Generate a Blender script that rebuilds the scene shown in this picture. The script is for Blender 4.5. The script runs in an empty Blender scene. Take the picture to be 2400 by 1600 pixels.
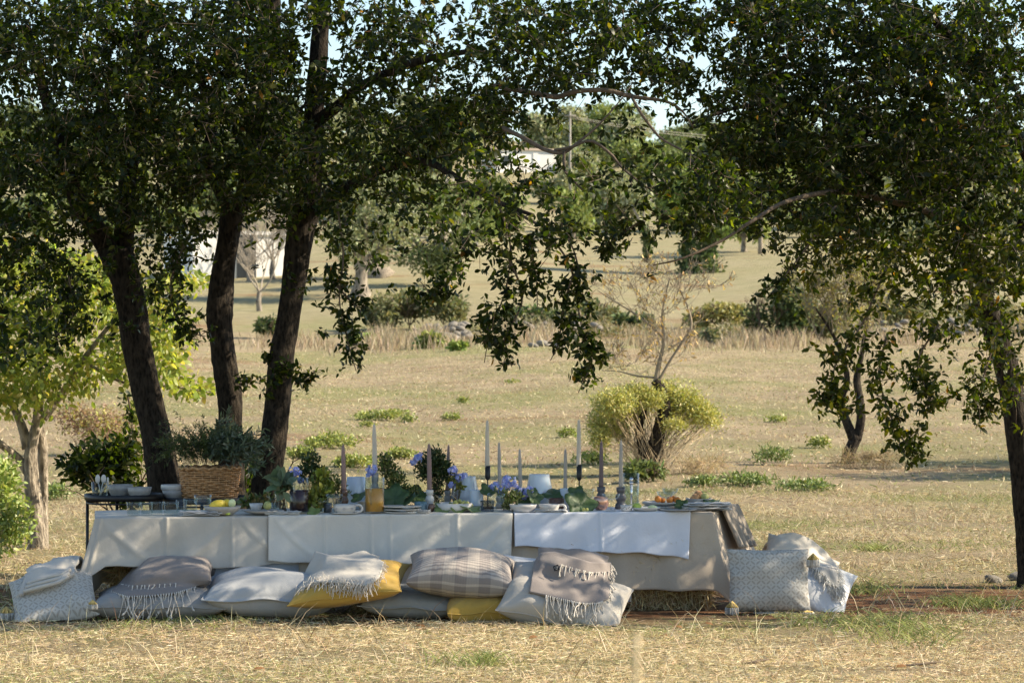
import bpy, bmesh, math, random
import numpy as np
from mathutils import Vector, Matrix, Euler
from mathutils.bvhtree import BVHTree

SC = bpy.context.scene
COL = SC.collection
rng = np.random.default_rng(7)
random.seed(7)
R = math.radians
PI = math.pi

# ------------------------------------------------------------------ camera
F = 6190.0            # focal length in photograph pixels (2400 wide)
CH = 1.24             # camera height
HOR = 849.0           # row of the horizon in the photograph
cam_d = bpy.data.cameras.new('camera')
cam_d.sensor_width = 36.0
cam_d.lens = 36.0 * F / 2400.0
cam_d.shift_y = (HOR - 800.0) / 2400.0
cam_d.clip_start = 0.1
cam_d.clip_end = 6000
cam_d.dof.use_dof = True
cam_d.dof.focus_distance = 13.0
cam_d.dof.aperture_fstop = 10.0
cam = bpy.data.objects.new('camera', cam_d)
cam.location = (0, 0, CH)
cam.rotation_euler = (R(90), 0, 0)
COL.objects.link(cam)
SC.camera = cam

# ------------------------------------------------------------------ light
SUN_EL = 33.0         # degrees above the horizon
SUN_AZ = 2.0          # degrees from +x (right) towards +y (behind)
W = bpy.data.worlds.new('World')
SC.world = W
W.use_nodes = True
wn = W.node_tree.nodes
bgn = wn['Background']
sky = wn.new('ShaderNodeTexSky')
sky.sky_type = 'NISHITA'
sky.sun_disc = False
sky.sun_elevation = R(SUN_EL)
sky.sun_rotation = R(90 - SUN_AZ)
sky.air_density = 1.1
sky.dust_density = 0.3
sky.ozone_density = 1.0
W.node_tree.links.new(sky.outputs[0], bgn.inputs[0])
bgn.inputs[1].default_value = 0.10

sd = bpy.data.lights.new('sun', 'SUN')
sd.energy = 5.0
sd.angle = R(0.53)
sd.color = (1.0, 0.865, 0.66)
so = bpy.data.objects.new('sun', sd)
sv = Vector((math.cos(R(SUN_EL)) * math.cos(R(SUN_AZ)), math.cos(R(SUN_EL)) * math.sin(R(SUN_AZ)), math.sin(R(SUN_EL))))
so.rotation_euler = sv.to_track_quat('Z', 'Y').to_euler()
so.location = (8, 5, 12)
COL.objects.link(so)

vs = SC.view_settings
vs.view_transform = 'Standard'
vs.look = 'None'
vs.gamma = 1.0
vs.exposure = 1.1
vs.use_curve_mapping = False

SC.render.engine = 'CYCLES'
cy = SC.cycles
cy.max_bounces = 8
cy.diffuse_bounces = 3
cy.glossy_bounces = 3
cy.transmission_bounces = 8
cy.transparent_max_bounces = 24
cy.caustics_reflective = False
cy.caustics_refractive = False
cy.sample_clamp_indirect = 4.0
try:
    cy.use_denoising = True
    cy.denoiser = 'OPENIMAGEDENOISE'
    cy.denoising_input_passes = 'RGB_ALBEDO_NORMAL'
    cy.denoising_prefilter = 'ACCURATE'
except Exception:
    pass

# ------------------------------------------------------------------ helpers
def lin(hexs):
    v = [int(hexs[i:i + 2], 16) / 255 for i in (1, 3, 5)]
    return tuple((x / 12.92 if x <= .04045 else ((x + .055) / 1.055) ** 2.4) for x in v)

def at(px, py, d):
    return Vector(((px - 1200.0) * d / F, d, CH - (py - HOR) * d / F))

def zrow(py, d):
    return CH - (py - HOR) * d / F

PROF_D = np.array([-400, 0, 11.2, 12.1, 12.55, 13.0, 15.5, 20, 26, 30, 40, 60, 80, 100, 130, 180, 250, 320, 400, 500, 900, 5000.])
PROF_Z = np.array([0, 0, 0, .025, .028, .0, .0, .03, .12, .22, .55, 1.25, 2.05, 3.6, 5.8, 9.8, 18.0, 27.5, 33.5, 35, 30, 20.])
WN = [(rng.uniform(.3, 1.0), rng.uniform(0, 6.28), rng.uniform(0, 6.28)) for _ in range(12)]

def ground(x, d):
    x = np.asarray(x, float); d = np.asarray(d, float)
    z = np.interp(d, PROF_D, PROF_Z)
    amp = np.interp(d, [0, 9, 14, 20, 40, 100, 300], [.006, .008, .006, .03, .08, .35, 1.2])
    lam = np.interp(d, [0, 14, 40, 100, 300], [1.0, 1.2, 5., 14., 50.])
    n = 0
    for i, (k, a, b) in enumerate(WN):
        th = i * 2.39996
        n = n + np.sin((x * math.cos(th) + d * math.sin(th)) * k * 6.283 / (lam if i % 2 else 3.1 + i) + a) * (1.0 if i % 2 else 0.0)
    return z + amp * n / 3.5

def gz(x, d):
    return float(ground(x, d))

def d_for_row(py, px=1200):
    lo, hi = 9.0, 360.0
    ds = np.geomspace(lo, hi, 1500)
    xs = (px - 1200) * ds / F
    rows = HOR - (ground(xs, ds) - CH) * F / ds
    i = np.argmax(rows <= py)
    return float(ds[i])

def tag(o, label=None, cat=None, group=None, kind=None):
    if label: o['label'] = label
    if cat: o['category'] = cat
    if group: o['group'] = group
    if kind: o['kind'] = kind
    return o

def thing(name, loc, label, cat, group=None):
    o = bpy.data.objects.new(name, None)
    o.location = loc
    o.empty_display_size = .05
    COL.objects.link(o)
    return tag(o, label, cat, group)

def link(name, me, material=None, parent=None, smooth=True):
    o = bpy.data.objects.new(name, me)
    if material is not None and len(me.materials) == 0:
        me.materials.append(material)
    if smooth and len(me.polygons):
        me.polygons.foreach_set('use_smooth', np.ones(len(me.polygons), bool))
    COL.objects.link(o)
    if parent is not None:
        o.parent = parent
        o.matrix_parent_inverse = Matrix.Translation(-Vector(parent.location))
    return o

def mesh_py(name, v, f):
    me = bpy.data.meshes.new(name)
    me.from_pydata([tuple(map(float, p)) for p in v], [], [tuple(map(int, q)) for q in f])
    me.update()
    return me

def mesh_np(name, verts, loops, totals, col=None):
    me = bpy.data.meshes.new(name)
    verts = np.ascontiguousarray(verts, np.float32)
    loops = np.ascontiguousarray(loops, np.int32)
    totals = np.ascontiguousarray(totals, np.int32)
    me.vertices.add(len(verts)); me.vertices.foreach_set('co', verts.ravel())
    me.loops.add(len(loops)); me.loops.foreach_set('vertex_index', loops)
    me.polygons.add(len(totals))
    st = np.zeros(len(totals), np.int32); st[1:] = np.cumsum(totals)[:-1]
    me.polygons.foreach_set('loop_start', st)
    try:
        me.polygons.foreach_set('loop_total', totals)
    except Exception:
        pass
    me.update(calc_edges=True)
    if col is not None:
        a = me.color_attributes.new('tint', 'FLOAT_COLOR', 'POINT')
        c = np.ones((len(verts), 4), np.float32); c[:, :3] = col
        a.data.foreach_set('color', c.ravel())
    return me

def unit(a):
    return a / np.maximum(np.linalg.norm(a, axis=-1, keepdims=True), 1e-9)

def rand_unit(n):
    return unit(rng.normal(size=(n, 3)))

def leaf_mesh(name, P, D, Nn, L, Wd, col, curl=.15, shape=(.3, 1., .7, .85)):
    """N leaves: base P, direction D, normal hint Nn, length L, half width Wd"""
    n = len(P)
    D = unit(D)
    S = unit(np.cross(D, Nn)); Nn = np.cross(S, D)
    L = np.broadcast_to(np.asarray(L, float), (n,))[:, None]; Wd = np.broadcast_to(np.asarray(Wd, float), (n,))[:, None]
    a, wa, b, wb = shape
    V = np.empty((n, 6, 3))
    V[:, 0] = P
    V[:, 1] = P + D * L * a - S * Wd * wa + Nn * L * curl * .3
    V[:, 2] = P + D * L * a + S * Wd * wa + Nn * L * curl * .3
    V[:, 3] = P + D * L * b - S * Wd * wb + Nn * L * curl * .2
    V[:, 4] = P + D * L * b + S * Wd * wb + Nn * L * curl * .2
    V[:, 5] = P + D * L - Nn * L * curl * .4
    base = np.arange(n)[:, None] * 6
    loops = (base + np.array([0, 2, 1, 1, 2, 4, 3, 3, 4, 5])).ravel()
    tot = np.tile(np.array([3, 4, 3]), n)
    c = np.repeat(np.asarray(col), 6, axis=0) if np.ndim(col) == 2 else None
    return mesh_np(name, V.reshape(-1, 3), loops, tot, c)

def blade_mesh(name, P, D, Wd, H, col, bend):
    """grass blades: base P, tip offset D*H, bend vector added at tip"""
    n = len(P)
    S = unit(np.cross(D, rand_unit(n)))
    H = H[:, None]; Wd = Wd[:, None]
    V = np.empty((n, 5, 3))
    mid = P + D * H * .55 + bend * H * .22
    V[:, 0] = P - S * Wd; V[:, 1] = P + S * Wd
    V[:, 2] = mid - S * Wd * .8; V[:, 3] = mid + S * Wd * .8
    V[:, 4] = P + D * H + bend * H
    base = np.arange(n)[:, None] * 5
    loops = (base + np.array([0, 1, 3, 2, 2, 3, 4])).ravel()
    tot = np.tile(np.array([4, 3]), n)
    return mesh_np(name, V.reshape(-1, 3), loops, tot, np.repeat(col, 5, axis=0))

def tube_arrays(pts, rad, seg=8, noise=0., seed=0, cap=True):
    pts = np.asarray(pts, float); n = len(pts)
    rad = np.broadcast_to(np.asarray(rad, float), (n,))
    T = np.gradient(pts, axis=0); T = unit(T)
    up = np.array([0, 0, 1.]) if abs(T[0, 2]) < .8 else np.array([1., 0, 0])
    A = np.empty_like(pts)
    a = unit(np.cross(T[0], up)); A[0] = a
    for i in range(1, n):
        a = A[i - 1] - T[i] * np.dot(A[i - 1], T[i]); A[i] = unit(a)
    B = np.cross(T, A)
    ang = np.linspace(0, 2 * PI, seg, endpoint=False)
    rr = rad[:, None] * np.ones(seg)
    if noise:
        g = np.random.default_rng(seed)
        ph = g.uniform(0, 6.28, 8)
        s = np.concatenate([[0], np.cumsum(np.linalg.norm(np.diff(pts, axis=0), axis=1))])[:, None]
        rr = rr * (1 + noise * (np.sin(ang * 3 + s * 9 + ph[0]) + np.sin(ang * 2 - s * 5 + ph[1]) + .8 * np.sin(ang * 5 + s * 21 + ph[2]))
                   + noise * .5 * g.normal(size=(n, seg)))
    V = pts[:, None] + rr[..., None] * (np.cos(ang)[:, None] * A[:, None] + np.sin(ang)[:, None] * B[:, None])
    V = V.reshape(-1, 3)
    Fq = []
    for i in range(n - 1):
        for j in range(seg):
            k = (j + 1) % seg
            Fq.append((i * seg + j, i * seg + k, (i + 1) * seg + k, (i + 1) * seg + j))
    if cap:
        Fq.append(tuple(range(seg))[::-1]); Fq.append(tuple((n - 1) * seg + j for j in range(seg)))
    return V, Fq

def spline(ctrl, m):
    """Catmull-Rom through control rows, m samples"""
    c = np.asarray(ctrl, float)
    n = len(c)
    if n == 2:
        return c[0] + (c[1] - c[0]) * np.linspace(0, 1, m)[:, None]
    p = np.vstack([2 * c[0] - c[1], c, 2 * c[-1] - c[-2]])
    t = np.linspace(0, n - 1 - 1e-6, m); i = t.astype(int); u = (t - i)[:, None]
    p0, p1, p2, p3 = p[i], p[i + 1], p[i + 2], p[i + 3]
    return .5 * (2 * p1 + (p2 - p0) * u + (2 * p0 - 5 * p1 + 4 * p2 - p3) * u ** 2 + (3 * p1 - p0 - 3 * p2 + p3) * u ** 3)

class MB:
    """collects pieces of ONE part"""
    def __init__(s): s.v = []; s.f = []
    def add(s, V, Fq):
        o = len(s.v); s.v.extend([tuple(p) for p in V]); s.f.extend([tuple(i + o for i in q) for q in Fq]); return s
    def tube(s, pts, rad, seg=6, **k): return s.add(*tube_arrays(pts, rad, seg, **k))
    def box(s, c, size, rot=None):
        x, y, z = [q / 2 for q in size]
        V = [Vector((sx * x, sy * y, sz * z)) for sx in (-1, 1) for sy in (-1, 1) for sz in (-1, 1)]
        if rot is not None: V = [rot @ p for p in V]
        V = [p + Vector(c) for p in V]
        return s.add(V, [(0, 1, 3, 2), (4, 6, 7, 5), (0, 4, 5, 1), (2, 3, 7, 6), (0, 2, 6, 4), (1, 5, 7, 3)])
    def lathe(s, prof, c=(0, 0, 0), seg=24):
        cx, cy_, cz = c; V = []; Fq = []; idx = []
        for r, z in prof:
            if r < 1e-6:
                idx.append([len(V)]); V.append((cx, cy_, cz + z))
            else:
                idx.append(list(range(len(V), len(V) + seg)))
                V += [(cx + r * math.cos(2 * PI * j / seg), cy_ + r * math.sin(2 * PI * j / seg), cz + z) for j in range(seg)]
        for a, b in zip(idx[:-1], idx[1:]):
            for j in range(seg):
                k = (j + 1) % seg
                if len(a) == 1 and len(b) == 1: continue
                if len(a) == 1: Fq.append((a[0], b[k], b[j]))
                elif len(b) == 1: Fq.append((a[j], a[k], b[0]))
                else: Fq.append((a[j], a[k], b[k], b[j]))
        return s.add(V, Fq)
    def build(s, name, material, parent=None, smooth=True):
        return link(name, mesh_py(name, s.v, s.f), material, parent, smooth)

def bevel(o, w=.004, seg=2):
    m = o.modifiers.new('bevel', 'BEVEL'); m.width = w; m.segments = seg; m.limit_method = 'ANGLE'
    return o

# ------------------------------------------------------------------ materials
MATS = {}
def nodes_mat(name):
    m = bpy.data.materials.new(name); m.use_nodes = True
    MATS[name] = m
    nt = m.node_tree
    return m, nt, nt.nodes['Principled BSDF'], nt.nodes['Material Output']

def nnode(nt, t, **k):
    n = nt.nodes.new(t)
    for a, b in k.items(): setattr(n, a, b)
    return n

def simple(name, col, rough=.6, var=.12, scale=30., bump=0., bscale=200., spec=.4, metallic=0., sss=0., coat=0.):
    m, nt, b, out = nodes_mat(name)
    tc = nnode(nt, 'ShaderNodeTexCoord')
    no = nnode(nt, 'ShaderNodeTexNoise'); no.inputs['Scale'].default_value = scale; no.inputs['Detail'].default_value = 5
    nt.links.new(tc.outputs['Object'], no.inputs['Vector'])
    mp = nnode(nt, 'ShaderNodeMapRange'); mp.inputs[1].default_value = .3; mp.inputs[2].default_value = .7
    mp.inputs[3].default_value = 1 - var; mp.inputs[4].default_value = 1 + var
    nt.links.new(no.outputs[0], mp.inputs[0])
    mx = nnode(nt, 'ShaderNodeVectorMath', operation='SCALE'); mx.inputs[0].default_value = col
    nt.links.new(mp.outputs[0], mx.inputs['Scale'])
    nt.links.new(mx.outputs[0], b.inputs['Base Color'])
    b.inputs['Roughness'].default_value = rough
    b.inputs['Specular IOR Level'].default_value = spec
    b.inputs['Metallic'].default_value = metallic
    b.inputs['Coat Weight'].default_value = coat
    if sss:
        b.inputs['Subsurface Weight'].default_value = sss
        b.inputs['Subsurface Radius'].default_value = (.02, .012, .008)
        b.inputs['Subsurface Scale'].default_value = .3
    if bump:
        n2 = nnode(nt, 'ShaderNodeTexNoise'); n2.inputs['Scale'].default_value = bscale; n2.inputs['Detail'].default_value = 6
        nt.links.new(tc.outputs['Object'], n2.inputs['Vector'])
        bp = nnode(nt, 'ShaderNodeBump'); bp.inputs['Strength'].default_value = bump; bp.inputs['Distance'].default_value = .01
        nt.links.new(n2.outputs[0], bp.inputs['Height']); nt.links.new(bp.outputs[0], b.inputs['Normal'])
    return m

def leafmat(name, trans=.35, rough=.4, tint=(1.3, 1.25, .55), spec=.5):
    """per-leaf colour comes from the 'tint' attribute; backlit leaves glow yellower"""
    m, nt, b, out = nodes_mat(name)
    at_ = nnode(nt, 'ShaderNodeAttribute', attribute_name='tint')
    b.inputs['Roughness'].default_value = rough
    b.inputs['Specular IOR Level'].default_value = spec
    nt.links.new(at_.outputs['Color'], b.inputs['Base Color'])
    tr = nnode(nt, 'ShaderNodeBsdfTranslucent')
    mu = nnode(nt, 'ShaderNodeVectorMath', operation='MULTIPLY'); mu.inputs[1].default_value = tint
    nt.links.new(at_.outputs['Color'], mu.inputs[0]); nt.links.new(mu.outputs[0], tr.inputs['Color'])
    ms = nnode(nt, 'ShaderNodeMixShader'); ms.inputs[0].default_value = trans
    nt.links.new(b.outputs[0], ms.inputs[1]); nt.links.new(tr.outputs[0], ms.inputs[2])
    nt.links.new(ms.outputs[0], out.inputs['Surface'])
    return m

def cloth(name, col, rough=.9, weave=900., var=.06, bump=.25, trans=.0, vscale=6.):
    m, nt, b, out = nodes_mat(name)
    tc = nnode(nt, 'ShaderNodeTexCoord')
    n1 = nnode(nt, 'ShaderNodeTexNoise'); n1.inputs['Scale'].default_value = vscale; n1.inputs['Detail'].default_value = 6
    mp0 = nnode(nt, 'ShaderNodeMapping'); mp0.inputs['Scale'].default_value = (1, 1, .15)
    n2 = nnode(nt, 'ShaderNodeTexNoise'); n2.inputs['Scale'].default_value = weave; n2.inputs['Detail'].default_value = 2
    n3 = nnode(nt, 'ShaderNodeTexNoise'); n3.inputs['Scale'].default_value = 11; n3.inputs['Detail'].default_value = 5; n3.inputs['Distortion'].default_value = .25
    nt.links.new(tc.outputs['Object'], n1.inputs['Vector']); nt.links.new(tc.outputs['Object'], n3.inputs['Vector'])
    nt.links.new(tc.outputs['Object'], mp0.inputs['Vector']); nt.links.new(mp0.outputs[0], n2.inputs['Vector'])
    ad = nnode(nt, 'ShaderNodeMath', operation='MULTIPLY_ADD'); ad.inputs[1].default_value = .6
    nt.links.new(n2.outputs[0], ad.inputs[0]); nt.links.new(n1.outputs[0], ad.inputs[2])
    mp = nnode(nt, 'ShaderNodeMapRange'); mp.inputs[1].default_value = .5; mp.inputs[2].default_value = 1.1
    mp.inputs[3].default_value = 1 - var; mp.inputs[4].default_value = 1 + var
    nt.links.new(ad.outputs[0], mp.inputs[0])
    mx = nnode(nt, 'ShaderNodeVectorMath', operation='SCALE'); mx.inputs[0].default_value = col
    nt.links.new(mp.outputs[0], mx.inputs['Scale']); nt.links.new(mx.outputs[0], b.inputs['Base Color'])
    b.inputs['Roughness'].default_value = rough
    b.inputs['Specular IOR Level'].default_value = .2
    b.inputs['Sheen Weight'].default_value = .15
    b2 = nnode(nt, 'ShaderNodeBump'); b2.inputs['Strength'].default_value = .4; b2.inputs['Distance'].default_value = .014
    nt.links.new(n3.outputs[0], b2.inputs['Height'])
    bp = nnode(nt, 'ShaderNodeBump'); bp.inputs['Strength'].default_value = bump; bp.inputs['Distance'].default_value = .002
    nt.links.new(n2.outputs[0], bp.inputs['Height']); nt.links.new(b2.outputs[0], bp.inputs['Normal'])
    nt.links.new(bp.outputs[0], b.inputs['Normal'])
    return m

def glass(name, col=(1, 1, 1), rough=.02, ior=1.45, edge=1.0):
    """thin-walled clear glass: Fresnel mirror over a tinted see-through wall"""
    m, nt, b, out = nodes_mat(name)
    nt.nodes.remove(b)
    tr = nnode(nt, 'ShaderNodeBsdfTransparent'); tr.inputs[0].default_value = (*col, 1)
    gl = nnode(nt, 'ShaderNodeBsdfGlossy'); gl.inputs['Roughness'].default_value = rough; gl.inputs[0].default_value = (.95, .97, 1, 1)
    lw = nnode(nt, 'ShaderNodeLayerWeight'); lw.inputs[0].default_value = .5
    pw = nnode(nt, 'ShaderNodeMath', operation='POWER'); pw.inputs[1].default_value = 3.2; nt.links.new(lw.outputs['Facing'], pw.inputs[0])
    fr = nnode(nt, 'ShaderNodeMath', operation='MULTIPLY_ADD'); fr.inputs[1].default_value = .5 * edge; fr.inputs[2].default_value = (ior - 1) ** 2 / (ior + 1) ** 2
    nt.links.new(pw.outputs[0], fr.inputs[0])
    mx = nnode(nt, 'ShaderNodeMixShader')
    nt.links.new(fr.outputs[0], mx.inputs[0]); nt.links.new(tr.outputs[0], mx.inputs[1]); nt.links.new(gl.outputs[0], mx.inputs[2])
    nt.links.new(mx.outputs[0], out.inputs['Surface'])
    return m

def bark_mat(name, c1, c2, sc=26., bump=1.0):
    m, nt, b, out = nodes_mat(name)
    tc = nnode(nt, 'ShaderNodeTexCoord')
    mp = nnode(nt, 'ShaderNodeMapping'); mp.inputs['Scale'].default_value = (1, 1, .38)
    nt.links.new(tc.outputs['Object'], mp.inputs['Vector'])
    vo = nnode(nt, 'ShaderNodeTexVoronoi'); vo.inputs['Scale'].default_value = sc * 1.6; vo.feature = 'F1'
    no = nnode(nt, 'ShaderNodeTexNoise'); no.inputs['Scale'].default_value = sc; no.inputs['Detail'].default_value = 8; no.inputs['Roughness'].default_value = .7
    nw = nnode(nt, 'ShaderNodeVectorMath', operation='ADD')
    nt.links.new(mp.outputs[0], no.inputs['Vector'])
    sc_ = nnode(nt, 'ShaderNodeVectorMath', operation='SCALE'); sc_.inputs['Scale'].default_value = .05
    nt.links.new(no.outputs['Color'], sc_.inputs[0]); nt.links.new(mp.outputs[0], nw.inputs[0]); nt.links.new(sc_.outputs[0], nw.inputs[1])
    nt.links.new(nw.outputs[0], vo.inputs['Vector'])
    mul = nnode(nt, 'ShaderNodeMath', operation='MULTIPLY'); nt.links.new(vo.outputs['Distance'], mul.inputs[0]); nt.links.new(no.outputs[0], mul.inputs[1])
    cr = nnode(nt, 'ShaderNodeValToRGB')
    cr.color_ramp.elements[0].position = .05; cr.color_ramp.elements[0].color = (*c1, 1)
    cr.color_ramp.elements[1].position = .38; cr.color_ramp.elements[1].color = (*c2, 1)
    nt.links.new(mul.outputs[0], cr.inputs[0]); nt.links.new(cr.outputs[0], b.inputs['Base Color'])
    b.inputs['Roughness'].default_value = .9; b.inputs['Specular IOR Level'].default_value = .2
    bp = nnode(nt, 'ShaderNodeBump'); bp.inputs['Strength'].default_value = bump; bp.inputs['Distance'].default_value = .03
    nt.links.new(mul.outputs[0], bp.inputs['Height']); nt.links.new(bp.outputs[0], b.inputs['Normal'])
    return m

M_oakleaf = leafmat('oak_leaf', .42, .38, (2.6, 3.1, .5), .24)
M_pearleaf = leafmat('pear_leaf', .5, .42, (1.35, 1.25, .5))
M_farleaf = leafmat('far_leaf', .3, .6, (1.2, 1.15, .6), .25)
M_herb = leafmat('herb_leaf', .25, .45, (1.2, 1.2, .6))
M_grass = leafmat('grass_blade', .3, .7, (1.1, 1.05, .8), .2)
M_petal = leafmat('petal', .3, .6, (1, 1, 1), .2)
M_bark = bark_mat('oak_bark', (.007, .0055, .004), (.055, .043, .031), 34., 1.0)
M_twig = simple('twig_bark', (.13, .095, .065), .9, .3, 60, .5, 150)
M_palebark = bark_mat('pale_bark', (.11, .09, .07), (.40, .34, .265), 26)
M_greybark = bark_mat('grey_bark', (.10, .085, .07), (.30, .26, .21), 6)
M_drytwig = simple('dry_twig', (.42, .33, .21), .9, .25, 20, .3)
M_greytwig2 = simple('pale_twig', (.27, .22, .155), .9, .2, 20)
M_greytwig = simple('grey_twig', (.30, .26, .21), .9, .2, 20)
M_straw = leafmat('straw', .15, .6, (1, 1, .8), .3)
M_stone = simple('limestone', (.22, .20, .17), .9, .25, 4, .8, 14)
M_black = simple('black_metal', (.012, .012, .013), .45, .1, 50, 0, 1, .5)
M_wood = simple('plank_wood', (.24, .15, .085), .8, .25, 12, .3, 80)
M_wicker = simple('wicker', (.50, .27, .115), .5, .35, 55, .4, 300, .45)
M_ceramW = simple('white_ceramic', (.62, .59, .55), .3, .05, 40, 0, 1, .5)
M_ceramG = simple('stone_ceramic', (.38, .36, .335), .45, .10, 60, .1, 200, .4)
M_ceramD = simple('dark_ceramic', (.10, .095, .10), .35, .2, 60, .1, 200, .5)
M_ceramB = simple('brown_ceramic', (.13, .075, .055), .25, .3, 60, 0, 1, .5)
M_ceramT = simple('teal_enamel', (.11, .19, .23), .35, .3, 80, .1, 100, .5)
M_opal = simple('opal_glass', (.62, .68, .75), .12, .03, 10, 0, 1, .6, 0, .25, .3)
M_wax = simple('white_wax', (.60, .66, .72), .45, .03, 20, 0, 1, .4, 0, .3)
M_cream = simple('cream_wax', (.60, .53, .43), .5, .05, 20, 0, 1, .35, 0, .2)
M_greige = simple('greige_wax', (.42, .375, .325), .5, .05, 20, 0, 1, .35, 0, .15)
M_mauve = simple('mauve_wax', (.25, .165, .15), .5, .06, 20, 0, 1, .35, 0, .15)
M_plum = simple('plum_wax', (.16, .115, .115), .5, .06, 20, 0, 1, .35, 0, .15)
M_glass = glass('clear_glass', (.89, .92, .91), .03, 1.42)
M_glassB = glass('smoky_glass', (.62, .66, .70), .08)
M_copper = simple('iridescent_glass', (.55, .33, .27), .12, .3, 20, 0, 1, .7, .55)
M_steel = simple('steel', (.75, .75, .76), .22, .05, 20, 0, 1, .5, 1.)
M_juice = simple('orange_juice', (.80, .36, .03), .3, .08, 30, 0, 1, .5, 0, .2)
M_wine = simple('red_wine', (.03, .005, .007), .35, .1, 20, 0, 1, .3)
M_water = glass('water', (.80, .88, .86), .01, 1.33)
M_lemon = simple('lemon_peel', (.80, .58, .06), .4, .08, 60, .2, 400)
M_lime = simple('lime_peel', (.45, .55, .10), .4, .15, 40, .2, 300)
M_limeflesh = simple('lime_flesh', (.72, .76, .40), .35, .12, 120)
M_orange = simple('orange_peel', (.72, .25, .04), .45, .3, 40, .3, 400)
M_pear = simple('prickly_pear', (.55, .30, .14), .55, .35, 40, .3, 200)
M_pearG = simple('green_fruit', (.42, .42, .15), .55, .35, 40, .3, 200)
M_grape = simple('grape_skin', (.50, .47, .13), .3, .2, 60, 0, 1, .5, 0, .3)
M_linenW = cloth('white_linen', (.55, .53, .485), var=.05)
M_linenL = cloth('light_linen', (.45, .42, .37), var=.06)
M_runner = cloth('runner_white', (.62, .64, .70), var=.04)
M_under = cloth('under_white', (.55, .59, .67), var=.04)
M_beige = cloth('beige_linen', (.46, .385, .30), var=.10, weave=600)
M_taupe = cloth('taupe_linen', (.25, .215, .175), var=.08, weave=600)
M_grey = cloth('grey_cotton', (.29, .28, .265), var=.06)
M_bluegrey = cloth('bluegrey_linen', (.39, .395, .395), var=.05)
M_sage = cloth('sage_grey_linen', (.30, .305, .29), var=.06)
M_yellow = cloth('mustard_cotton', (.46, .29, .06), var=.07)
M_ivory = cloth('ivory_linen', (.42, .39, .345), var=.06)
M_white = cloth('white_cotton', (.56, .57, .585), var=.04)
M_throw = cloth('mauve_wool', (.225, .195, .18), var=.10, weave=450, bump=.4)
M_throwC = cloth('cream_wool', (.47, .44, .39), var=.10, weave=420, bump=.5)
M_throwW = cloth('white_wool', (.52, .48, .42), var=.08, weave=420, bump=.5)
M_cord = simple('cotton_cord', (.58, .53, .46), .9, .12, 90)
M_tassel = simple('yellow_tassel', (.62, .47, .18), .9, .3, 60)
M_tasselW = simple('white_tassel', (.62, .60, .55), .9, .2, 60)
M_napkin = None
M_house = simple('white_plaster', (.80, .78, .74), .9, .06, 2, .3, 9)
M_roof = simple('roof_tile', (.52, .42, .34), .9, .2, 4)
M_dark = simple('window_dark', (.03, .035, .04), .2, .1, 4)
M_pole = simple('concrete_pole', (.30, .28, .25), .9, .1, 3)
M_patch = simple('label_black', (.01, .01, .012), .7, .1, 50)

def striped(name, a, b_, scale, axis='X', thresh=.5, dist=0.):
    m, nt, b, out = nodes_mat(name)
    tc = nnode(nt, 'ShaderNodeTexCoord')
    wv = nnode(nt, 'ShaderNodeTexWave', bands_direction=axis); wv.inputs['Scale'].default_value = scale; wv.inputs['Distortion'].default_value = dist
    nt.links.new(tc.outputs['UV'], wv.inputs['Vector'])
    cr = nnode(nt, 'ShaderNodeValToRGB'); cr.color_ramp.elements[0].position = thresh - .1; cr.color_ramp.elements[1].position = thresh + .1
    cr.color_ramp.elements[0].color = (*a, 1); cr.color_ramp.elements[1].color = (*b_, 1)
    nt.links.new(wv.outputs[0], cr.inputs[0]); nt.links.new(cr.outputs[0], b.inputs['Base Color'])
    b.inputs['Roughness'].default_value = .9; b.inputs['Specular IOR Level'].default_value = .2
    return m

def uv_of(me, uv):
    """uv: one pair per vertex"""
    l = me.uv_layers.new(name='UVMap')
    idx = np.empty(len(me.loops), np.int32); me.loops.foreach_get('vertex_index', idx)
    l.data.foreach_set('uv', np.ascontiguousarray(np.asarray(uv, np.float32)[idx]).ravel())

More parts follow.
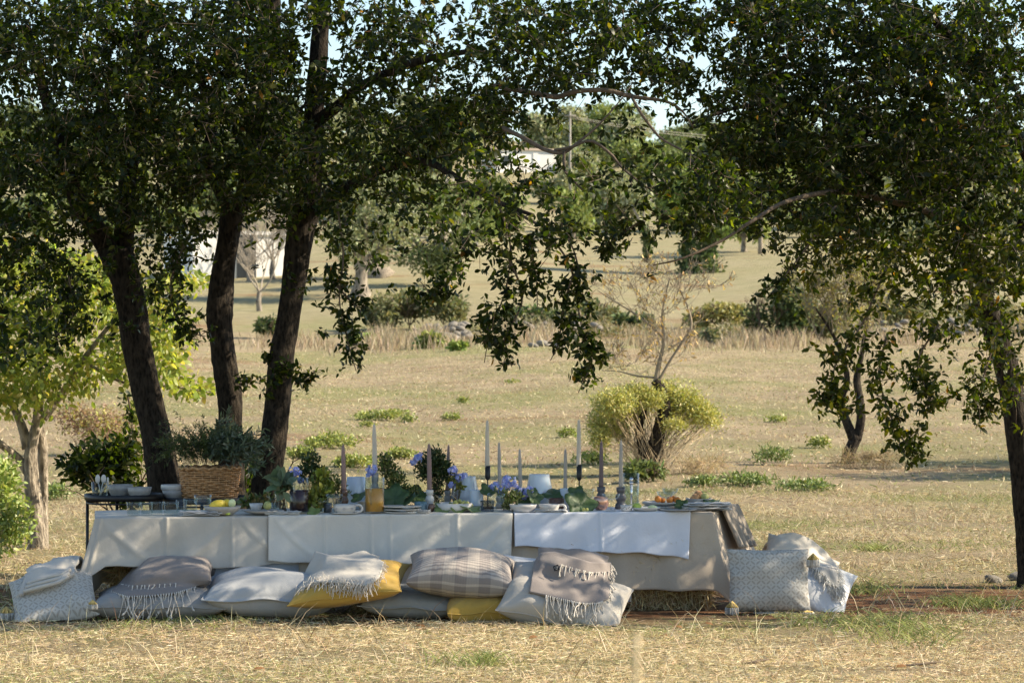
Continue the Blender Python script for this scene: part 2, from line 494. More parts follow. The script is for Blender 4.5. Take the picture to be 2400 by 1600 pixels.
def plaid_mat():
    """woven cushion: fine dark cross-lines, broad soft bands"""
    m, nt, b, out = nodes_mat('woven_stripe')
    tc = nnode(nt, 'ShaderNodeTexCoord')
    sep = nnode(nt, 'ShaderNodeSeparateXYZ'); nt.links.new(tc.outputs['UV'], sep.inputs[0])
    def mth(op, a, b_=None, c=None):
        n = nnode(nt, 'ShaderNodeMath', operation=op)
        for i, v in enumerate((a, b_, c)):
            if v is None: continue
            if isinstance(v, (int, float)): n.inputs[i].default_value = v
            else: nt.links.new(v, n.inputs[i])
        return n.outputs[0]
    rib = mth('GREATER_THAN', mth('SINE', mth('MULTIPLY', sep.outputs[1], 6.283 * 26)), .25)
    band = mth('GREATER_THAN', mth('SINE', mth('MULTIPLY', sep.outputs[0], 6.283 * 4.5)), .05)
    fine = mth('GREATER_THAN', mth('SINE', mth('MULTIPLY', sep.outputs[0], 6.283 * 40)), -.2)
    def mixc(f, a, b_):
        n = nnode(nt, 'ShaderNodeMix', data_type='RGBA'); nt.links.new(f, n.inputs[0])
        for i, v in ((6, a), (7, b_)):
            if isinstance(v, tuple): n.inputs[i].default_value = (*v, 1)
            else: nt.links.new(v, n.inputs[i])
        return n.outputs[2]
    ca = mixc(rib, (.46, .41, .36), (.31, .28, .255))
    cb = mixc(rib, (.37, .33, .30), (.235, .21, .20))
    cc = mixc(band, ca, cb)
    nt.links.new(cc, b.inputs['Base Color'])
    bp = nnode(nt, 'ShaderNodeBump'); bp.inputs['Strength'].default_value = .6; bp.inputs['Distance'].default_value = .003
    nt.links.new(mth('ADD', rib, mth('MULTIPLY', fine, .3)), bp.inputs['Height']); nt.links.new(bp.outputs[0], b.inputs['Normal'])
    b.inputs['Roughness'].default_value = .95; b.inputs['Specular IOR Level'].default_value = .15
    return m

def print_mat(name, base, ink, n=11.0):
    """block-printed lattice: petals along the diagonals, dots between"""
    m, nt, b, out = nodes_mat(name)
    tc = nnode(nt, 'ShaderNodeTexCoord')
    sep = nnode(nt, 'ShaderNodeSeparateXYZ'); nt.links.new(tc.outputs['UV'], sep.inputs[0])
    def mth(op, a, b_=None, c=None):
        q = nnode(nt, 'ShaderNodeMath', operation=op)
        for i, v in enumerate((a, b_, c)):
            if v is None: continue
            if isinstance(v, (int, float)): q.inputs[i].default_value = v
            else: nt.links.new(v, q.inputs[i])
        return q.outputs[0]
    u = mth('SUBTRACT', mth('FRACT', mth('MULTIPLY', sep.outputs[0], n)), .5)
    v = mth('SUBTRACT', mth('FRACT', mth('MULTIPLY', sep.outputs[1], n)), .5)
    a = mth('ABSOLUTE', u); c = mth('ABSOLUTE', v)
    diff = mth('ABSOLUTE', mth('SUBTRACT', a, c))          # distance to the diagonal
    s = mth('ADD', a, c)                                   # 0 centre .. 1 corner
    wid = mth('MULTIPLY', mth('SINE', mth('MULTIPLY', mth('FRACT', mth('MULTIPLY', s, 1.0)), PI)), .13)
    petal = mth('LESS_THAN', diff, mth('MAXIMUM', wid, .012))
    gate = mth('MULTIPLY', mth('GREATER_THAN', s, .14), mth('LESS_THAN', s, .90))
    petal = mth('MULTIPLY', petal, gate)
    def dot(cx, cy_, r):
        dx = mth('SUBTRACT', a, cx); dy = mth('SUBTRACT', c, cy_)
        return mth('LESS_THAN', mth('ADD', mth('MULTIPLY', dx, dx), mth('MULTIPLY', dy, dy)), r * r)
    f = mth('MAXIMUM', petal, dot(.5, .0, .075))
    f = mth('MAXIMUM', f, dot(.09, .5, .055))
    no = nnode(nt, 'ShaderNodeTexNoise'); no.inputs['Scale'].default_value = 60; nt.links.new(tc.outputs['UV'], no.inputs['Vector'])
    f = mth('MULTIPLY', f, mth('MULTIPLY_ADD', no.outputs[0], .7, .45))
    mx = nnode(nt, 'ShaderNodeMix', data_type='RGBA'); nt.links.new(f, mx.inputs[0])
    mx.inputs[6].default_value = (*base, 1); mx.inputs[7].default_value = (*ink, 1)
    nt.links.new(mx.outputs[2], b.inputs['Base Color'])
    n2 = nnode(nt, 'ShaderNodeTexNoise'); n2.inputs['Scale'].default_value = 420; nt.links.new(tc.outputs['UV'], n2.inputs['Vector'])
    bp = nnode(nt, 'ShaderNodeBump'); bp.inputs['Strength'].default_value = .25; bp.inputs['Distance'].default_value = .002
    nt.links.new(n2.outputs[0], bp.inputs['Height']); nt.links.new(bp.outputs[0], b.inputs['Normal'])
    b.inputs['Roughness'].default_value = .9; b.inputs['Specular IOR Level'].default_value = .2
    return m

M_plaid = plaid_mat()
M_print = print_mat('printed_cotton', (.48, .46, .415), (.32, .295, .255), 8.0)
M_napkin = striped('napkin_stripe', (.55, .53, .49), (.20, .21, .23), 9, 'Y', .78)
M_napkinP = cloth('napkin_linen', (.42, .42, .42), var=.08)

# ------------------------------------------------------------------ ground
def ground_material():
    m, nt, b, out = nodes_mat('dry_field')
    tc = nnode(nt, 'ShaderNodeTexCoord')
    def noise(scale, detail=6, rough=.6, sy=1.):
        mp = nnode(nt, 'ShaderNodeMapping'); mp.inputs['Scale'].default_value = (1, sy, 1)
        nt.links.new(tc.outputs['Object'], mp.inputs['Vector'])
        n = nnode(nt, 'ShaderNodeTexNoise'); n.inputs['Scale'].default_value = scale
        n.inputs['Detail'].default_value = detail; n.inputs['Roughness'].default_value = rough
        nt.links.new(mp.outputs[0], n.inputs['Vector']); return n.outputs[0]
    def ramp(f, stops):
        c = nnode(nt, 'ShaderNodeValToRGB'); e = c.color_ramp.elements
        while len(e) < len(stops): e.new(.5)
        for q, (p, col) in zip(e, stops): q.position = p; q.color = (*col, 1)
        nt.links.new(f, c.inputs[0]); return c.outputs[0]
    def mix(f, a, b_):
        n = nnode(nt, 'ShaderNodeMix', data_type='RGBA'); nt.links.new(f, n.inputs[0])
        nt.links.new(a, n.inputs[6]); nt.links.new(b_, n.inputs[7]); return n.outputs[2]
    def mr(f, a, b_, lo=0., hi=1.):
        n = nnode(nt, 'ShaderNodeMapRange'); n.inputs[1].default_value = a; n.inputs[2].default_value = b_
        n.inputs[3].default_value = lo; n.inputs[4].default_value = hi; nt.links.new(f, n.inputs[0]); return n.outputs[0]
    straw = ramp(noise(9., 10, .75), [(.28, (.18, .12, .07)), (.45, (.31, .24, .15)), (.6, (.40, .32, .21)), (.8, (.48, .40, .275))])
    fine = ramp(noise(70., 6, .7), [(.3, (.15, .10, .058)), (.5, (.31, .245, .15)), (.7, (.46, .385, .26))])
    col = mix(mr(noise(3., 3), .3, .7, .25, .7), straw, fine)
    green = ramp(noise(22., 6, .7), [(.3, (.16, .16, .06)), (.55, (.27, .27, .11)), (.75, (.36, .34, .17))])
    gmask = noise(.26, 7, .66, .55)
    tone = nnode(nt, 'ShaderNodeVectorMath', operation='SCALE')
    nt.links.new(col, tone.inputs[0]); nt.links.new(mr(noise(.9, 6, .7, .45), .3, .7, .78, 1.4), tone.inputs['Scale']); col = tone.outputs[0]
    col = mix(mr(gmask, .45, .60, .05, .8), col, green)
    farg = ramp(noise(1.4, 8, .7), [(.3, (.21, .20, .095)), (.5, (.32, .285, .165)), (.72, (.40, .345, .215))])
    sep0 = nnode(nt, 'ShaderNodeSeparateXYZ'); nt.links.new(tc.outputs['Object'], sep0.inputs[0])
    col = mix(mr(sep0.outputs[1], 84., 96., 0, .8), col, farg)
    soil = ramp(noise(30., 6, .7), [(.3, (.13, .06, .03)), (.6, (.26, .13, .065)), (.8, (.34, .20, .11))])
    smask = noise(.21, 6, .7)
    col = mix(mr(smask, .56, .70, 0, .75), col, soil)
    # trampled red soil on the bare strip the trees stand on
    sep = nnode(nt, 'ShaderNodeSeparateXYZ'); nt.links.new(tc.outputs['Object'], sep.inputs[0])
    n1 = noise(2.2, 6, .7)
    ad = nnode(nt, 'ShaderNodeMath', operation='MULTIPLY_ADD'); nt.links.new(n1, ad.inputs[0]); ad.inputs[1].default_value = 1.2
    nt.links.new(sep.outputs[1], ad.inputs[2])
    s1 = mr(ad.outputs[0], 12.7, 13.3); s2 = mr(ad.outputs[0], 15.0, 15.6, 1, 0)
    mu = nnode(nt, 'ShaderNodeMath', operation='MULTIPLY'); nt.links.new(s1, mu.inputs[0]); nt.links.new(s2, mu.inputs[1])
    mu2 = nnode(nt, 'ShaderNodeMath', operation='MULTIPLY'); nt.links.new(mu.outputs[0], mu2.inputs[0]); nt.links.new(mr(noise(1.3, 5, .7), .3, .55, .45, 1.), mu2.inputs[1])
    col = mix(mu2.outputs[0], col, soil)
    nt.links.new(col, b.inputs['Base Color'])
    b.inputs['Roughness'].default_value = .95; b.inputs['Specular IOR Level'].default_value = .1
    bp = nnode(nt, 'ShaderNodeBump'); bp.inputs['Strength'].default_value = .9; bp.inputs['Distance'].default_value = .05
    nt.links.new(noise(45., 8, .8), bp.inputs['Height']); nt.links.new(bp.outputs[0], b.inputs['Normal'])
    return m

def build_ground():
    d = np.concatenate([[-300, -120, -40, -10, 0, 4, 7], np.arange(8.5, 24, .12), np.geomspace(24.2, 420, 150), [520, 700, 1000, 1800, 3500]])
    u = np.linspace(-1, 1, 241)
    X = np.sign(u) * (np.abs(u) * 6 + np.abs(u) ** 5 * 500)
    xx, dd = np.meshgrid(X, d)
    # widen columns with distance so the far field stays smooth
    k = np.interp(dd, [0, 20, 100, 400, 3500], [1, 1.3, 3.5, 7, 9])
    xx = xx * k
    zz = ground(xx, dd)
    V = np.stack([xx, dd, zz], -1).reshape(-1, 3)
    nr, nc = xx.shape
    i = np.arange(nr - 1)[:, None] * nc + np.arange(nc - 1)[None]
    q = np.stack([i, i + 1, i + nc + 1, i + nc], -1).reshape(-1)
    me = mesh_np('ground', V, q, np.full((nr - 1) * (nc - 1), 4))
    o = link('ground', me, ground_material())
    tag(o, kind='structure')
build_ground()

# ------------------------------------------------------------------ grass and litter
def pick(cols, w, n, jit=.18):
    c = np.array(cols)[rng.choice(len(cols), n, p=np.array(w) / sum(w))]
    return np.clip(c * (1 + jit * rng.normal(size=(n, 1))) * (1 + .05 * rng.normal(size=(n, 3))), .005, .9)

STRAW = [(.59, .485, .31), (.70, .605, .425), (.44, .345, .205), (.25, .15, .085)]
GREENS = [(.26, .29, .10), (.34, .36, .14), (.18, .23, .07)]
gp = [(rng.uniform(-.5, .5, 2), rng.uniform(0, 6.28)) for _ in range(7)]
def patch(x, d, s=1.0):
    v = 0
    for i, (k, a) in enumerate(gp):
        v = v + np.sin((x * (k[0] * 3 + .4) + d * (k[1] * 3 + .3)) * s * (1 + .35 * i) + a)
    return v / 3.

def scatter(n, d0, d1, margin=1.15, power=1.0):
    t = rng.random(n)
    d = d0 + (d1 - d0) * t ** power
    x = (rng.random(n) * 2 - 1) * 1250 * d / F * margin
    return x, d

def grass_field(name, label, n, d0, d1, h0, h1, w, upright, gw, power=1., cat='grass', dim=1.):
    x, d = scatter(n, d0, d1, power=power)
    keep = rng.random(n) < np.clip(.75 + .45 * patch(x * 2.2 + 3, d * 2.2, 1.0) + .25 * patch(x * 6, d * 6, 1.0), .12, 1)
    keep &= ~((d > 12.45 + .25 * patch(x * 3, d * 2)) & (d < 14.6 + .3 * patch(x * 4 + 1, d * 3)) & (x > -2.3) & (rng.random(n) < .88))
    keep &= ~((d > 12.35) & (d < 13.9) & (x > .35) & (x < 1.25) & (rng.random(n) < .9))
    x, d = x[keep], d[keep]; n = len(x)
    pz = patch(x, d)
    isg = rng.random(n) < np.clip(gw + .42 * pz, .02, .85)
    col = np.where(isg[:, None], pick(GREENS, [3, 3, 2], n), pick(STRAW, [4, 3, 2, 1], n))
    col = col * dim
    az = rng.uniform(0, 6.283, n)
    up = np.where(rng.random(n) < upright, rng.uniform(.5, 1.2, n), rng.uniform(.0, .25, n))
    up = np.where(isg, np.maximum(up, .4), up)
    D = unit(np.stack([np.cos(az) * (1.1 - up * .6), np.sin(az) * (1.1 - up * .6), up], -1))
    H = rng.uniform(h0, h1, n) * np.where(isg, .8, 1.)
    P = np.stack([x, d, ground(x, d) + .002 + np.where(up < .25, rng.uniform(0, .012, n), 0)], -1)
    bend = np.stack([np.cos(az + 1) * .25, np.sin(az + 1) * .25, -.12 * rng.random(n) * (up > .3)], -1)
    me = blade_mesh(name, P, D, np.full(n, w) * rng.uniform(.6, 1.3, n), H, col, bend)
    o = link(name, me, M_grass, smooth=False)
    tag(o, label, cat, kind='stuff')

grass_field('straw_litter', 'trampled straw and short dry grass in the sunlit foreground', 190000, 9.3, 13.3, .012, .055, .0011, .17, .24, dim=1.12)
grass_field('dry_grass', 'short dry grass with green tufts behind the table', 115000, 13.2, 24., .02, .075, .0018, .4, .27, .85, dim=.92)
grass_field('field_grass', 'cropped dry grass of the open field', 95000, 23., 72., .025, .075, .0048, .4, .25, .8, dim=.95)

# loose tall blades and green tufts near the table
n = 700
x, d = scatter(n, 10.2, 14.8)
d = np.where((x > .3) & (x < 1.2) & (d > 12.3) & (d < 13.6), d - 1.6, d)
az = rng.uniform(0, 6.28, n)
D = unit(np.stack([np.cos(az) * .45, np.sin(az) * .45, np.ones(n)], -1))
me = blade_mesh('tall_grass', np.stack([x, d, ground(x, d)], -1), D, np.full(n, .0015), rng.uniform(.06, .2, n), pick(STRAW, [4, 3, 2, 1], n),
                np.stack([np.cos(az) * .3, np.sin(az) * .3, -.1 * np.ones(n)], -1))
tag(link('tall_grass', me, M_grass, smooth=False), 'scattered taller dry stalks around the cushions', 'grass', kind='stuff')

def tuft(px, py, rad, cnt, h, cols, name='grass_tuft'):
    d0 = d_for_row(py, px); x0 = (px - 1200) * d0 / F
    x = x0 + rng.normal(size=cnt) * rad; d = d0 + rng.normal(size=cnt) * rad * 1.2
    az = rng.uniform(0, 6.28, cnt)
    D = unit(np.stack([np.cos(az) * .6, np.sin(az) * .6, rng.uniform(.5, 1.2, cnt)], -1))
    return blade_mesh(name, np.stack([x, d, ground(x, d)], -1), D, np.full(cnt, .0022 * max(1, d0 / 14)), rng.uniform(.5, 1, cnt) * h, pick(cols, [1] * len(cols), cnt),
                      np.stack([np.cos(az) * .5, np.sin(az) * .5, -.25 * rng.random(cnt)], -1))
for px, py, rad, cnt, h, lab in [(2290, 1420, .12, 420, .10, 'green grass tuft at the right edge beside the bare soil'),
                             (2060, 1470, .16, 420, .09, 'green grass patch in front of the right cushions'),
                             (2140, 1500, .14, 300, .08, 'low green grass patch lying lower right in the sun'),
                             (2010, 1385, .12, 260, .08, 'green grass tuft right of the pointed white cushion'),
                             (1120, 1560, .07, 160, .11, 'green grass tuft at the bottom of the picture below the yellow cushions'),
                             (400, 1460, .22, 420, .06, 'green grass patch in front of the mauve throw'),
                             (2050, 1290, .06, 120, .09, 'small green tuft alone in the dry grass at right')]:
    tag(link('grass_tuft', tuft(px, py, rad, cnt, h, GREENS), M_grass, smooth=False), lab, 'grass', 'green tufts near the table', 'stuff')

# out-of-focus stalk close to the lens
mb = MB(); ds = 2.0; x0 = at(1490, 1600, ds).x
mb.tube(spline([(x0 - .05, ds, 0), (x0 - .01, ds, .6), (x0, ds, zrow(1600, ds)), (x0 + .001, ds, zrow(1515, ds))], 16), np.linspace(.0018, .0026, 16), 6)
tag(mb.build('dry_stalk', simple('pale_stalk', (.62, .50, .30), .8, .1, 60)), 'blurred pale dry stalk rising close to the camera at the bottom edge', 'stalk')

# ------------------------------------------------------------------ oak trees
def px_path(rows):
    """rows of (px, py, d, width_px) -> points and radii in metres"""
    p = np.array([list(at(a, b, c)) + [w * c / F / 2] for a, b, c, w in rows])
    return p

def limb(rows, parent, name, m=None, seg=14, noise=.05, mat=None, seed=1, step=.035):
    c = px_path(rows)
    ln = np.linalg.norm(np.diff(c[:, :3], axis=0), axis=1).sum()
    s = spline(c, m or max(6, int(ln / step)))
    V, Fq = tube_arrays(s[:, :3], np.maximum(s[:, 3], .002), seg, noise=noise, seed=seed)
    return link(name, mesh_py(name, V, Fq), mat or M_bark, parent)

GRID = np.array([
 [9,9,9,9,9,9,8,7,9,9,5,8,9,9,9,9,8,9,9,9,9,9,9,8],
 [8,9,9,9,9,9,9,5,7,9,7,9,9,9,9,9,8,8,9,9,9,9,9,9],
 [6,9,9,9,9,9,9,6,9,9,9,9,5,2,2,1,7,9,9,9,9,9,8,9],
 [9,9,9,9,9,9,9,8,9,9,9,7,3,2,2,3,8,9,9,9,9,9,9,9],
 [9,9,8,9,8,8,9,9,8,8,6,4,4,5,5,6,9,9,9,9,9,9,9,9],
 [9,8,7,8,8,3,4,6,4,4,4,4,5,5,3,3,2,2,7,9,9,8,9,9],
 [8,7,4,4,2,0,2,4,2,3,2,3,3,2,0,0,0,0,4,3,4,6,9,9],
 [3,4,2,3,1,0,0,3,0,0,0,1,0,1,0,0,0,0,0,1,3,4,5,7],
 [1,2,0,1,0,0,0,0,0,0,0,0,0,0,0,0,0,0,0,1,2,3,4,6],
 [0,0,0,0,0,0,0,0,0,0,0,0,0,0,0,0,0,0,0,0,0,2,3,4],
 [0,0,0,0,0,0,0,0,0,0,0,0,0,0,0,0,0,0,0,0,0,1,0,1],
 [0]*24], float) / 9.25

def cover(px, py):
    fx = np.clip(px / 100 - .5, 0, 22.999); fy = np.clip(py / 100 - .5, 0, 10.999)
    ix, iy = fx.astype(int), fy.astype(int); tx, ty = fx - ix, fy - iy
    g = GRID
    return (g[iy, ix] * (1 - tx) + g[iy, ix + 1] * tx) * (1 - ty) + (g[iy + 1, ix] * (1 - tx) + g[iy + 1, ix + 1] * tx) * ty

OAK = [(.019, .028, .006), (.034, .043, .008), (.012, .020, .005), (.066, .070, .012), (.16, .075, .02)]
def oak_cols(n, bright=1., rust=.012):
    c = pick(OAK[:4], [4, 3, 3, 2], n, .2) * bright
    r = rng.random(n) < rust
    c[r] = pick([(.22, .10, .03), (.28, .18, .04)], [1, 1], int(r.sum()))
    return c

def rosettes(T, U, k=9, L=(.024, .052), wr=.20):
    """leaves round each twig tip T with twig direction U"""
    n = len(T) * k
    Tt = np.repeat(T, k, axis=0); Ut = np.repeat(U, k, axis=0)
    r = rand_unit(n); r = unit(r - Ut * np.sum(r * Ut, axis=1, keepdims=True))
    D = unit(Ut * rng.uniform(-.1, 1.1, (n, 1)) + r * rng.uniform(.5, 1., (n, 1)) + np.array([0, 0, -.15]))
    P = Tt - Ut * rng.uniform(0, .075, (n, 1)) + r * .004
    l = rng.uniform(L[0], L[1], n)
    Nn = unit(rand_unit(n) * .6 + Ut * .7 + np.array([0, 0, .5]))
    return P, D, Nn, l, l * wr * rng.uniform(.8, 1.25, n)

def twig_mesh(name, A, B, r):
    """thin three-sided twigs from A to B"""
    n = len(A)
    T = unit(B - A); S = unit(np.cross(T, rand_unit(n))); Q = np.cross(T, S)
    r = np.broadcast_to(np.asarray(r, float), (n,))[:, None]
    V = np.empty((n, 6, 3))
    for j in range(3):
        o = (math.cos(2.0944 * j) * S + math.sin(2.0944 * j) * Q) * r
        V[:, j] = A + o; V[:, 3 + j] = B + o * .6
    base = np.arange(n)[:, None] * 6
    loops = (base + np.array([0, 1, 4, 3, 1, 2, 5, 4, 2, 0, 3, 5])).ravel()
    return mesh_np(name, V.reshape(-1, 3), loops, np.full(n * 3, 4))

tips, tdir, tA, towner = [], [], [], []
def depth_for(px, py, n):
    m = np.interp(px, [0, 500, 800, 1100, 1500, 1800, 2400], [14.2, 14.3, 14.2, 13.6, 13.5, 13.7, 13.8])
    s = np.interp(px, [0, 800, 1200, 1600, 2400], [.45, .5, .45, .42, .45])
    d = m + s * np.clip(rng.normal(size=n), -1.9, 1.9)
    d = np.where((px < 780) & (py > 400), 14.5 + .4 * np.clip(rng.normal(size=n), -1.8, 1.8), d)
    low = (px > 1040) & (px < 1720) & (py > 380)
    d = np.where(low, 12.3 + .2 * rng.normal(size=n), d)
    return d

def owner_of(px):
    return np.digitize(px, [440, 640, 1330])       # 0,1,2 left oaks, 3 right oak

# visible crowns: branchlets placed through the volume, density as the crowns thin out downwards
RPB = 6
area_r = .0029
for r in range(11):
    for c in range(24):
        g = GRID[r, c]
        if g <= 0: continue
        tau = -math.log(1 - min(g, .97)) * 1.5
        if r < 4 and (c < 7 or c > 16): tau *= 1.4
        nb = tau * (100 * 13.5 / F) ** 2 / (area_r * RPB)
        nb = int(nb) + (rng.random() < nb % 1)
        if nb == 0: continue
        px = (c + rng.random(nb)) * 100; py = (r + rng.random(nb)) * 100
        px = np.where(px < 60, px - rng.random(nb) * 60, px); 
        d = depth_for(px, py, nb)
        A = np.stack([(px - 1200) * d / F, d, CH - (py - HOR) * d / F], -1)
        az = rng.uniform(0, 6.283, nb)
        dz = rng.uniform(-.9, .35, nb)
        U = unit(np.stack([np.cos(az), np.sin(az) * .8, dz], -1))
        ln = rng.uniform(.12, .34, nb)
        for j in range(RPB):
            t = (j + rng.random(nb)) / RPB
            T = A + U * (ln * t)[:, None] + rng.normal(size=(nb, 3)) * .04
            qx = 1200 + T[:, 0] / T[:, 1] * F; qy = HOR - (T[:, 2] - CH) / T[:, 1] * F
            keep = rng.random(nb) < np.clip(cover(qx, qy) * 2.2, 0, 1)
            dirs = unit(U * .6 + rand_unit(nb) * .7 + np.array([0, 0, -.1]))
            tips.append(T[keep]); tdir.append(dirs[keep]); tA.append((A + U * (ln * t * .7)[:, None])[keep]); towner.append(owner_of(qx[keep]))

# hanging sprays (px, py, d)
SPR = [
 ([(1150, 440, 12.6), (1195, 560, 12.5), (1185, 680, 12.5), (1150, 770, 12.5), (1135, 850, 12.5)], .05, 70),
 ([(1190, 600, 12.5), (1225, 700, 12.5), (1180, 800, 12.5), (1200, 860, 12.5)], .05, 40),
 ([(1280, 540, 12.5), (1335, 620, 12.5), (1355, 720, 12.5), (1370, 800, 12.4), (1385, 850, 12.4), (1355, 920, 12.4)], .045, 85),
 ([(1345, 640, 12.5), (1320, 720, 12.5), (1310, 800, 12.5), (1290, 845, 12.5)], .03, 30),
 ([(1240, 560, 12.6), (1255, 640, 12.6), (1260, 720, 12.6)], .04, 30),
 ([(1100, 560, 12.8), (1060, 640, 12.8), (1020, 690, 12.8), (985, 660, 12.8)], .04, 40),
 ([(790, 480, 13.6), (805, 600, 13.6), (795, 700, 13.6), (815, 800, 13.6), (835, 870, 13.6)], .05, 65),
 ([(780, 660, 13.6), (840, 720, 13.6), (860, 700, 13.6)], .04, 20),
 ([(690, 860, 14.4), (640, 880, 14.4), (620, 930, 14.4)], .03, 22),
 ([(690, 900, 14.4), (720, 890, 14.4), (735, 870, 14.4)], .03, 16),
 ([(560, 900, 14.6), (600, 890, 14.6)], .03, 12),
 ([(640, 820, 14.5), (625, 850, 14.5)], .03, 10),
 ([(1960, 480, 12.9), (1890, 580, 12.8), (1830, 660, 12.8), (1810, 690, 12.8)], .06, 50),
 ([(2080, 620, 13.0), (2020, 760, 13.0), (1960, 850, 13.0), (1950, 930, 13.0), (1975, 960, 13.0)], .07, 110),
 ([(2080, 780, 13.0), (2060, 880, 13.0), (2090, 980, 13.0), (2130, 1050, 13.0), (2150, 1065, 13.0)], .06, 90),
 ([(2200, 760, 13.2), (2150, 850, 13.2), (2180, 930, 13.2), (2160, 960, 13.2)], .07, 70),
 ([(2330, 800, 13.6), (2300, 920, 13.6), (2340, 980, 13.6)], .06, 50),
 ([(440, 560, 14.0), (400, 660, 14.0), (420, 760, 14.0), (480, 790, 14.0)], .07, 70),
 ([(160, 640, 14.0), (170, 740, 14.0), (120, 800, 14.0)], .08, 60),
 ([(300, 930, 14.9), (310, 990, 14.9), (300, 1040, 14.9)], .03, 14),
 ([(1500, 520, 12.6), (1440, 560, 12.6), (1420, 600, 12.6)], .05, 35),
 ([(1640, 420, 12.7), (1630, 520, 12.7), (1620, 560, 12.7)], .05, 35),
]
spray_paths = []
for path, jit, cnt in SPR:
    cnt = int(cnt * (.9 if path[0][0] < 1700 else .8))
    c = np.array([list(at(*p)) for p in path])
    s = spline(c, 40)
    spray_paths.append((path, s))
    t = rng.random(cnt) ** .85
    i = (t * 38).astype(int)
    T = s[i] + rng.normal(size=(cnt, 3)) * jit * .65 * np.array([1, 1, .8])
    U = unit(unit(s[i + 1] - s[i]) * .4 + rand_unit(cnt) * .8 + np.array([0, 0, -.15]))
    qx = 1200 + T[:, 0] / T[:, 1] * F
    tips.append(T); tdir.append(U); tA.append(s[i]); towner.append(owner_of(qx))

# crowns beyond the frame: above it and to the right (they shade the table)
NBIG = []
def fill(n, x0, x1, d0, d1, z0, z1):
    T = np.stack([rng.uniform(x0, x1, n), rng.uniform(d0, d1, n), rng.uniform(z0, z1, n)], -1)
    # clumpy
    k = (np.sin(T[:, 0] * 5.1 + T[:, 2] * 2) + np.sin(T[:, 2] * 6.3 + 1) + np.sin(T[:, 1] * 5 + T[:, 0] * 3)) > -1.3
    T = T[k]
    U = unit(rand_unit(len(T)) + np.array([0, 0, -.2]))
    tips.append(T); tdir.append(U); tA.append(T - U * .1); towner.append(owner_of(1200 + T[:, 0] / T[:, 1] * F)); NBIG.append(len(T))
fill(2500, -3.0, 3.0, 12.9, 15.0, 3.05, 4.9)
fill(2500, 2.75, 6.5, 12.65, 14.5, 1.5, 4.9)
fill(260, 2.75, 6.5, 12.25, 12.7, 1.5, 4.9)
fill(550, -3.6, -2.6, 13.2, 15.0, 1.2, 3.2)

tsc = np.ones(sum(map(len, tips))); tsc[len(tsc) - sum(NBIG):] = 1.35
tips = np.concatenate(tips); tdir = np.concatenate(tdir); tA = np.concatenate(tA); towner = np.concatenate(towner)

TREE_INFO = [
 ('dark oak with forked leaning trunk, leftmost of the three behind the black tray table', (405, 14.6)),
 ('dark oak with knobbly upright trunk, middle of the three behind the wicker basket', (545, 14.75)),
 ('dark oak with slim right-leaning trunk, rightmost of the three left of the table centre', (615, 14.5)),
 ('dark oak at the right edge with leaning trunk and drooping leafy branches', (2425, 14.6)),
]
oaks = []
for lab, (px, d) in TREE_INFO:
    x = (px - 1200) * d / F
    oaks.append(thing('oak_tree', (x, d, gz(x, d)), lab, 'tree', 'dark oaks around the table'))

limb([(420, 1392, 14.6, 118), (405, 1320, 14.6, 92), (393, 1180, 14.6, 84), (372, 1050, 14.6, 74), (345, 930, 14.6, 70), (322, 810, 14.6, 68), (306, 710, 14.6, 68), (290, 640, 14.6, 72), (272, 590, 14.6, 78)], oaks[0], 'trunk', seg=22, noise=.035)
limb([(275, 640, 14.6, 52), (245, 570, 14.6, 50), (212, 515, 14.5, 46), (180, 470, 14.5, 40), (150, 370, 14.4, 34), (110, 240, 14.4, 28), (60, 60, 14.3, 22)], oaks[0], 'limb', seed=3)
limb([(285, 640, 14.65, 50), (292, 540, 14.7, 48), (300, 420, 14.7, 42), (318, 260, 14.7, 36), (330, 60, 14.7, 30), (335, -150, 14.7, 20)], oaks[0], 'limb', seed=4)
limb([(560, 1390, 14.75, 92), (550, 1300, 14.75, 72), (545, 1150, 14.75, 64), (540, 1000, 14.75, 58), (538, 940, 14.75, 60), (532, 880, 14.75, 58), (520, 800, 14.75, 54), (514, 720, 14.75, 60), (522, 650, 14.75, 54), (534, 570, 14.75, 52), (545, 500, 14.75, 58), (550, 465, 14.75, 66)], oaks[1], 'trunk', seg=22, noise=.045, seed=7)
limb([(540, 490, 14.75, 38), (515, 440, 14.7, 34), (490, 395, 14.7, 32), (482, 360, 14.6, 30), (497, 300, 14.6, 26), (470, 180, 14.5, 20)], oaks[1], 'limb', seed=5)
limb([(560, 490, 14.8, 44), (580, 430, 14.8, 46), (600, 320, 14.8, 48), (615, 200, 14.8, 52), (630, 60, 14.8, 52), (640, -120, 14.8, 40)], oaks[1], 'limb', seed=6)
limb([(610, 1395, 14.5, 118), (618, 1280, 14.5, 84), (622, 1160, 14.5, 72), (632, 1080, 14.5, 62), (648, 980, 14.5, 60), (655, 900, 14.5, 62), (662, 820, 14.5, 60), (680, 720, 14.5, 54), (695, 620, 14.5, 58), (705, 540, 14.5, 62), (722, 470, 14.5, 60), (732, 330, 14.5, 50), (740, 200, 14.5, 46), (752, 60, 14.5, 38), (762, -150, 14.5, 30)], oaks[2], 'trunk', seg=22, noise=.035, seed=9)
limb([(735, 490, 14.5, 34), (780, 462, 14.3, 30), (830, 430, 14.1, 26), (900, 395, 13.9, 22), (1000, 380, 13.6, 18), (1090, 430, 13.2, 15), (1170, 475, 12.9, 12), (1250, 505, 12.7, 9)], oaks[2], 'limb', seed=10)
limb([(735, 290, 14.5, 30), (790, 250, 14.3, 26), (850, 200, 14.1, 22), (960, 150, 13.8, 18), (1100, 120, 13.5, 12)], oaks[2], 'limb', seed=11)
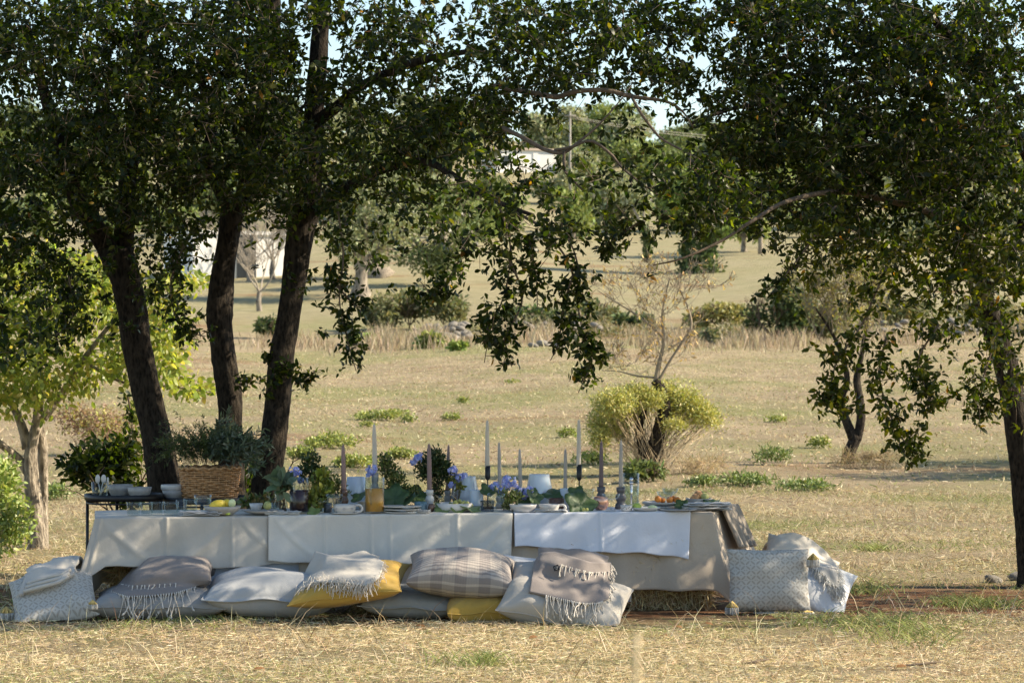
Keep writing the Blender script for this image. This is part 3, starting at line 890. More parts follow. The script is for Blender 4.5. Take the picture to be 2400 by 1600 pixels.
limb([(2440, 1400, 14.6, 120), (2425, 1300, 14.6, 78), (2405, 1180, 14.6, 64), (2392, 1050, 14.6, 62), (2372, 920, 14.6, 58), (2340, 800, 14.6, 54), (2305, 700, 14.6, 48), (2262, 590, 14.6, 44), (2240, 470, 14.6, 42), (2225, 330, 14.6, 36), (2180, 200, 14.5, 32), (2135, 110, 14.4, 30), (2100, 20, 14.4, 26), (2080, -120, 14.4, 20)], oaks[3], 'trunk', seg=22, noise=.035, seed=12)
limb([(2232, 470, 14.6, 26), (2150, 400, 14.3, 20), (2020, 330, 13.9, 16), (1880, 250, 13.6, 13), (1740, 250, 13.4, 10), (1620, 290, 13.2, 8)], oaks[3], 'limb', seed=13)
limb([(2300, 700, 14.6, 24), (2380, 560, 14.4, 26), (2420, 420, 14.3, 24), (2350, 250, 14.0, 26), (2270, 130, 13.9, 24), (2180, 40, 13.8, 18)], oaks[3], 'limb', seed=14)
limb([(2250, 520, 14.5, 22), (2120, 480, 13.9, 16), (1980, 450, 13.4, 13), (1850, 470, 13.0, 11), (1760, 520, 12.8, 9), (1690, 565, 12.7, 7), (1600, 605, 12.6, 5), (1530, 622, 12.6, 3)], oaks[3], 'branch', seg=8, mat=M_twig, seed=15, noise=.03)
# bare branches across the gap in the middle
limb([(1150, 200, 13.2, 12), (1270, 222, 13.0, 13), (1305, 228, 13.0, 13), (1350, 215, 12.9, 12), (1420, 212, 12.9, 11), (1480, 226, 12.9, 10), (1560, 238, 12.9, 7), (1600, 262, 12.9, 5), (1625, 300, 12.9, 3)], oaks[2], 'branch', seg=8, mat=M_twig, seed=20, noise=.05)
limb([(1480, 226, 12.9, 7), (1500, 262, 12.8, 7), (1520, 290, 12.8, 7), (1550, 325, 12.8, 6), (1610, 358, 12.8, 5), (1650, 380, 12.8, 3)], oaks[2], 'branch', seg=8, mat=M_twig, seed=21, noise=.05)
limb([(1180, 300, 12.9, 11), (1230, 325, 12.8, 11), (1280, 352, 12.7, 10), (1320, 358, 12.7, 9), (1350, 338, 12.7, 7), (1400, 296, 12.7, 5), (1450, 240, 12.7, 3), (1480, 200, 12.7, 2)], oaks[2], 'branch', seg=8, mat=M_twig, seed=22, noise=.05)
limb([(1300, 352, 12.7, 7), (1340, 345, 12.65, 7), (1385, 330, 12.6, 7), (1430, 360, 12.6, 7), (1455, 390, 12.6, 6), (1490, 420, 12.6, 5), (1560, 470, 12.6, 3)], oaks[2], 'branch', seg=8, mat=M_twig, seed=23, noise=.05)
limb([(1322, 356, 12.7, 8), (1324, 400, 12.65, 7), (1345, 425, 12.6, 6), (1370, 450, 12.6, 4)], oaks[2], 'branch', seg=8, mat=M_twig, seed=24, noise=.05)
limb([(1170, 475, 12.9, 8), (1250, 520, 12.7, 7), (1330, 560, 12.6, 5), (1360, 640, 12.5, 4)], oaks[2], 'branch', seg=8, mat=M_twig, seed=25)
for path, s in spray_paths:
    ow = oaks[int(owner_of(np.array([path[0][0]]))[0])]
    V, Fq = tube_arrays(s[::3], np.linspace(.006, .002, len(s[::3])), 5)
    link('branch', mesh_py('branch', V, Fq), M_twig, ow)

for k in range(4):
    sel = towner == k
    T, U, A = tips[sel], tdir[sel], tA[sel]
    P, D, Nn, l, w = rosettes(T, U)
    big = np.repeat(tsc[sel], 9); l = l * big; w = w * big
    nl = len(P)
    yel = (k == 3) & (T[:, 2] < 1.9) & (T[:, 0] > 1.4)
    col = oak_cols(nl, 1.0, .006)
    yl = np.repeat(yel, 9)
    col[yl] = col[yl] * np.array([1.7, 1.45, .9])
    o = link('crown', leaf_mesh('crown', P, D, Nn, l, w, col, curl=.22), M_oakleaf, oaks[k], smooth=False)
    o['kind'] = 'stuff'
    sub = rng.random(len(T)) < .8
    o = link('twigs', twig_mesh('twigs', A[sub], T[sub], .0022), M_twig, oaks[k], smooth=False)
    o['kind'] = 'stuff'

# ------------------------------------------------------------------ other vegetation
def branching(base, h, levels=5, spread=.55, n0=5, r0=.05, seed=0, up=.35, shrink=.72, trunk=.28, lean=(0, 0)):
    """bare branching skeleton: list of (A, B, ra, rb)"""
    g = np.random.default_rng(seed); out = []
    def grow(p, dr, ln, r, lev):
        segs = 3
        q = p
        for s in range(segs):
            dr = unit(dr + g.normal(size=3) * .13 + np.array([0, 0, .03]))
            nq = q + dr * ln / segs
            out.append((q, nq, r * (1 - .25 * s / segs), r * (1 - .25 * (s + 1) / segs))); q = nq
            if lev > 0 and s > 0 and g.random() < .5:
                side = unit(g.normal(size=3)); grow(q, unit(dr + side * spread * 1.3 + np.array([0, 0, up * .5])), ln * shrink * .8, r * .45, lev - 1)
        if lev > 0:
            for _ in range(2 + (g.random() < .4)):
                side = unit(g.normal(size=3)); side = side - dr * np.dot(side, dr)
                grow(q, unit(dr + side * spread + np.array([0, 0, up])), ln * shrink * g.uniform(.8, 1.15), r * .62, lev - 1)
    b = np.asarray(base, float)
    top = b + np.array([lean[0], lean[1], h * trunk])
    out.append((b - np.array([0, 0, .05]), (b + top) / 2 + g.normal(size=3) * h * .01, r0 * 1.15, r0))
    out.append((out[-1][1], top, r0, r0 * .9))
    for i in range(n0):
        a = 2 * PI * i / n0 + g.uniform(-.4, .4)
        grow(top, unit(np.array([math.cos(a) * spread * 1.3, math.sin(a) * spread * 1.3, .55 + up])), h * (1 - trunk) * .36, r0 * .55, levels - 1)
    return out

def skel_mesh(name, sk, seg=4, rmin=.0):
    A = np.array([s[0] for s in sk]); B = np.array([s[1] for s in sk]); ra = np.maximum(np.array([s[2] for s in sk]), rmin); rb = np.maximum(np.array([s[3] for s in sk]), rmin)
    n = len(A); T = unit(B - A); S = unit(np.cross(T, np.array([.3, .9, .31]))); Q = np.cross(T, S)
    V = np.empty((n, 2 * seg, 3))
    for j in range(seg):
        o = math.cos(2 * PI * j / seg) * S + math.sin(2 * PI * j / seg) * Q
        V[:, j] = A + o * ra[:, None]; V[:, seg + j] = B + o * rb[:, None]
    pat = []
    for j in range(seg):
        k = (j + 1) % seg; pat += [j, k, seg + k, seg + j]
    loops = (np.arange(n)[:, None] * 2 * seg + np.array(pat)).ravel()
    return mesh_np(name, V.reshape(-1, 3), loops, np.full(n * seg, 4))

def blob_points(blobs, n):
    """points through a set of ellipsoids (cx,cy,cz,rx,ry,rz), denser towards the shell"""
    b = np.array(blobs); w = b[:, 3] * b[:, 4] * b[:, 5]; w = w ** .8; w /= w.sum()
    i = rng.choice(len(b), n, p=w)
    dirs = rand_unit(n); r = rng.random(n) ** .42
    return b[i, :3] + dirs * r[:, None] * b[i, 3:] * (1 + .12 * rng.normal(size=(n, 1))), dirs

def leafy(name, pts, dirs, L, W_, cols, cw, mat, parent, jit=.2, droop=-.2, shape=(.3, 1., .7, .85), curl=.2):
    n = len(pts)
    D = unit(rand_unit(n) + dirs * .5 + np.array([0, 0, droop]))
    Nn = unit(rand_unit(n) + np.array([0, 0, .6]))
    l = rng.uniform(L[0], L[1], n)
    o = link(name, leaf_mesh(name, pts, D, Nn, l, l * W_, pick(cols, cw, n, jit), curl, shape), mat, parent, smooth=False)
    o['kind'] = 'stuff'
    return o

# pear tree, left, backlit
d = 17.4; x = (88 - 1200) * d / F
pear = thing('pear_tree', (x, d, gz(x, d)), 'sunlit yellow-green pear tree with pale forking trunk at the left edge', 'tree')
limb([(92, 1352, d, 84), (88, 1290, d, 56), (80, 1200, d, 40), (74, 1120, d, 34), (72, 1060, d, 30), (88, 980, d, 24), (95, 880, d, 24), (110, 760, d, 16), (150, 640, d, 9)], pear, 'trunk', mat=M_palebark, seed=31)
limb([(74, 1120, d, 24), (45, 1075, d, 20), (0, 1040, d - .1, 17), (-60, 990, d - .2, 14)], pear, 'limb', mat=M_palebark, seed=32)
limb([(66, 1050, d, 26), (48, 990, d, 20), (20, 930, d, 16), (-20, 840, d, 12)], pear, 'limb', mat=M_palebark, seed=33)
limb([(92, 1000, d + .1, 22), (100, 1070, d + .15, 24), (100, 1180, d + .2, 26), (94, 1300, d + .1, 40)], pear, 'limb', mat=M_palebark, seed=34)
limb([(100, 980, d, 22), (140, 930, d, 18), (190, 850, d - .2, 13), (260, 760, d - .3, 9), (330, 700, d - .4, 6)], pear, 'limb', mat=M_palebark, seed=35)
limb([(200, 850, d - .2, 9), (300, 900, d - .3, 7), (400, 905, d - .4, 5), (495, 920, d - .4, 3)], pear, 'branch', mat=M_palebark, seed=36, seg=6)
limb([(260, 760, d - .3, 8), (360, 670, d - .4, 6), (450, 640, d - .4, 3)], pear, 'branch', mat=M_palebark, seed=37, seg=6)
s = d / F
pb = []
for (cx, cy_, rx, ry) in [(20, 760, 90, 110), (120, 720, 100, 110), (230, 700, 90, 90), (340, 720, 80, 90), (400, 780, 55, 90), (430, 655, 60, 36), (380, 860, 60, 60), (455, 905, 45, 28),
                          (30, 900, 80, 90), (110, 880, 80, 80), (200, 860, 60, 70), (230, 640, 60, 50), (120, 610, 80, 50), (20, 620, 60, 60), (290, 830, 60, 70), (-60, 800, 90, 180), (330, 960, 30, 30)]:
    p = at(cx, cy_, d - .2 + rng.normal() * .3); pb.append((p.x, p.y, p.z, rx * s, .35, ry * s))
pts, dr = blob_points(pb, 7500)
leafy('crown', pts, dr, (.036, .066), .26, [(.34, .40, .09), (.25, .32, .07), (.46, .44, .14), (.16, .22, .05)], [4, 3, 2, 2], M_pearleaf, pear, .15, -.7)

# light green shrub at the bottom left
d = 15.6; x = (20 - 1200) * d / F
sh = thing('pistachio_shrub', (x, d, gz(x, d)), 'pale green feathery shrub at the far left below the pear tree', 'shrub')
pts, dr = blob_points([(*at(-5, 1175, d), .16, .25, .2), (*at(40, 1215, d), .10, .2, .09), (*at(0, 1110, d), .10, .2, .12), (*at(-60, 1200, d), .25, .3, .35), (*at(30, 1255, d), .12, .2, .08)], 4200)
leafy('foliage', pts, dr, (.03, .05), .2, [(.30, .38, .10), (.42, .46, .17), (.20, .28, .07)], [3, 2, 2], M_herb, sh, .15, .1)
sk = branching((x - .12, d, gz(x, d)), .6, 3, .6, 6, .010, 41, trunk=.05)
link('stem', skel_mesh('stem', sk), M_twig, sh)

# dark oak suckers between the trunks
for (cx, cy_, rx, ry, d, cnt, lab) in [(245, 1085, 95, 62, 15.3, 1500, 'dark leafy oak sucker bush behind the black tray table'),
                                       (575, 1150, 45, 60, 15.2, 650, 'dark leafy sucker bush between the middle and right trunks')]:
    x = (cx - 1200) * d / F; s = d / F
    sb = thing('sucker_bush', (x, d, gz(x, d)), lab, 'bush', 'oak suckers under the trunks')
    pts, dr = blob_points([(x, d, zrow(cy_, d), rx * s, .25, ry * s), (x + rx * .5 * s, d, zrow(cy_ - ry * .6, d), rx * .4 * s, .2, ry * .5 * s), (x - rx * .4 * s, d, zrow(cy_ + 5, d), rx * .7 * s, .2, ry * .5 * s), (x + rx * .6 * s, d, zrow(cy_ + 70, d), rx * .3 * s, .15, ry * .7 * s)], cnt)
    leafy('foliage', pts, dr, (.04, .065), .22, OAK[:4], [4, 3, 3, 1], M_oakleaf, sb, .2, 0)
    link('stem', skel_mesh('stem', branching((x + .1, d, gz(x, d)), 1.0, 3, .6, 4, .014, 43)), M_twig, sb)

# dry thorny bush and weeds further back on the left
def bush(name, label, px, py, w, h, cols, cw, cnt, L, Wd, group=None, cat='bush', mat=None, twigs=True, tw_mat=None, seed=0, droop=.1, dd=None, lobes=6, stemmat=None):
    d = dd or d_for_row(py, px); s = d / F; x = (px - 1200) * s; z0 = gz(x, d)
    b = thing(name, (x, d, z0), label, cat, group)
    g = np.random.default_rng(seed + 100)
    bl = []
    W2, H2 = w * s / 2, h * s
    for i in range(lobes):
        a = g.uniform(-.62, .62); t = g.uniform(.3, .72)
        bl.append((x + a * W2, d + g.uniform(-.4, .4) * W2, z0 + t * H2 * (1 - .3 * abs(a)), W2 * g.uniform(.3, .5), W2 * g.uniform(.3, .5), H2 * g.uniform(.22, .34)))
    if cnt:
        pts, dr = blob_points(bl, cnt)
        pts[:, 2] = np.maximum(pts[:, 2], z0 + .02)
        leafy('foliage', pts, dr, L, Wd, cols, cw, mat or M_farleaf, b, .2, droop)
    if twigs:
        link('stem', skel_mesh('stem', branching((x, d, z0), H2 * .95, 4, .6, 6, H2 * .022, seed, trunk=.08), rmin=.0009 * d / 13), tw_mat or M_twig, b)
    return b

bush('thorn_bush', 'dry brown and yellow thorny bush behind the leftmost trunk', 240, 1065, 230, 150, [(.34, .22, .16), (.42, .40, .12), (.26, .16, .11)], [3, 3, 2], 2600, (.03, .06), .16, tw_mat=M_drytwig, seed=51)

# ------------------------------------------------------------------ broom shrub with the bare tree growing through it
d = d_for_row(1112, 1520); s = d / F; x = (1525 - 1200) * s; z0 = gz(x, d)
bt = thing('bare_tree', (x, d, z0), 'leafless pale tree with dark twisted trunk growing through the yellow broom', 'tree')
limb([(1520, 1115, d, 46), (1535, 1050, d, 38), (1548, 990, d, 30), (1560, 950, d, 26), (1548, 910, d, 24), (1535, 890, d, 22)], bt, 'trunk', mat=M_bark, seed=61)
limb([(1515, 1110, d, 34), (1505, 1040, d, 24), (1498, 1000, d, 22), (1512, 960, d, 10)], bt, 'limb', mat=M_bark, seed=62)
M_pt = M_greytwig2
limb([(1535, 900, d, 14), (1545, 850, d, 10), (1555, 800, d, 8), (1552, 740, d, 6), (1560, 690, d, 4), (1570, 650, d, 3)], bt, 'limb', mat=M_pt, seg=7, seed=63)
limb([(1540, 900, d, 9), (1568, 850, d, 7), (1600, 800, d, 7), (1620, 765, d, 6), (1612, 720, d, 4), (1595, 680, d, 3), (1590, 640, d, 2)], bt, 'limb', mat=M_pt, seg=7, seed=64)
limb([(1553, 790, d, 6), (1520, 760, d, 5), (1480, 730, d, 5), (1430, 700, d, 3), (1400, 680, d, 2)], bt, 'limb', mat=M_pt, seg=6, seed=65)
limb([(1535, 885, d, 6), (1490, 880, d, 5), (1450, 870, d, 3), (1410, 868, d, 2)], bt, 'limb', mat=M_pt, seg=6, seed=66)
sk = []
for (a, b_, ln, sd) in [(1555, 740, .30, 1), (1565, 690, .28, 2), (1600, 690, .30, 3), (1480, 730, .30, 4), (1440, 705, .26, 5), (1553, 790, .30, 6), (1520, 760, .28, 7), (1500, 880, .26, 8), (1545, 830, .26, 9), (1612, 720, .24, 10), (1460, 870, .2, 11), (1570, 860, .24, 12), (1530, 690, .28, 13)]:
    p = at(a, b_, d)
    q = branching(p, ln * 2.1, 4, .75, 3, .0055, 70 + sd, up=.15, trunk=.02)
    sk += q[2:]
link('twigs', skel_mesh('twigs', sk, 3, .0023), M_greytwig2, bt)
tipp = np.array([q[1] for q in sk if q[3] < .004])
tipp = tipp[rng.random(len(tipp)) < .10]
leafy('dry_leaves', tipp, rand_unit(len(tipp)), (.035, .065), .14, [(.50, .35, .14), (.58, .45, .20), (.42, .28, .12)], [3, 2, 2], M_farleaf, bt, .2, -.7)

br = thing('broom_shrub', (x, d, z0), 'dome of yellow-green broom on many thin stems round the bare tree', 'shrub')
bl = []
for (cx, cy_, rx, ry) in [(1440, 945, 50, 32), (1490, 925, 42, 26), (1420, 990, 46, 34), (1530, 935, 34, 22), (1480, 965, 40, 30), (1405, 1030, 26, 26), (1600, 940, 46, 30), (1640, 970, 42, 30), (1575, 960, 40, 20), (1670, 985, 22, 18), (1580, 995, 30, 12), (1450, 1010, 30, 20), (1560, 915, 30, 16)]:
    p = at(cx, cy_, d + rng.normal() * .18); bl.append((p.x, p.y, p.z, rx * s, rx * s * .9, ry * s))
pts, dr = blob_points(bl, 22000)
pts = pts + rng.normal(size=pts.shape) * np.where(rng.random((len(pts), 1)) < .25, .06, .012)
leafy('foliage', pts, dr, (.022, .045), .13, [(.50, .47, .13), (.38, .39, .12), (.56, .51, .18), (.26, .29, .10)], [4, 3, 2, 2], M_herb, br, .15, .3)
A, B = [], []
for i in range(130):
    e = bl[rng.integers(len(bl))]
    tgt = np.array(e[:3]) + rng.normal(size=3) * np.array(e[3:]) * .4
    a0 = np.array([x + rng.normal() * .10, d + rng.normal() * .1, z0])
    midp = (a0 + tgt) / 2 + np.array([0, 0, .05]) + rng.normal(size=3) * .02
    A += [a0, midp]; B += [midp, tgt]
link('stems', twig_mesh('stems', np.array(A), np.array(B), .0045), M_drytwig, br)
br.children[-1]['kind'] = 'stuff'
bush('weed_bush', 'small dark green weed bush at the foot of the broom', 1520, 1130, 110, 50, [(.10, .14, .05), (.16, .20, .07)], [2, 2], 900, (.05, .09), .14, seed=57)
bush('dry_weed', 'tan dried weed clump right of the broom foot', 1625, 1110, 170, 42, [(.50, .40, .25), (.42, .32, .19)], [2, 2], 700, (.06, .13), .022, mat=M_grass, seed=58, tw_mat=M_drytwig)

# ------------------------------------------------------------------ twin-trunk tree, right
d = d_for_row(1086, 1985); s = d / F; x = (1990 - 1200) * s; z0 = gz(x, d)
tt = thing('twin_tree', (x, d, z0), 'twin-trunk tree with thin pale bare branches in the right of the field', 'tree')
limb([(1985, 1092, d, 34), (1995, 1050, d, 28), (2008, 1020, d, 28)], tt, 'trunk', seed=81)
limb([(2000, 1030, d, 22), (1985, 990, d, 20), (1972, 950, d, 18), (1975, 925, d, 17), (1985, 890, d, 15), (1975, 840, d, 11), (1950, 780, d, 7), (1910, 720, d, 4)], tt, 'limb', seed=82)
limb([(2008, 1030, d, 22), (2018, 985, d, 20), (2016, 940, d, 18), (2008, 890, d, 17), (2020, 830, d, 12), (2030, 760, d, 8), (2045, 690, d, 4)], tt, 'limb', seed=83)
sk = []
for (a, b_, ln, sd) in [(1975, 850, .5, 1), (1950, 790, .45, 2), (1925, 750, .45, 3), (2015, 840, .5, 4), (2030, 770, .45, 5), (1990, 800, .5, 6), (1960, 740, .45, 7), (2000, 740, .45, 8), (2060, 760, .4, 9), (1920, 800, .4, 10), (2040, 710, .35, 11), (1890, 730, .3, 12)]:
    p = at(a, b_, d)
    sk += branching(p, ln * 1.9, 4, .5, 4, .009, 90 + sd, up=.4, trunk=.02)[2:]
link('twigs', skel_mesh('twigs', sk, 3, .0016), M_greytwig2, tt)
tipp = np.array([q[1] for q in sk if q[3] < .004])
tipp = tipp[rng.random(len(tipp)) < .35]
leafy('leaves', tipp, rand_unit(len(tipp)), (.03, .06), .2, [(.40, .36, .12), (.48, .42, .2), (.28, .28, .1)], [3, 2, 2], M_farleaf, tt, .2, -.4)
bush('dry_weed', 'tan dried weeds round the foot of the twin-trunk tree', 2030, 1098, 170, 52, [(.48, .38, .24), (.36, .27, .16), (.24, .2, .09)], [2, 2, 1], 900, (.06, .13), .025, mat=M_grass, seed=59, tw_mat=M_drytwig)

# ------------------------------------------------------------------ weeds in the field
YG = [(.36, .38, .10), (.27, .31, .08), (.19, .24, .06)]
for i, (px, py, w, h, cnt, where) in enumerate([(905, 985, 150, 44, 1300, 'largest of the clumps, above the tall cream candle'), (770, 1050, 150, 60, 1200, 'broad, just right of the rightmost left trunk'), (700, 1075, 70, 45, 500, 'touching the rightmost left trunk'),
        (830, 1095, 110, 50, 900, 'directly behind the left mauve candle'), (935, 1075, 90, 40, 600, 'between the tall candle and the topiary bunch'), (1060, 985, 50, 26, 250, 'above the topiary bunch'), (1330, 1025, 50, 36, 220, 'behind the right tall candle'),
        (1085, 945, 30, 26, 160, 'small, farther back above the topiary bunch'), (1380, 1090, 90, 50, 500, 'left of the broom foot'), (1200, 900, 40, 20, 120, 'tiny, below the hanging sprays'), (960, 990, 50, 26, 200, 'small, at the right of the largest clump'),
        (1915, 1050, 70, 46, 350, 'left of the twin-trunk tree'), (1820, 990, 60, 26, 220, 'right of the broom dome'), (860, 1000, 40, 20, 120, 'small, at the left of the largest clump')]):
    bush('weed_clump', 'low yellow-green weed clump in the field, ' + where, px, py, w * 1.1, h * .72, YG, [3, 2, 2], int(cnt * 1.2), (.022, .045), .26, 'weed clumps in the field', 'weed', M_herb, False, seed=200 + i, lobes=16)
for i, (px, py, w, h, cnt, where) in enumerate([(1800, 1090, 120, 50, 700, 'bushy, between broom and twin-trunk tree'), (1760, 1140, 180, 36, 900, 'wide, beyond the right end of the table'), (1880, 1150, 160, 30, 700, 'below the twin-trunk tree'), (1640, 1140, 120, 26, 500, 'beyond the bowl of prickly pears'), (130, 1170, 120, 40, 600, 'left of the black tray table')]):
    bush('green_weed', 'mid-green weed patch, ' + where, px, py, w, h, [(.17, .23, .06), (.26, .31, .10), (.12, .17, .05)], [2, 2, 2], cnt, (.03, .06), .12, 'green weeds beyond the table', 'weed', M_herb, False, seed=230 + i, lobes=9)

# ------------------------------------------------------------------ far band: tall dry grass, hedge shrubs, stone wall
n = 11000
px = rng.uniform(420, 2450, n)
dd = rng.normal(75, 2.2, n); dd = np.where(px < 760, dd + 4, dd)
keep = (np.sin(px * .021) + np.sin(px * .0073 + 1) + rng.normal(size=n) * .7) > -.7
px, dd = px[keep], dd[keep]; n = len(px)
x = (px - 1200) * dd / F
az = rng.uniform(0, 6.28, n)
D = unit(np.stack([np.cos(az) * .28, np.sin(az) * .28, np.ones(n)], -1))
hh = rng.uniform(.2, .8, n) * np.clip(.75 + .5 * np.sin(px * .033) * np.sin(px * .011 + 2), .25, 1.2) * np.interp(px, [420, 700, 900, 1700, 2400], [.5, .5, 1, .9, .5])
me = blade_mesh('reed_grass', np.stack([x, dd, ground(x, dd)], -1), D, np.full(n, .013), hh, pick([(.42, .34, .24), (.32, .26, .175), (.50, .42, .31)], [2, 2, 1], n), np.stack([np.cos(az) * .1, np.sin(az) * .1, np.zeros(n)], -1))
tag(link('reed_grass', me, M_grass, smooth=False), 'band of tall tan dry grass across the field below the hedge', 'grass', kind='stuff')

bl = []
for k in range(120):
    px = rng.uniform(850, 2450); dd = rng.normal(80.5, 1.2); x = (px - 1200) * dd / F; hh_ = rng.uniform(.15, .5) * (1 + .6 * math.sin(px * .011))
    bl.append((x, dd, gz(x, dd) + hh_ * .5, rng.uniform(.4, 1.1), .6, max(.12, hh_ * .8)))
pts, dr = blob_points(bl, 9000)
sb_ = link('scrub', leaf_mesh('scrub', pts, unit(rand_unit(len(pts)) + np.array([0, 0, .5])), rand_unit(len(pts)), rng.uniform(.08, .2, len(pts)), rng.uniform(.012, .03, len(pts)), pick([(.26, .23, .14), (.20, .20, .11), (.33, .27, .18), (.15, .16, .08)], [2, 2, 2, 1], len(pts)), .2), M_farleaf, smooth=False)
tag(sb_, 'continuous low dull scrub along the hedge line behind the tall dry grass', 'scrub', kind='stuff')
SHR = [(.20, .21, .10), (.28, .26, .14), (.14, .17, .08)]
DSH = [(.09, .13, .05), (.14, .18, .07), (.06, .09, .04)]
for i, (px, py, w, h, cols, lab, cnt) in enumerate([
    (960, 772, 170, 85, SHR, 'grey-green twiggy shrub in the hedge line, left of the hanging sprays', 2600),
    (1040, 768, 150, 70, SHR, 'olive-grey shrub in the hedge line above the stone wall', 2000),
    (900, 770, 120, 60, SHR, 'leftmost dull green shrub of the hedge line', 1500),
    (1250, 775, 200, 50, DSH, 'dark green bramble mound in the hedge line between hanging sprays', 2200),
    (1390, 768, 160, 60, SHR, 'dull olive shrub in the hedge line behind the bare tree, left side', 1700),
    (1480, 780, 110, 50, DSH, 'dark bramble behind the bare tree in the hedge line', 1200),
    (1680, 772, 170, 60, [(.34, .31, .12), (.26, .25, .10)], 'yellowish shrub in the hedge line right of the bare tree', 1700),
    (1815, 805, 190, 130, DSH, 'dark green round shrub casting shadow left of the twin-trunk tree', 3600),
    (1930, 800, 160, 90, SHR, 'grey shrub directly behind the twin-trunk tree', 1800),
    (2100, 760, 220, 60, SHR, 'dull shrub in the hedge line between twin-trunk tree and right oak', 1700),
    (2290, 770, 200, 70, SHR, 'dull shrub in the hedge line behind the right oak', 1600),
    (630, 795, 65, 46, DSH, 'small round green shrub between the middle and right trunks', 900),
    (1010, 815, 90, 30, [(.24, .30, .08), (.3, .33, .12)], 'low green bramble in front of the hedge line', 900),
    (870, 812, 100, 22, [(.24, .32, .08), (.2, .27, .07)], 'low bright green plants in front of the hedge line', 800),
    (1075, 822, 45, 16, [(.3, .38, .1), (.2, .27, .07)], 'tiny bright green plant beside a pale stone', 200),
    (1650, 805, 80, 26, SHR, 'small dull shrub in the shadow at the field edge', 400)]):
    bush('hedge_shrub', lab, px, py, w, h * 1.2, cols, [2] * len(cols), cnt, (.10, .22), .2, 'hedge line shrubs', 'shrub', seed=300 + i, lobes=7)

# dry-stone wall of single stones
stone_me = []
for k in range(5):
    bm = bmesh.new(); bmesh.ops.create_icosphere(bm, subdivisions=2, radius=1)
    g = np.random.default_rng(k + 9)
    a = g.normal(size=(6, 3))
    for v in bm.verts:
        q = np.array(v.co); cc = 1 - .12 * max(0, max(float(np.dot(q, unit(t))) for t in a) - .55) * 4
        v.co = v.co * cc * (1 + g.normal() * .04)
    me = bpy.data.meshes.new('stone'); bm.to_mesh(me); bm.free(); me.materials.append(M_stone); stone_me.append(me)
xw = (1150 - 1200) * 79 / F
wall = thing('stone_wall', (xw, 79, gz(xw, 79)), 'tumbled low dry-stone wall half hidden in the tall grass', 'wall')
for i in range(120):
    px = rng.uniform(1000, 1100) if i < 60 else rng.uniform(1180, 1420) if i < 85 else rng.uniform(1990, 2300)
    dd = 78.6 + rng.normal() * .25; x = (px - 1200) * dd / F
    o = link('stone', stone_me[i % 5], None, wall)
    lvl = rng.integers(0, 4)
    o.matrix_parent_inverse = Matrix.Translation(-Vector(wall.location))
    o.location = (x, dd, gz(x, dd) + .05 + lvl * .12)
    sz = rng.uniform(.07, .14); o.scale = (sz * 1.4, sz, sz * .8); o.rotation_euler = rng.uniform(-.5, .5, 3)
for i, (px, py, sz, lab) in enumerate([(1040, 803, .35, 'pale boulder beside the low green bramble'), (1275, 812, .16, 'flat pale stone at the edge of the mown field'), (1250, 814, .12, 'small pale stone left of the flat stone'),
                                       (1310, 815, .14, 'small pale stone right of the flat stone'), (2330, 1365, .042, 'brown field stone near the foot of the right oak'), (2392, 1360, .05, 'grey field stone at the right picture edge')]):
    dd = d_for_row(py, px); x = (px - 1200) * dd / F
    o = link('field_stone', stone_me[i % 5].copy(), None); o.location = (x, dd, gz(x, dd) + sz * .3); o.scale = (sz * 1.5, sz, sz * .75)
    o.rotation_euler = rng.uniform(-.4, .4, 3)
    tag(o, lab, 'stone')

# ------------------------------------------------------------------ olive and other trees on the slope
def far_tree(name, label, px, py, w, h, cols, cnt, L=(.15, .32), Wd=.22, trunk_w=26, group=None, seed=0, bark=None, crown_lo=.28, lobes=10, ivy=0, dd=None, shift=0.):
    d = dd or d_for_row(py, px); s = d / F; x = (px - 1200) * s; z0 = gz(x, d)
    t = thing(name, (x, d, z0), label, 'tree', group)
    g = np.random.default_rng(seed)
    H = h * s; W2 = w * s / 2; r = trunk_w * s / 2
    top = np.array([x + g.normal() * .1 * W2, d, z0 + H * .55])
    sp = spline(np.array([[x, d, z0 - .2, r * 1.7], [x + g.normal() * r * .3, d, z0 + H * .10, r], [x + g.normal() * r, d, z0 + H * .3, r * .85], [*top, r * .4]]), 12)
    V, Fq = tube_arrays(sp[:, :3], sp[:, 3], 9, noise=.07, seed=seed)
    link('trunk', mesh_py('trunk', V, Fq), bark or M_greybark, t)
    sk = branching((sp[6][0], sp[6][1], sp[6][2]), H * .6, 3, .7, 5, r * .7, seed, trunk=.02)
    link('limbs', skel_mesh('limbs', sk[2:], 5), bark or M_greybark, t)
    bl = []
    for i in range(lobes):
        a = g.uniform(0, 6.28); q = math.sqrt(g.random()) * .68
        zt = g.uniform(crown_lo + .12, .84)
        sh_ = 1 - .5 * max(0, zt - .5)
        bl.append((x + shift * W2 + math.cos(a) * q * W2 * sh_, d + math.sin(a) * q * W2 * sh_, z0 + zt * H, W2 * g.uniform(.26, .44), W2 * g.uniform(.26, .44), H * g.uniform(.12, .2)))
    pts, dr = blob_points(bl, cnt)
    leafy('crown', pts, dr, L, Wd, cols, [2] * len(cols), M_farleaf, t, .22, -.1)
    if ivy:
        n = ivy; a = rng.uniform(0, 6.28, n); zz = rng.random(n) ** 1.1 * H * .5
        rr = r * 1.25 + np.abs(rng.normal(size=n)) * r * np.interp(zz, [0, H * .2, H * .5], [1.1, .7, .8])
        p = np.stack([x + np.cos(a) * rr, d + np.sin(a) * rr, z0 + zz], -1)
        leafy('ivy', p, np.stack([np.cos(a), np.sin(a), 0 * a], -1), (.12, .24), .4, DSH, [2, 2, 2], M_farleaf, t, .2, -.3)
    return t

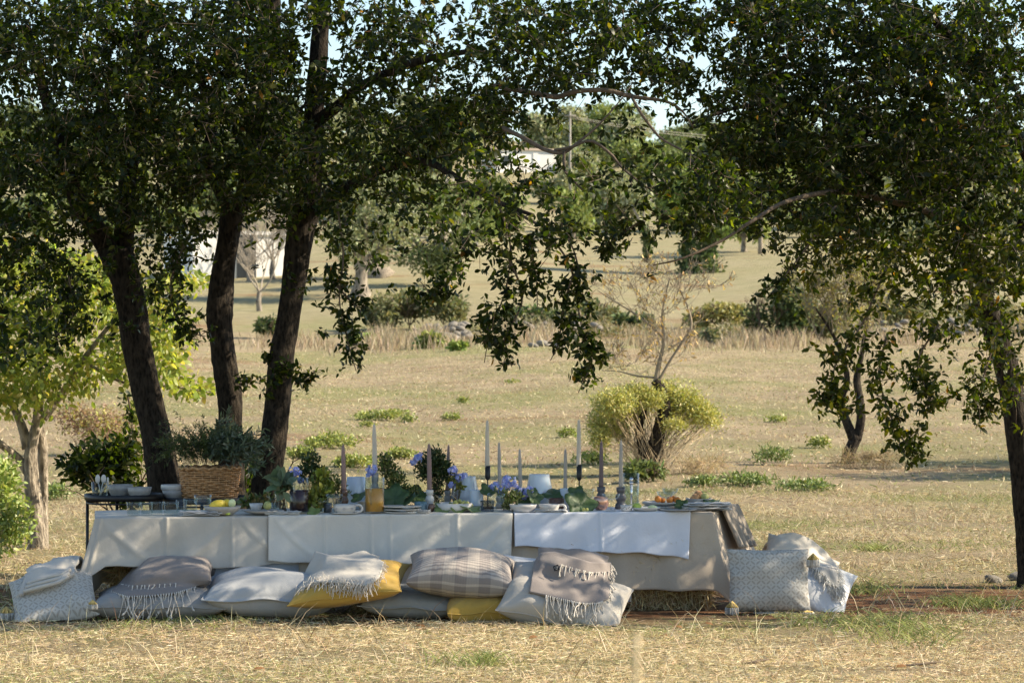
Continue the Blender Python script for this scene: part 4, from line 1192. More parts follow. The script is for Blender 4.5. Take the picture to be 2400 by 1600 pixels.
OLV = [(.25, .28, .16), (.32, .34, .21), (.17, .20, .10), (.38, .39, .26)]
GRN = [(.20, .25, .08), (.28, .32, .11), (.13, .18, .06)]
DRK = [(.12, .155, .055), (.17, .20, .08), (.08, .11, .04)]
far_tree('olive_tree', 'large olive tree with grey trunk behind the hedge, right of the rightmost left trunk', 842, 696, 380, 330, OLV[:3], 9000, (.10, .22), .2, 34, 'trees on the slope', 1, crown_lo=.12, lobes=14)
far_tree('olive_tree', 'big rounded green olive crown reaching low above the hedge shrubs', 1040, 668, 260, 250, [(.17, .21, .09), (.23, .26, .12), (.11, .15, .06)], 7000, (.10, .22), .2, 34, 'trees on the slope', 2, crown_lo=.0, lobes=14)
far_tree('olive_tree', 'old olive with pale spreading root flare behind the large olive', 895, 650, 260, 260, OLV, 3500, (.12, .25), .2, 52, 'trees on the slope', 3, bark=M_palebark, crown_lo=.25)
far_tree('ivy_tree', 'tree with dark ivy-wrapped trunk standing on the mown slope', 1640, 640, 220, 250, [(.17, .23, .06), (.24, .30, .09), (.11, .16, .05)], 5500, (.14, .3), .26, 34, 'trees on the slope', 4, crown_lo=.28, ivy=2200)
far_tree('green_tree', 'light green tree right of the ivy-wrapped tree', 1745, 590, 130, 130, [(.26, .31, .09), (.34, .38, .13)], 2600, (.16, .3), .26, 12, 'trees on the slope', 5, crown_lo=.2)
d = d_for_row(615, 1517)
ist = thing('ivy_dead_tree', ((1517 - 1200) * d / F, d, gz((1517 - 1200) * d / F, d)), 'thin forked dead tree wrapped in ivy left of the ivy-wrapped tree', 'tree', 'trees on the slope')
limb([(1517, 620, d, 9), (1515, 560, d, 8), (1500, 520, d, 6), (1480, 480, d, 4)], ist, 'trunk', mat=M_greybark, seg=7, step=.5)
limb([(1515, 565, d, 6), (1508, 500, d, 5), (1515, 430, d, 3)], ist, 'limb', mat=M_greybark, seg=6, step=.5)
q = px_path([(1517, 620, d, 9), (1515, 560, d, 8), (1505, 530, d, 6)]); q = spline(q, 60)
idx = rng.integers(0, 60, 700)
leafy('ivy', q[idx, :3] + rng.normal(size=(700, 3)) * .12, rand_unit(700), (.1, .2), .35, DSH, [1, 1, 1], M_farleaf, ist, .2, 0)
d = d_for_row(596, 1783)
pt = thing('pale_tree', ((1783 - 1200) * d / F, d, gz((1783 - 1200) * d / F, d)), 'tree with smooth pale grey trunk right of the light green tree', 'tree', 'trees on the slope')
limb([(1783, 600, d, 13), (1783, 540, d, 10), (1790, 470, d, 8), (1800, 420, d, 5)], pt, 'trunk', mat=M_palebark, seg=8, step=.5)
pts, dr = blob_points([(*at(1790, 440, d), 2.2, 2, 1.6), (*at(1830, 470, d), 1.4, 1.4, 1.0), (*at(1755, 470, d), 1.3, 1.3, .9)], 2500)
leafy('crown', pts, dr, (.16, .32), .26, GRN, [1, 1, 1], M_farleaf, pt, .2, -.1)

def bare_far(label, px, py, w, h, seed, name='bare_fruit_tree'):
    d = d_for_row(py, px); s = d / F; x = (px - 1200) * s; z0 = gz(x, d)
    t = thing(name, (x, d, z0), label, 'tree', 'trees on the slope')
    sk = branching((x, d, z0), h * s, 5, .6, 4, 6.5 * s, seed, up=.3, trunk=.22, shrink=.74)
    link('trunk', skel_mesh('trunk', sk[:2], 8), M_greybark, t)
    link('branches', skel_mesh('branches', [(a, b_, r1_ * .7, r2_ * .7) for a, b_, r1_, r2_ in sk[2:]], 3, .007), M_greytwig, t)
bare_far('small leafless fruit tree on red soil between the middle and right trunks', 608, 730, 150, 200, 5)
bare_far('slim leafless tree in front of the white wall, left of the middle trunk', 485, 640, 80, 150, 6)
bare_far('grey leafless tree in front of the white wall, between two dark trunks', 640, 655, 140, 190, 8)
bare_far('twiggy grey tree crowding the white wall just right of the middle trunk', 585, 660, 140, 180, 9)

# hillside wood: individual trees
hg = np.random.default_rng(77)
HL = [('olive tree on the wooded far hillside', OLV), ('mid-green round tree on the wooded far hillside', GRN), ('dark green tree on the wooded far hillside', DRK)]
protos = []
for k in range(6):
    n = 2600
    bl = []
    for i in range(11):
        a = hg.uniform(0, 6.28); q = math.sqrt(hg.random()) * .65; zt = hg.uniform(.25, .8)
        bl.append((math.cos(a) * q, math.sin(a) * q, zt * 1.5, hg.uniform(.3, .5), hg.uniform(.3, .5), hg.uniform(.2, .36)))
    pts, dr = blob_points(bl, n)
    D = unit(rand_unit(n) + dr * .6); Nn = unit(rand_unit(n) + np.array([0, 0, .6])); l = rng.uniform(.06, .15, n)
    cols = HL[k % 3][1]
    me = leaf_mesh('hill_crown', pts, D, Nn, l, l * .3, pick(cols, [1] * len(cols), n, .2), .2)
    me.materials.append(M_farleaf)
    V, Fq = tube_arrays([[0, 0, -.15], [.02, 0, .3], [0, .02, .7]], [.09, .07, .04], 7)
    tm = mesh_py('hill_trunk', V, Fq); tm.materials.append(M_greybark)
    protos.append((me, tm))
cnt_h = 0
for row in range(7):
    dd0 = [150, 178, 205, 235, 262, 290, 325][row]
    npx = [6, 19, 22, 22, 22, 24, 28][row]
    for i in range(npx):
        px = -60 + 2520 * (i + hg.uniform(.1, .9)) / npx
        if row == 0 and 1380 < px < 1900: continue
        if row in (3, 4) and 1135 < px < 1295: continue
        d = dd0 + hg.uniform(-9, 9); x = (px - 1200) * d / F
        k = int(hg.integers(6)); me, tm = protos[k]
        w = hg.uniform(2.3, 4.0) * (1.0 if row > 2 else .72)
        zone = ['behind the leftmost trunk', 'behind the middle and right trunks', 'right of the trunks', 'left of the utility pole', 'right of the utility pole', 'behind the crown of the right oak', 'at the far right'][int(np.digitize(px, [380, 700, 1050, 1336, 1600, 2100]))]
        lvl_ = ['at the foot of', 'low on', 'low on', 'halfway up', 'halfway up', 'high on', 'on the skyline of'][row]
        t = thing('hillside_tree', (x, d, gz(x, d) - .3), HL[k % 3][0].replace('on the wooded far hillside', lvl_ + ' the hill, ' + zone), 'tree', 'trees of the far hillside')
        for nm, m_ in (('crown', me), ('trunk', tm)):
            o = bpy.data.objects.new(nm, m_); COL.objects.link(o); o.parent = t
            if nm == 'crown': o['kind'] = 'stuff'
        t.scale = (w, w, w * hg.uniform(.8, 1.15)); t.rotation_euler = (0, 0, hg.uniform(0, 6.28))

# shadow-casting olive beyond the right edge of the frame
far_tree('olive_tree', 'olive tree just beyond the right edge whose shadow lies on the field', 3330, 1118, 900, 900, OLV, 5000, (.07, .13), .25, 50, 'trees on the slope', 15, dd=26.8, crown_lo=.25)

# ------------------------------------------------------------------ buildings, pole, wires
d = 118.; x0, x1 = (392 - 1200) * d / F, (672 - 1200) * d / F; zb = gz((x0 + x1) / 2, d) - .6; zt = zrow(548, d); xc = (x0 + x1) / 2
wb = thing('white_building', (xc, d + 3, zb), 'white plastered farm building behind the left trunks', 'building')
wr_ = Matrix.Rotation(R(24), 3, 'Z'); wc = Vector((xc, d + 3, 0))
mb = MB(); mb.box((xc, d + 3, (zb + zt) / 2), (x1 - x0, 4.5, zt - zb), wr_); bevel(mb.build('wall', M_house, wb, False), .02)
mb = MB(); mb.box((xc, d + 3, zt + .08), (x1 - x0 + .2, 4.7, .16), wr_); mb.build('parapet', M_house, wb, False)
q = wc + wr_ @ Vector((-(x1 - x0) * .03, -2.27, 0)); mb = MB(); mb.box((q.x, q.y, zb + 1.6), (.9, .08, 2.0), wr_); mb.build('door', M_dark, wb, False)
d = 262.; x0, x1 = (1140 - 1200) * d / F, (1292 - 1200) * d / F; zb = gz(0, d) - .8; zt = zrow(352, d)
hb = thing('hill_house', ((x0 + x1) / 2, d, zb), 'low pale flat house on the hillside beside the utility pole', 'building')
hr = Matrix.Rotation(R(22), 3, 'Z'); hc = Vector(((x0 + x1) / 2, d + 2, 0))
def hbox(nm, off, size, mat):
    q = hc + hr @ Vector((off[0], off[1], 0)); mb = MB(); mb.box((q.x, q.y, off[2]), size, hr); mb.build(nm, mat, hb, False)
hbox('wall', (0, 0, (zb + zt) / 2), (x1 - x0, 4, zt - zb), M_house)
hbox('roof', (0, 0, zt + .1), (x1 - x0 + .4, 4.4, .2), M_roof)
hbox('pillar', ((x1 - x0) * .15, -2.02, zt - .9), (.5, .1, 1.3), M_house)
hbox('window', (-(x1 - x0) * .33, -2.02, zt - 1.0), (.8, .08, .8), M_dark)
d = 205.; xp = (1336 - 1200) * d / F
up = thing('utility_pole', (xp, d, gz(xp, d)), 'slender pale utility pole standing before the wooded hill', 'pole')
mb = MB(); mb.tube([(xp, d, gz(xp, d) - .3), (xp, d, zrow(262, d))], [.11, .075], 8); mb.build('shaft', M_pole, up)
mb = MB(); mb.box((xp, d - .15, zrow(272, d)), (.9, .1, .1)); mb.build('crossarm', M_pole, up)
for k, (ya, yb) in enumerate([(272, 322), (276, 330)]):
    A = np.array(at(1336, ya, d - .15)); B = np.array(at(1960, yb, d + 25)); t = np.linspace(0, 1, 24)[:, None]
    pp = A + (B - A) * t; pp[:, 2] -= (4 * t * (1 - t))[:, 0] * .7
    mb = MB(); mb.tube(pp, .022, 4); tag(mb.build('power_line', M_pole), ['upper sagging power line running right from the pole', 'lower sagging power line running right from the pole'][k], 'wire')

# ------------------------------------------------------------------ table on straw bales
TZ = .485
FA = at(222, 1217, 12.7); FA.z = TZ
FB = at(1668, 1203, 13.2); FB.z = TZ
BK = Vector((.185, .67, 0))
FN = (FB - FA).cross(Vector((0, 0, 1))).normalized()    # out of the front face, towards the camera
def tpt(px, off=0., out=0.):
    """point on the table top seen at column px, off metres behind the front edge"""
    A = FA + BK * (off / BK.length); Dv = FB - FA
    k = (px - 1200) / F
    t = (k * A.y - A.x) / (Dv.x - k * Dv.y)
    p = A + Dv * t + FN * out
    return p

low = thing('low_table', ((FA.x + FB.x) / 2, 13.3, .35), 'long low plank table standing on straw bales under the cloths', 'table')
for k in range(5):
    a = FA + BK * (k / 5 + .006); b_ = FB + BK * (k / 5 + .006); w = BK * (.188)
    pr = [a, b_, b_ + w, a + w]
    V = [(p.x, p.y, TZ - .035) for p in pr] + [(p.x, p.y, TZ - .004) for p in pr]
    link('plank', mesh_py('plank', V, [(3, 2, 1, 0), (4, 5, 6, 7), (0, 1, 5, 4), (1, 2, 6, 5), (2, 3, 7, 6), (3, 0, 4, 7)]), M_wood, low, False)
for t in (.12, .5, .86):
    c = FA.lerp(FB, t) + BK * .5
    mb = MB(); mb.box((c.x, c.y, TZ - .035 - .031), (.09, .55, .058)); mb.build('batten', M_wood, low, False)

def bale(c, size, ang, label):
    b = thing('straw_bale', (c[0], c[1], gz(c[0], c[1])), label, 'bale', 'straw bales under the table')
    rot = Matrix.Rotation(ang, 3, 'Z'); z0 = gz(c[0], c[1])
    cc = Vector((c[0], c[1], z0 + size[2] / 2))
    mb = MB(); mb.box(cc, (size[0] - .03, size[1] - .03, size[2] - .02), rot); bevel(mb.build('core', simple('bale_core', (.30, .20, .09), .95, .4, 40, .8, 60), b, False), .03)
    n = 8000
    P = rng.uniform(-.5, .5, (n, 3)) * np.array(size)
    f = rng.integers(0, 4, n)
    P[f == 0, 1] = -size[1] / 2; P[f == 1, 1] = -size[1] / 2; P[f == 2, 0] = size[0] / 2 * rng.choice([-1, 1], int((f == 2).sum())); P[f == 3, 2] = size[2] / 2
    out = np.zeros((n, 3)); out[(f < 2), 1] = -1; out[f == 2, 0] = np.sign(P[f == 2, 0]); out[f == 3, 2] = 1
    D = unit(np.array([0, 0, -1.]) * rng.uniform(-.4, 1.5, (n, 1)) + rand_unit(n) * .6 + out * .38)
    D[f == 3] = unit(rand_unit(int((f == 3).sum())) * np.array([1, 1, .3]))
    Rm = np.array(rot)
    P = P @ Rm.T + np.array(cc); D = D @ Rm.T
    H = rng.uniform(.04, .13, n)
    H = np.minimum(H, np.where(D[:, 2] < -.1, (P[:, 2] - z0 + .01) / np.maximum(-D[:, 2], .1), H)); H = np.maximum(H, .01)
    me = blade_mesh('straw', P, D, rng.uniform(.0012, .0026, n), H, pick([(.68, .53, .28), (.78, .65, .40), (.52, .37, .18), (.35, .22, .09)], [3, 3, 2, 1], n), rand_unit(n) * .12)
    o = link('straw', me, M_straw, b, False); o['kind'] = 'stuff'
ang = math.atan2(FB.y - FA.y, FB.x - FA.x)
pR = FA.lerp(FB, .83) + BK * .42; pL = FA.lerp(FB, .13) + BK * .55; pM = FA.lerp(FB, .5) + BK * .55
bale((pR.x, pR.y), (.80, .44, .385), ang, 'straw bale showing below the beige cloth at the right end of the table')
bale((pL.x - .14, pL.y), (.62, .44, .385), ang, 'straw bale in shadow below the white cloth at the left end of the table')
bale((pM.x, pM.y), (.74, .44, .385), ang, 'straw bale under the middle of the table behind the cushions')

def cloth_panel(name, label, cols, mat, out0, top_off, nz=34, nx=90, folds=.006, seed=0, thick=.004, creases=(), cat='cloth', lift=.0, sweeps=()):
    """cols: (px_top, px_bottom, hem_row, outward_at_hem) along the front edge, left to right"""
    c = np.array(cols, float)
    u = np.linspace(0, 1, nx); xi = np.linspace(0, 1, len(c))
    lens = np.concatenate([[0], np.cumsum(np.abs(np.diff(c[:, 0])) + .4 * np.abs(np.diff(c[:, 2])) + 1)]); lens /= lens[-1]
    g = np.random.default_rng(seed); ph = g.uniform(0, 6.28, 6)
    V = []
    rows = []
    ntop = 8
    for i, uu in enumerate(u):
        pt_, pb_, hem, ob = [np.interp(uu, lens, c[:, k]) for k in range(4)]
        colv = []
        base = tpt(pt_, 0, out0)
        for j in range(ntop):
            off = top_off * (1 - j / ntop)
            q = tpt(pt_, off + .0, 0); q.z = TZ + .004 + lift + .0012 * math.sin(pt_ * .05 + j + ph[5])
            colv.append(q)
        bb = tpt(pb_, 0, out0 + ob)
        zh = zrow(hem + 2.2 * math.sin(pt_ * .021 + ph[1]) + 1.4 * math.sin(pt_ * .07 + ph[2]), bb.y)
        for j in range(nz + 1):
            t = j / nz
            s = t ** 1.15
            q = base.lerp(bb, s)
            zz = TZ + .004 + lift - (TZ + .004 + lift - zh) * t
            if j == 0: zz -= .002
            wob = 1.5 * folds * t ** .8 * (math.sin(pt_ * .024 + ph[0]) + .7 * math.sin(pt_ * .051 + ph[1] + t * 1.2) + .4 * math.sin(pt_ * .11 + ph[2]))
            wob += .0022 * math.sin(t * 9 + pt_ * .03 + ph[3]) * math.sin(pt_ * .017 + ph[4])
            for cx in creases:
                wob += .008 * math.exp(-((pt_ - cx) / 3.5) ** 2)
            for a_, b_ in sweeps:
                u_ = (pt_ - a_) / (b_ - a_)
                if 0 < u_ < 1: wob += .007 * math.exp(-((t - u_ ** .8) / .09) ** 2) * math.sin(PI * u_) ** .5
            q = q + FN * (wob + .004); q.z = zz
            colv.append(q)
        rows.append(colv)
    m = len(rows[0])
    V = [p for r_ in rows for p in r_]
    Fq = [(i * m + j, i * m + j + 1, (i + 1) * m + j + 1, (i + 1) * m + j) for i in range(nx - 1) for j in range(m - 1)]
    o = link(name, mesh_py(name, V, Fq), mat)
    md = o.modifiers.new('thickness', 'SOLIDIFY'); md.thickness = thick; md.offset = 1
    if label: tag(o, label, cat)
    return o

# beige table cloth: front, and wrapped round the right end
def beige():
    nx, nz = 70, 26
    o = cloth_panel('beige_tablecloth', 'beige linen tablecloth hanging to the straw bales at the right end of the table',
                    [(700, 700, 1400, .02), (940, 940, 1396, .02), (1200, 1200, 1380, .02), (1437, 1440, 1377, .03), (1560, 1572, 1382, .035), (1640, 1676, 1386, .05), (1668, 1722, 1430, .10)],
                    M_beige, .0, .45, nx=160, folds=.007, seed=3, cat='tablecloth')
    # the end drop, joined to the front at the corner
    V, Fq = [], []
    nu = 40
    c0 = FB + FN * .004; c1 = FB + BK
    RN = Vector((BK.y, -BK.x, 0)).normalized()
    hemc = tpt(1722, 0, .104)
    for i in range(nu + 1):
        t = i / nu
        top = c0.lerp(c1, t)
        for j in range(nz + 1):
            s = j / nz
            zh = np.interp(t, [0, .06, .2, .8, .93, 1], [zrow(1430, hemc.y), .06, .20, .22, .10, .08])
            fl = np.interp(t, [0, .1, .3, .8, 1], [.0, .10, .07, .08, .16])
            bo = top + RN * fl
            if t < .12: bo = bo.lerp(Vector((hemc.x, hemc.y, 0)), 1 - t / .12)
            if t > .85: bo = bo + BK * ((t - .85) / .15 * .18)
            q = top.lerp(bo, s ** 1.1); q = q + RN * (.010 * s * math.sin(t * 23)); q.z = TZ + .004 - (TZ + .004 - zh) * s
            V.append(q)
    m = nz + 1
    Fq = [(i * m + j, i * m + j + 1, (i + 1) * m + j + 1, (i + 1) * m + j) for i in range(nu) for j in range(nz)]
    # flat top piece at the right
    b = len(V)
    for i in range(13):
        for j in range(13):
            p = FB.lerp(FA, i / 12 * .5) + BK * (j / 12); V.append(Vector((p.x, p.y, TZ + .0035)))
    Fq += [(b + i * 13 + j, b + i * 13 + j + 1, b + (i + 1) * 13 + j + 1, b + (i + 1) * 13 + j) for i in range(12) for j in range(12)]
    e = link('end_drop', mesh_py('end_drop', V, Fq), M_beige, o)
    e.matrix_parent_inverse = Matrix.Identity(4)
    md = e.modifiers.new('thickness', 'SOLIDIFY'); md.thickness = .004; md.offset = -1
beige()
cloth_panel('white_undercloth', 'bluish white cloth glimpsed below the left linen cloth behind the cushions', [(440, 440, 1385, .01), (620, 620, 1388, .012), (760, 760, 1388, .012)], M_under, -.02, .0, nx=40, folds=.004, seed=5)
cloth_panel('white_undercloth', 'white cloth corner showing beside the ivory cushion above the straw', [(1330, 1330, 1400, .01), (1478, 1482, 1408, .015)], M_under, -.05, .0, nx=24, folds=.003, seed=6)
# left linen cloth incl. the drooping left corner and end drop
def left_cloth():
    o = cloth_panel('linen_tablecloth', 'pale linen cloth with sharp fold creases draped over the left end of the table',
                    [(222, 172, 1388, .08), (238, 205, 1352, .06), (262, 246, 1326, .04), (390, 388, 1328, .03), (543, 543, 1328, .03), (697, 697, 1322, .025)],
                    M_linenL, .012, .66, nx=190, folds=.007, seed=11, creases=(237, 390, 543), cat='tablecloth', lift=.003, sweeps=((238, 375), (540, 420), (560, 690)))
    V, Fq = [], []
    nu, nz = 24, 22
    c0 = FA + FN * .016; c1 = FA + BK; LN = Vector((-BK.y, BK.x, 0)).normalized()
    hemc = tpt(172, 0, .096)
    for i in range(nu + 1):
        t = i / nu; top = c0.lerp(c1, t)
        for j in range(nz + 1):
            s = j / nz
            zh = np.interp(t, [0, .15, .4, 1], [zrow(1388, hemc.y), .10, .16, .12]); fl = np.interp(t, [0, .2, 1], [0, .09, .08])
            bo = top + LN * fl
            if t < .2: bo = bo.lerp(Vector((hemc.x, hemc.y, 0)), 1 - t / .2)
            q = top.lerp(bo, s ** 1.1) + LN * (.008 * s * math.sin(t * 17)); q.z = TZ + .007 - (TZ + .007 - zh) * s
            V.append(q)
    m = nz + 1
    Fq = [(i * m + j, (i + 1) * m + j, (i + 1) * m + j + 1, i * m + j + 1) for i in range(nu) for j in range(nz)]
    e = link('end_drop', mesh_py('end_drop', V, Fq), M_linenL, o); e.matrix_parent_inverse = Matrix.Identity(4)
    md = e.modifiers.new('thickness', 'SOLIDIFY'); md.thickness = .004; md.offset = -1
left_cloth()
cloth_panel('white_tablecloth', 'plain white cotton cloth over the middle of the table front', [(628, 627, 1317, .03), (757, 757, 1320, .03), (900, 900, 1322, .03), (1050, 1050, 1321, .03), (1199, 1192, 1320, .03)],
            M_linenW, .020, .6, nx=190, folds=.005, seed=21, creases=(760, 868, 912, 1070), cat='tablecloth', lift=.007, sweeps=((640, 750), (1195, 1100)))
cloth_panel('table_runner', 'bright white napkin runner with a centre crease at the right of the table front', [(1203, 1202, 1282, .03), (1260, 1262, 1282, .03), (1330, 1330, 1288, .03), (1405, 1405, 1292, .03), (1500, 1500, 1297, .03), (1570, 1570, 1305, .035), (1616, 1608, 1309, .04)],
            M_runner, .016, .4, nx=160, folds=.005, seed=23, creases=(1405,), cat='table runner', lift=.007)
# folded taupe cloth over the right end
def taupe():
    V, Fq = [], []
    RN = Vector((BK.y, -BK.x, 0)).normalized()
    a = FB + BK * .22; b_ = FB + BK * .80; nu, nz = 30, 20
    for i in range(nu + 1):
        t = i / nu; top = a.lerp(b_, t)
        for j in range(-6, nz + 1):
            if j < 0:
                q = top - RN * (-j / 6 * .30); q.z = TZ + .011 + .003 * math.sin(t * 12)
            else:
                s = j / nz; q = top + RN * (.022 + .085 * s + .012 * math.sin(t * 20) * (.3 + s)); q.z = TZ + .011 - s * (.19 + .02 * t)
            V.append(q)
    m = nz + 7
    Fq = [(i * m + j, i * m + j + 1, (i + 1) * m + j + 1, (i + 1) * m + j) for i in range(nu) for j in range(m - 1)]
    o = link('taupe_throw', mesh_py('taupe_throw', V, Fq), M_taupe)
    md = o.modifiers.new('thickness', 'SOLIDIFY'); md.thickness = .012; md.offset = 1
    tag(o, 'folded taupe throw hanging over the right end of the table', 'throw')
taupe()

# ------------------------------------------------------------------ cushions
BVH = {}
def pillow_geom(loc, size, rot, seed=0, n=50, puff=.5, pinch=.09, flange=0., wr=.006, flat=0., uvs=(1, 1), floor=None, ep=2.6):
    w, h, t = size
    g = np.random.default_rng(seed); ph = g.uniform(0, 6.28, 10)
    u = np.linspace(-1, 1, n)
    u = np.sign(u) * (1 - (1 - np.abs(u)) ** 1.35)
    U, Vv = np.meshgrid(u, u, indexing='ij')
    fl = 1 - flange
    e = np.clip(1 - np.abs(U / fl) ** ep, 0, 1) * np.clip(1 - np.abs(Vv / fl) ** ep, 0, 1)
    th = t / 2 * e ** puff
    X = w / 2 * U * (1 - pinch * (1 - Vv ** 2)) ; Y = h / 2 * Vv * (1 - pinch * (1 - U ** 2))
    edge = (np.maximum(np.abs(U), np.abs(Vv))) ** 6
    def wrk(k):
        a = np.arctan2(Vv, U)
        return wr * (np.sin(a * 9 + ph[k]) * edge * 1.2 + .55 * np.sin(a * 31 + 3 * np.sin(a * 5 + ph[k])) * np.maximum(np.abs(U), np.abs(Vv)) ** 3 + 1.1 * np.sin(U * 2.3 + ph[k + 3]) * np.sin(Vv * 2.9 + ph[k]) + .8 * np.sin(U * 4.1 + Vv * 3 + ph[k + 1]) + .6 * np.sin(Vv * 6.3 - U * 2.2 + ph[k + 2])) * np.minimum(1, e * 6 + .1) * (e > 0)
    seamw = wr * .9 * np.sin(np.arctan2(Vv, U) * 7 + ph[9]) * edge
    top = np.stack([X, Y, th + wrk(0) + seamw], -1); bot = np.stack([X, Y, -th * (1 - flat) + wrk(4) * .5 + seamw], -1)
    E = Euler([R(a) for a in rot], 'XYZ').to_matrix(); Rm = np.array(E)
    Vt = top.reshape(-1, 3) @ Rm.T + np.array(loc); Vb = bot.reshape(-1, 3) @ Rm.T + np.array(loc)
    Vall = np.concatenate([Vt, Vb])
    if floor is None: floor = np.maximum(ground(Vall[:, 0], Vall[:, 1]), 0) + .004
    Vall[:, 2] = np.maximum(Vall[:, 2], floor)
    idx = np.arange(n * n).reshape(n, n)
    q = np.stack([idx[:-1, :-1], idx[1:, :-1], idx[1:, 1:], idx[:-1, 1:]], -1).reshape(-1, 4)
    qb = q[:, ::-1] + n * n
    uv = np.stack([(U + 1) / 2 * uvs[0], (Vv + 1) / 2 * uvs[1]], -1).reshape(-1, 2)
    return Vall, q, qb, uv, idx

def pillow(name, label, loc, size, rot, mat, seed=0, n=50, puff=.5, pinch=.09, flange=0., wr=.006, flat=0., seam=None, uvs=(1, 1), group='floor cushions along the table', floor=None, ep=2.6):
    """loc: centre; size: width, height, thickness; rot euler degrees (90 about x = standing, facing the camera)"""
    Vall, q, qb, uv, idx = pillow_geom(loc, size, rot, seed, n, puff, pinch, flange, wr, flat, uvs, floor, ep)
    me = mesh_np(name, Vall, np.concatenate([q, qb]).ravel(), np.full(len(q) * 2, 4))
    uv_of(me, np.concatenate([uv, uv]))
    BVH[label] = (Vall, [tuple(r_) for r_ in np.concatenate([q, qb])])
    th_ = thing(name, (loc[0], loc[1], float(np.min(Vall[:, 2]))), label, 'cushion', group)
    cov = link('cover', me, mat, th_)
    if seam:
        ring = [idx[i, 0] for i in range(n)] + [idx[-1, j] for j in range(1, n)] + [idx[i, -1] for i in range(n - 2, -1, -1)] + [idx[0, j] for j in range(n - 2, 0, -1)]
        P = Vall[ring]
        P = np.vstack([P, P[:1]])
        V, Fq = tube_arrays(P, .0032, 5, cap=False)
        link('piping', mesh_py('piping', V, Fq), seam, cov)
    return th_

def bvh(*labels):
    V, Fq = [], []
    for l in labels:
        v, f = BVH[l]; o = len(V); V += [tuple(p) for p in v]; Fq += [tuple(int(i) + o for i in q) for q in f]
    return BVHTree.FromPolygons(V, Fq)

CAMP = Vector((0, 0, CH))
def drape(name, label, quad, over, mat, d0, nu=46, nv=34, thick=.008, fold=.006, seed=0, back=.12, ragged=.0, lift=.008, group=None, cat='throw', bulk=None):
    """throw laid over cushions; quad of columns [(pxTop,pyTop,pxBot,pyBot), ...] left to right as seen from the front"""
    if bulk:
        bV, bq, bqb, buv, _ = pillow_geom(*bulk[:3], seed=seed + 50, n=24, puff=.42, pinch=.04, wr=.006, floor=bulk[3])
        BVH['bulk' + label] = (bV, [tuple(r_) for r_ in np.concatenate([bq, bqb])]); over = list(over) + ['bulk' + label]
    tree = bvh(*over) if over else None
    c = np.array(quad, float); g = np.random.default_rng(seed); ph = g.uniform(0, 6.28, 8)
    xi = np.linspace(0, 1, len(c)); u = np.linspace(0, 1, nu)
    top = np.stack([np.interp(u, xi, c[:, 0]), np.interp(u, xi, c[:, 1])], -1); bot = np.stack([np.interp(u, xi, c[:, 2]), np.interp(u, xi, c[:, 3])], -1)
    for _ in range(2):
        top[1:-1] = (top[:-2] + 2 * top[1:-1] + top[2:]) / 4; bot[1:-1] = (bot[:-2] + 2 * bot[1:-1] + bot[2:]) / 4
    v = np.linspace(0, 1, nv)
    PX = top[:, None, 0] * (1 - v) + bot[:, None, 0] * v; PY = top[:, None, 1] * (1 - v) + bot[:, None, 1] * v
    Dp = np.full((nu, nv), np.nan)
    if tree:
        for i in range(nu):
            for j in range(nv):
                dr = (at(PX[i, j], PY[i, j], 10) - CAMP).normalized()
                hit = tree.ray_cast(CAMP, dr)
                if hit[0] is not None: Dp[i, j] = hit[0].y
    ok = ~np.isnan(Dp)
    if not ok.any(): Dp[:] = d0
    else:
        mean = np.nanmean(Dp)
        for i in range(nu):
            for j in range(nv):
                if not ok[i, j]:
                    # nearest valid row below, else column mean
                    k = j
                    while k < nv - 1 and not ok[i, k]: k += 1
                    if ok[i, k]: Dp[i, j] = Dp[i, k] + .0006 * (k - j) ** 1.5
                    else:
                        k = j
                        while k > 0 and not ok[i, k]: k -= 1
                        Dp[i, j] = Dp[i, k] - .001 * (j - k) if ok[i, k] else mean
    # drape: cloth never dips sharply behind
    for _ in range(8):
        q = Dp.copy()
        q[1:-1] = (Dp[:-2] + 2 * Dp[1:-1] + Dp[2:]) / 4; q[:, 1:-1] = (q[:, :-2] + 2 * q[:, 1:-1] + q[:, 2:]) / 4
        Dp = np.minimum(q, np.where(ok, Dp, 99))
    uu, vv = np.meshgrid(u, v, indexing='ij')
    Dp = Dp - lift - thick - fold * (np.sin(uu * 11 + vv * 3 + ph[0]) + .7 * np.sin(uu * 19 - vv * 4 + ph[1]) + .5 * np.sin(vv * 9 + ph[2]) + 1.2) * .6
    V = np.stack([(PX - 1200) * Dp / F, Dp, CH - (PY - HOR) * Dp / F], -1)
    nb = 6
    bk = []
    for k in range(nb, 0, -1):
        s = k / nb
        p = V[:, 0].copy(); p[:, 1] += back * s; p[:, 2] += .006 * math.sin(s * 3.14) - .05 * s * s * (back / .12)
        bk.append(p)
    Vv = np.concatenate([np.stack(bk, 1), V], 1)
    m = nv + nb
    idx = np.arange(nu * m).reshape(nu, m)
    q = np.stack([idx[:-1, :-1], idx[:-1, 1:], idx[1:, 1:], idx[1:, :-1]], -1).reshape(-1, 4)
    me = mesh_np(name, Vv.reshape(-1, 3), q.ravel(), np.full(len(q), 4))
    t = thing(name, tuple(Vv[nu // 2, nb + nv // 2]), label, cat, group)
    if bulk:
        link('folded_layers', mesh_np('folded_layers', bV, np.concatenate([bq, bqb]).ravel(), np.full(len(bq) * 2, 4)), mat, t)
    o = link('cloth', me, mat, t)
    md = o.modifiers.new('thickness', 'SOLIDIFY'); md.thickness = thick; md.offset = -1
    return t, V

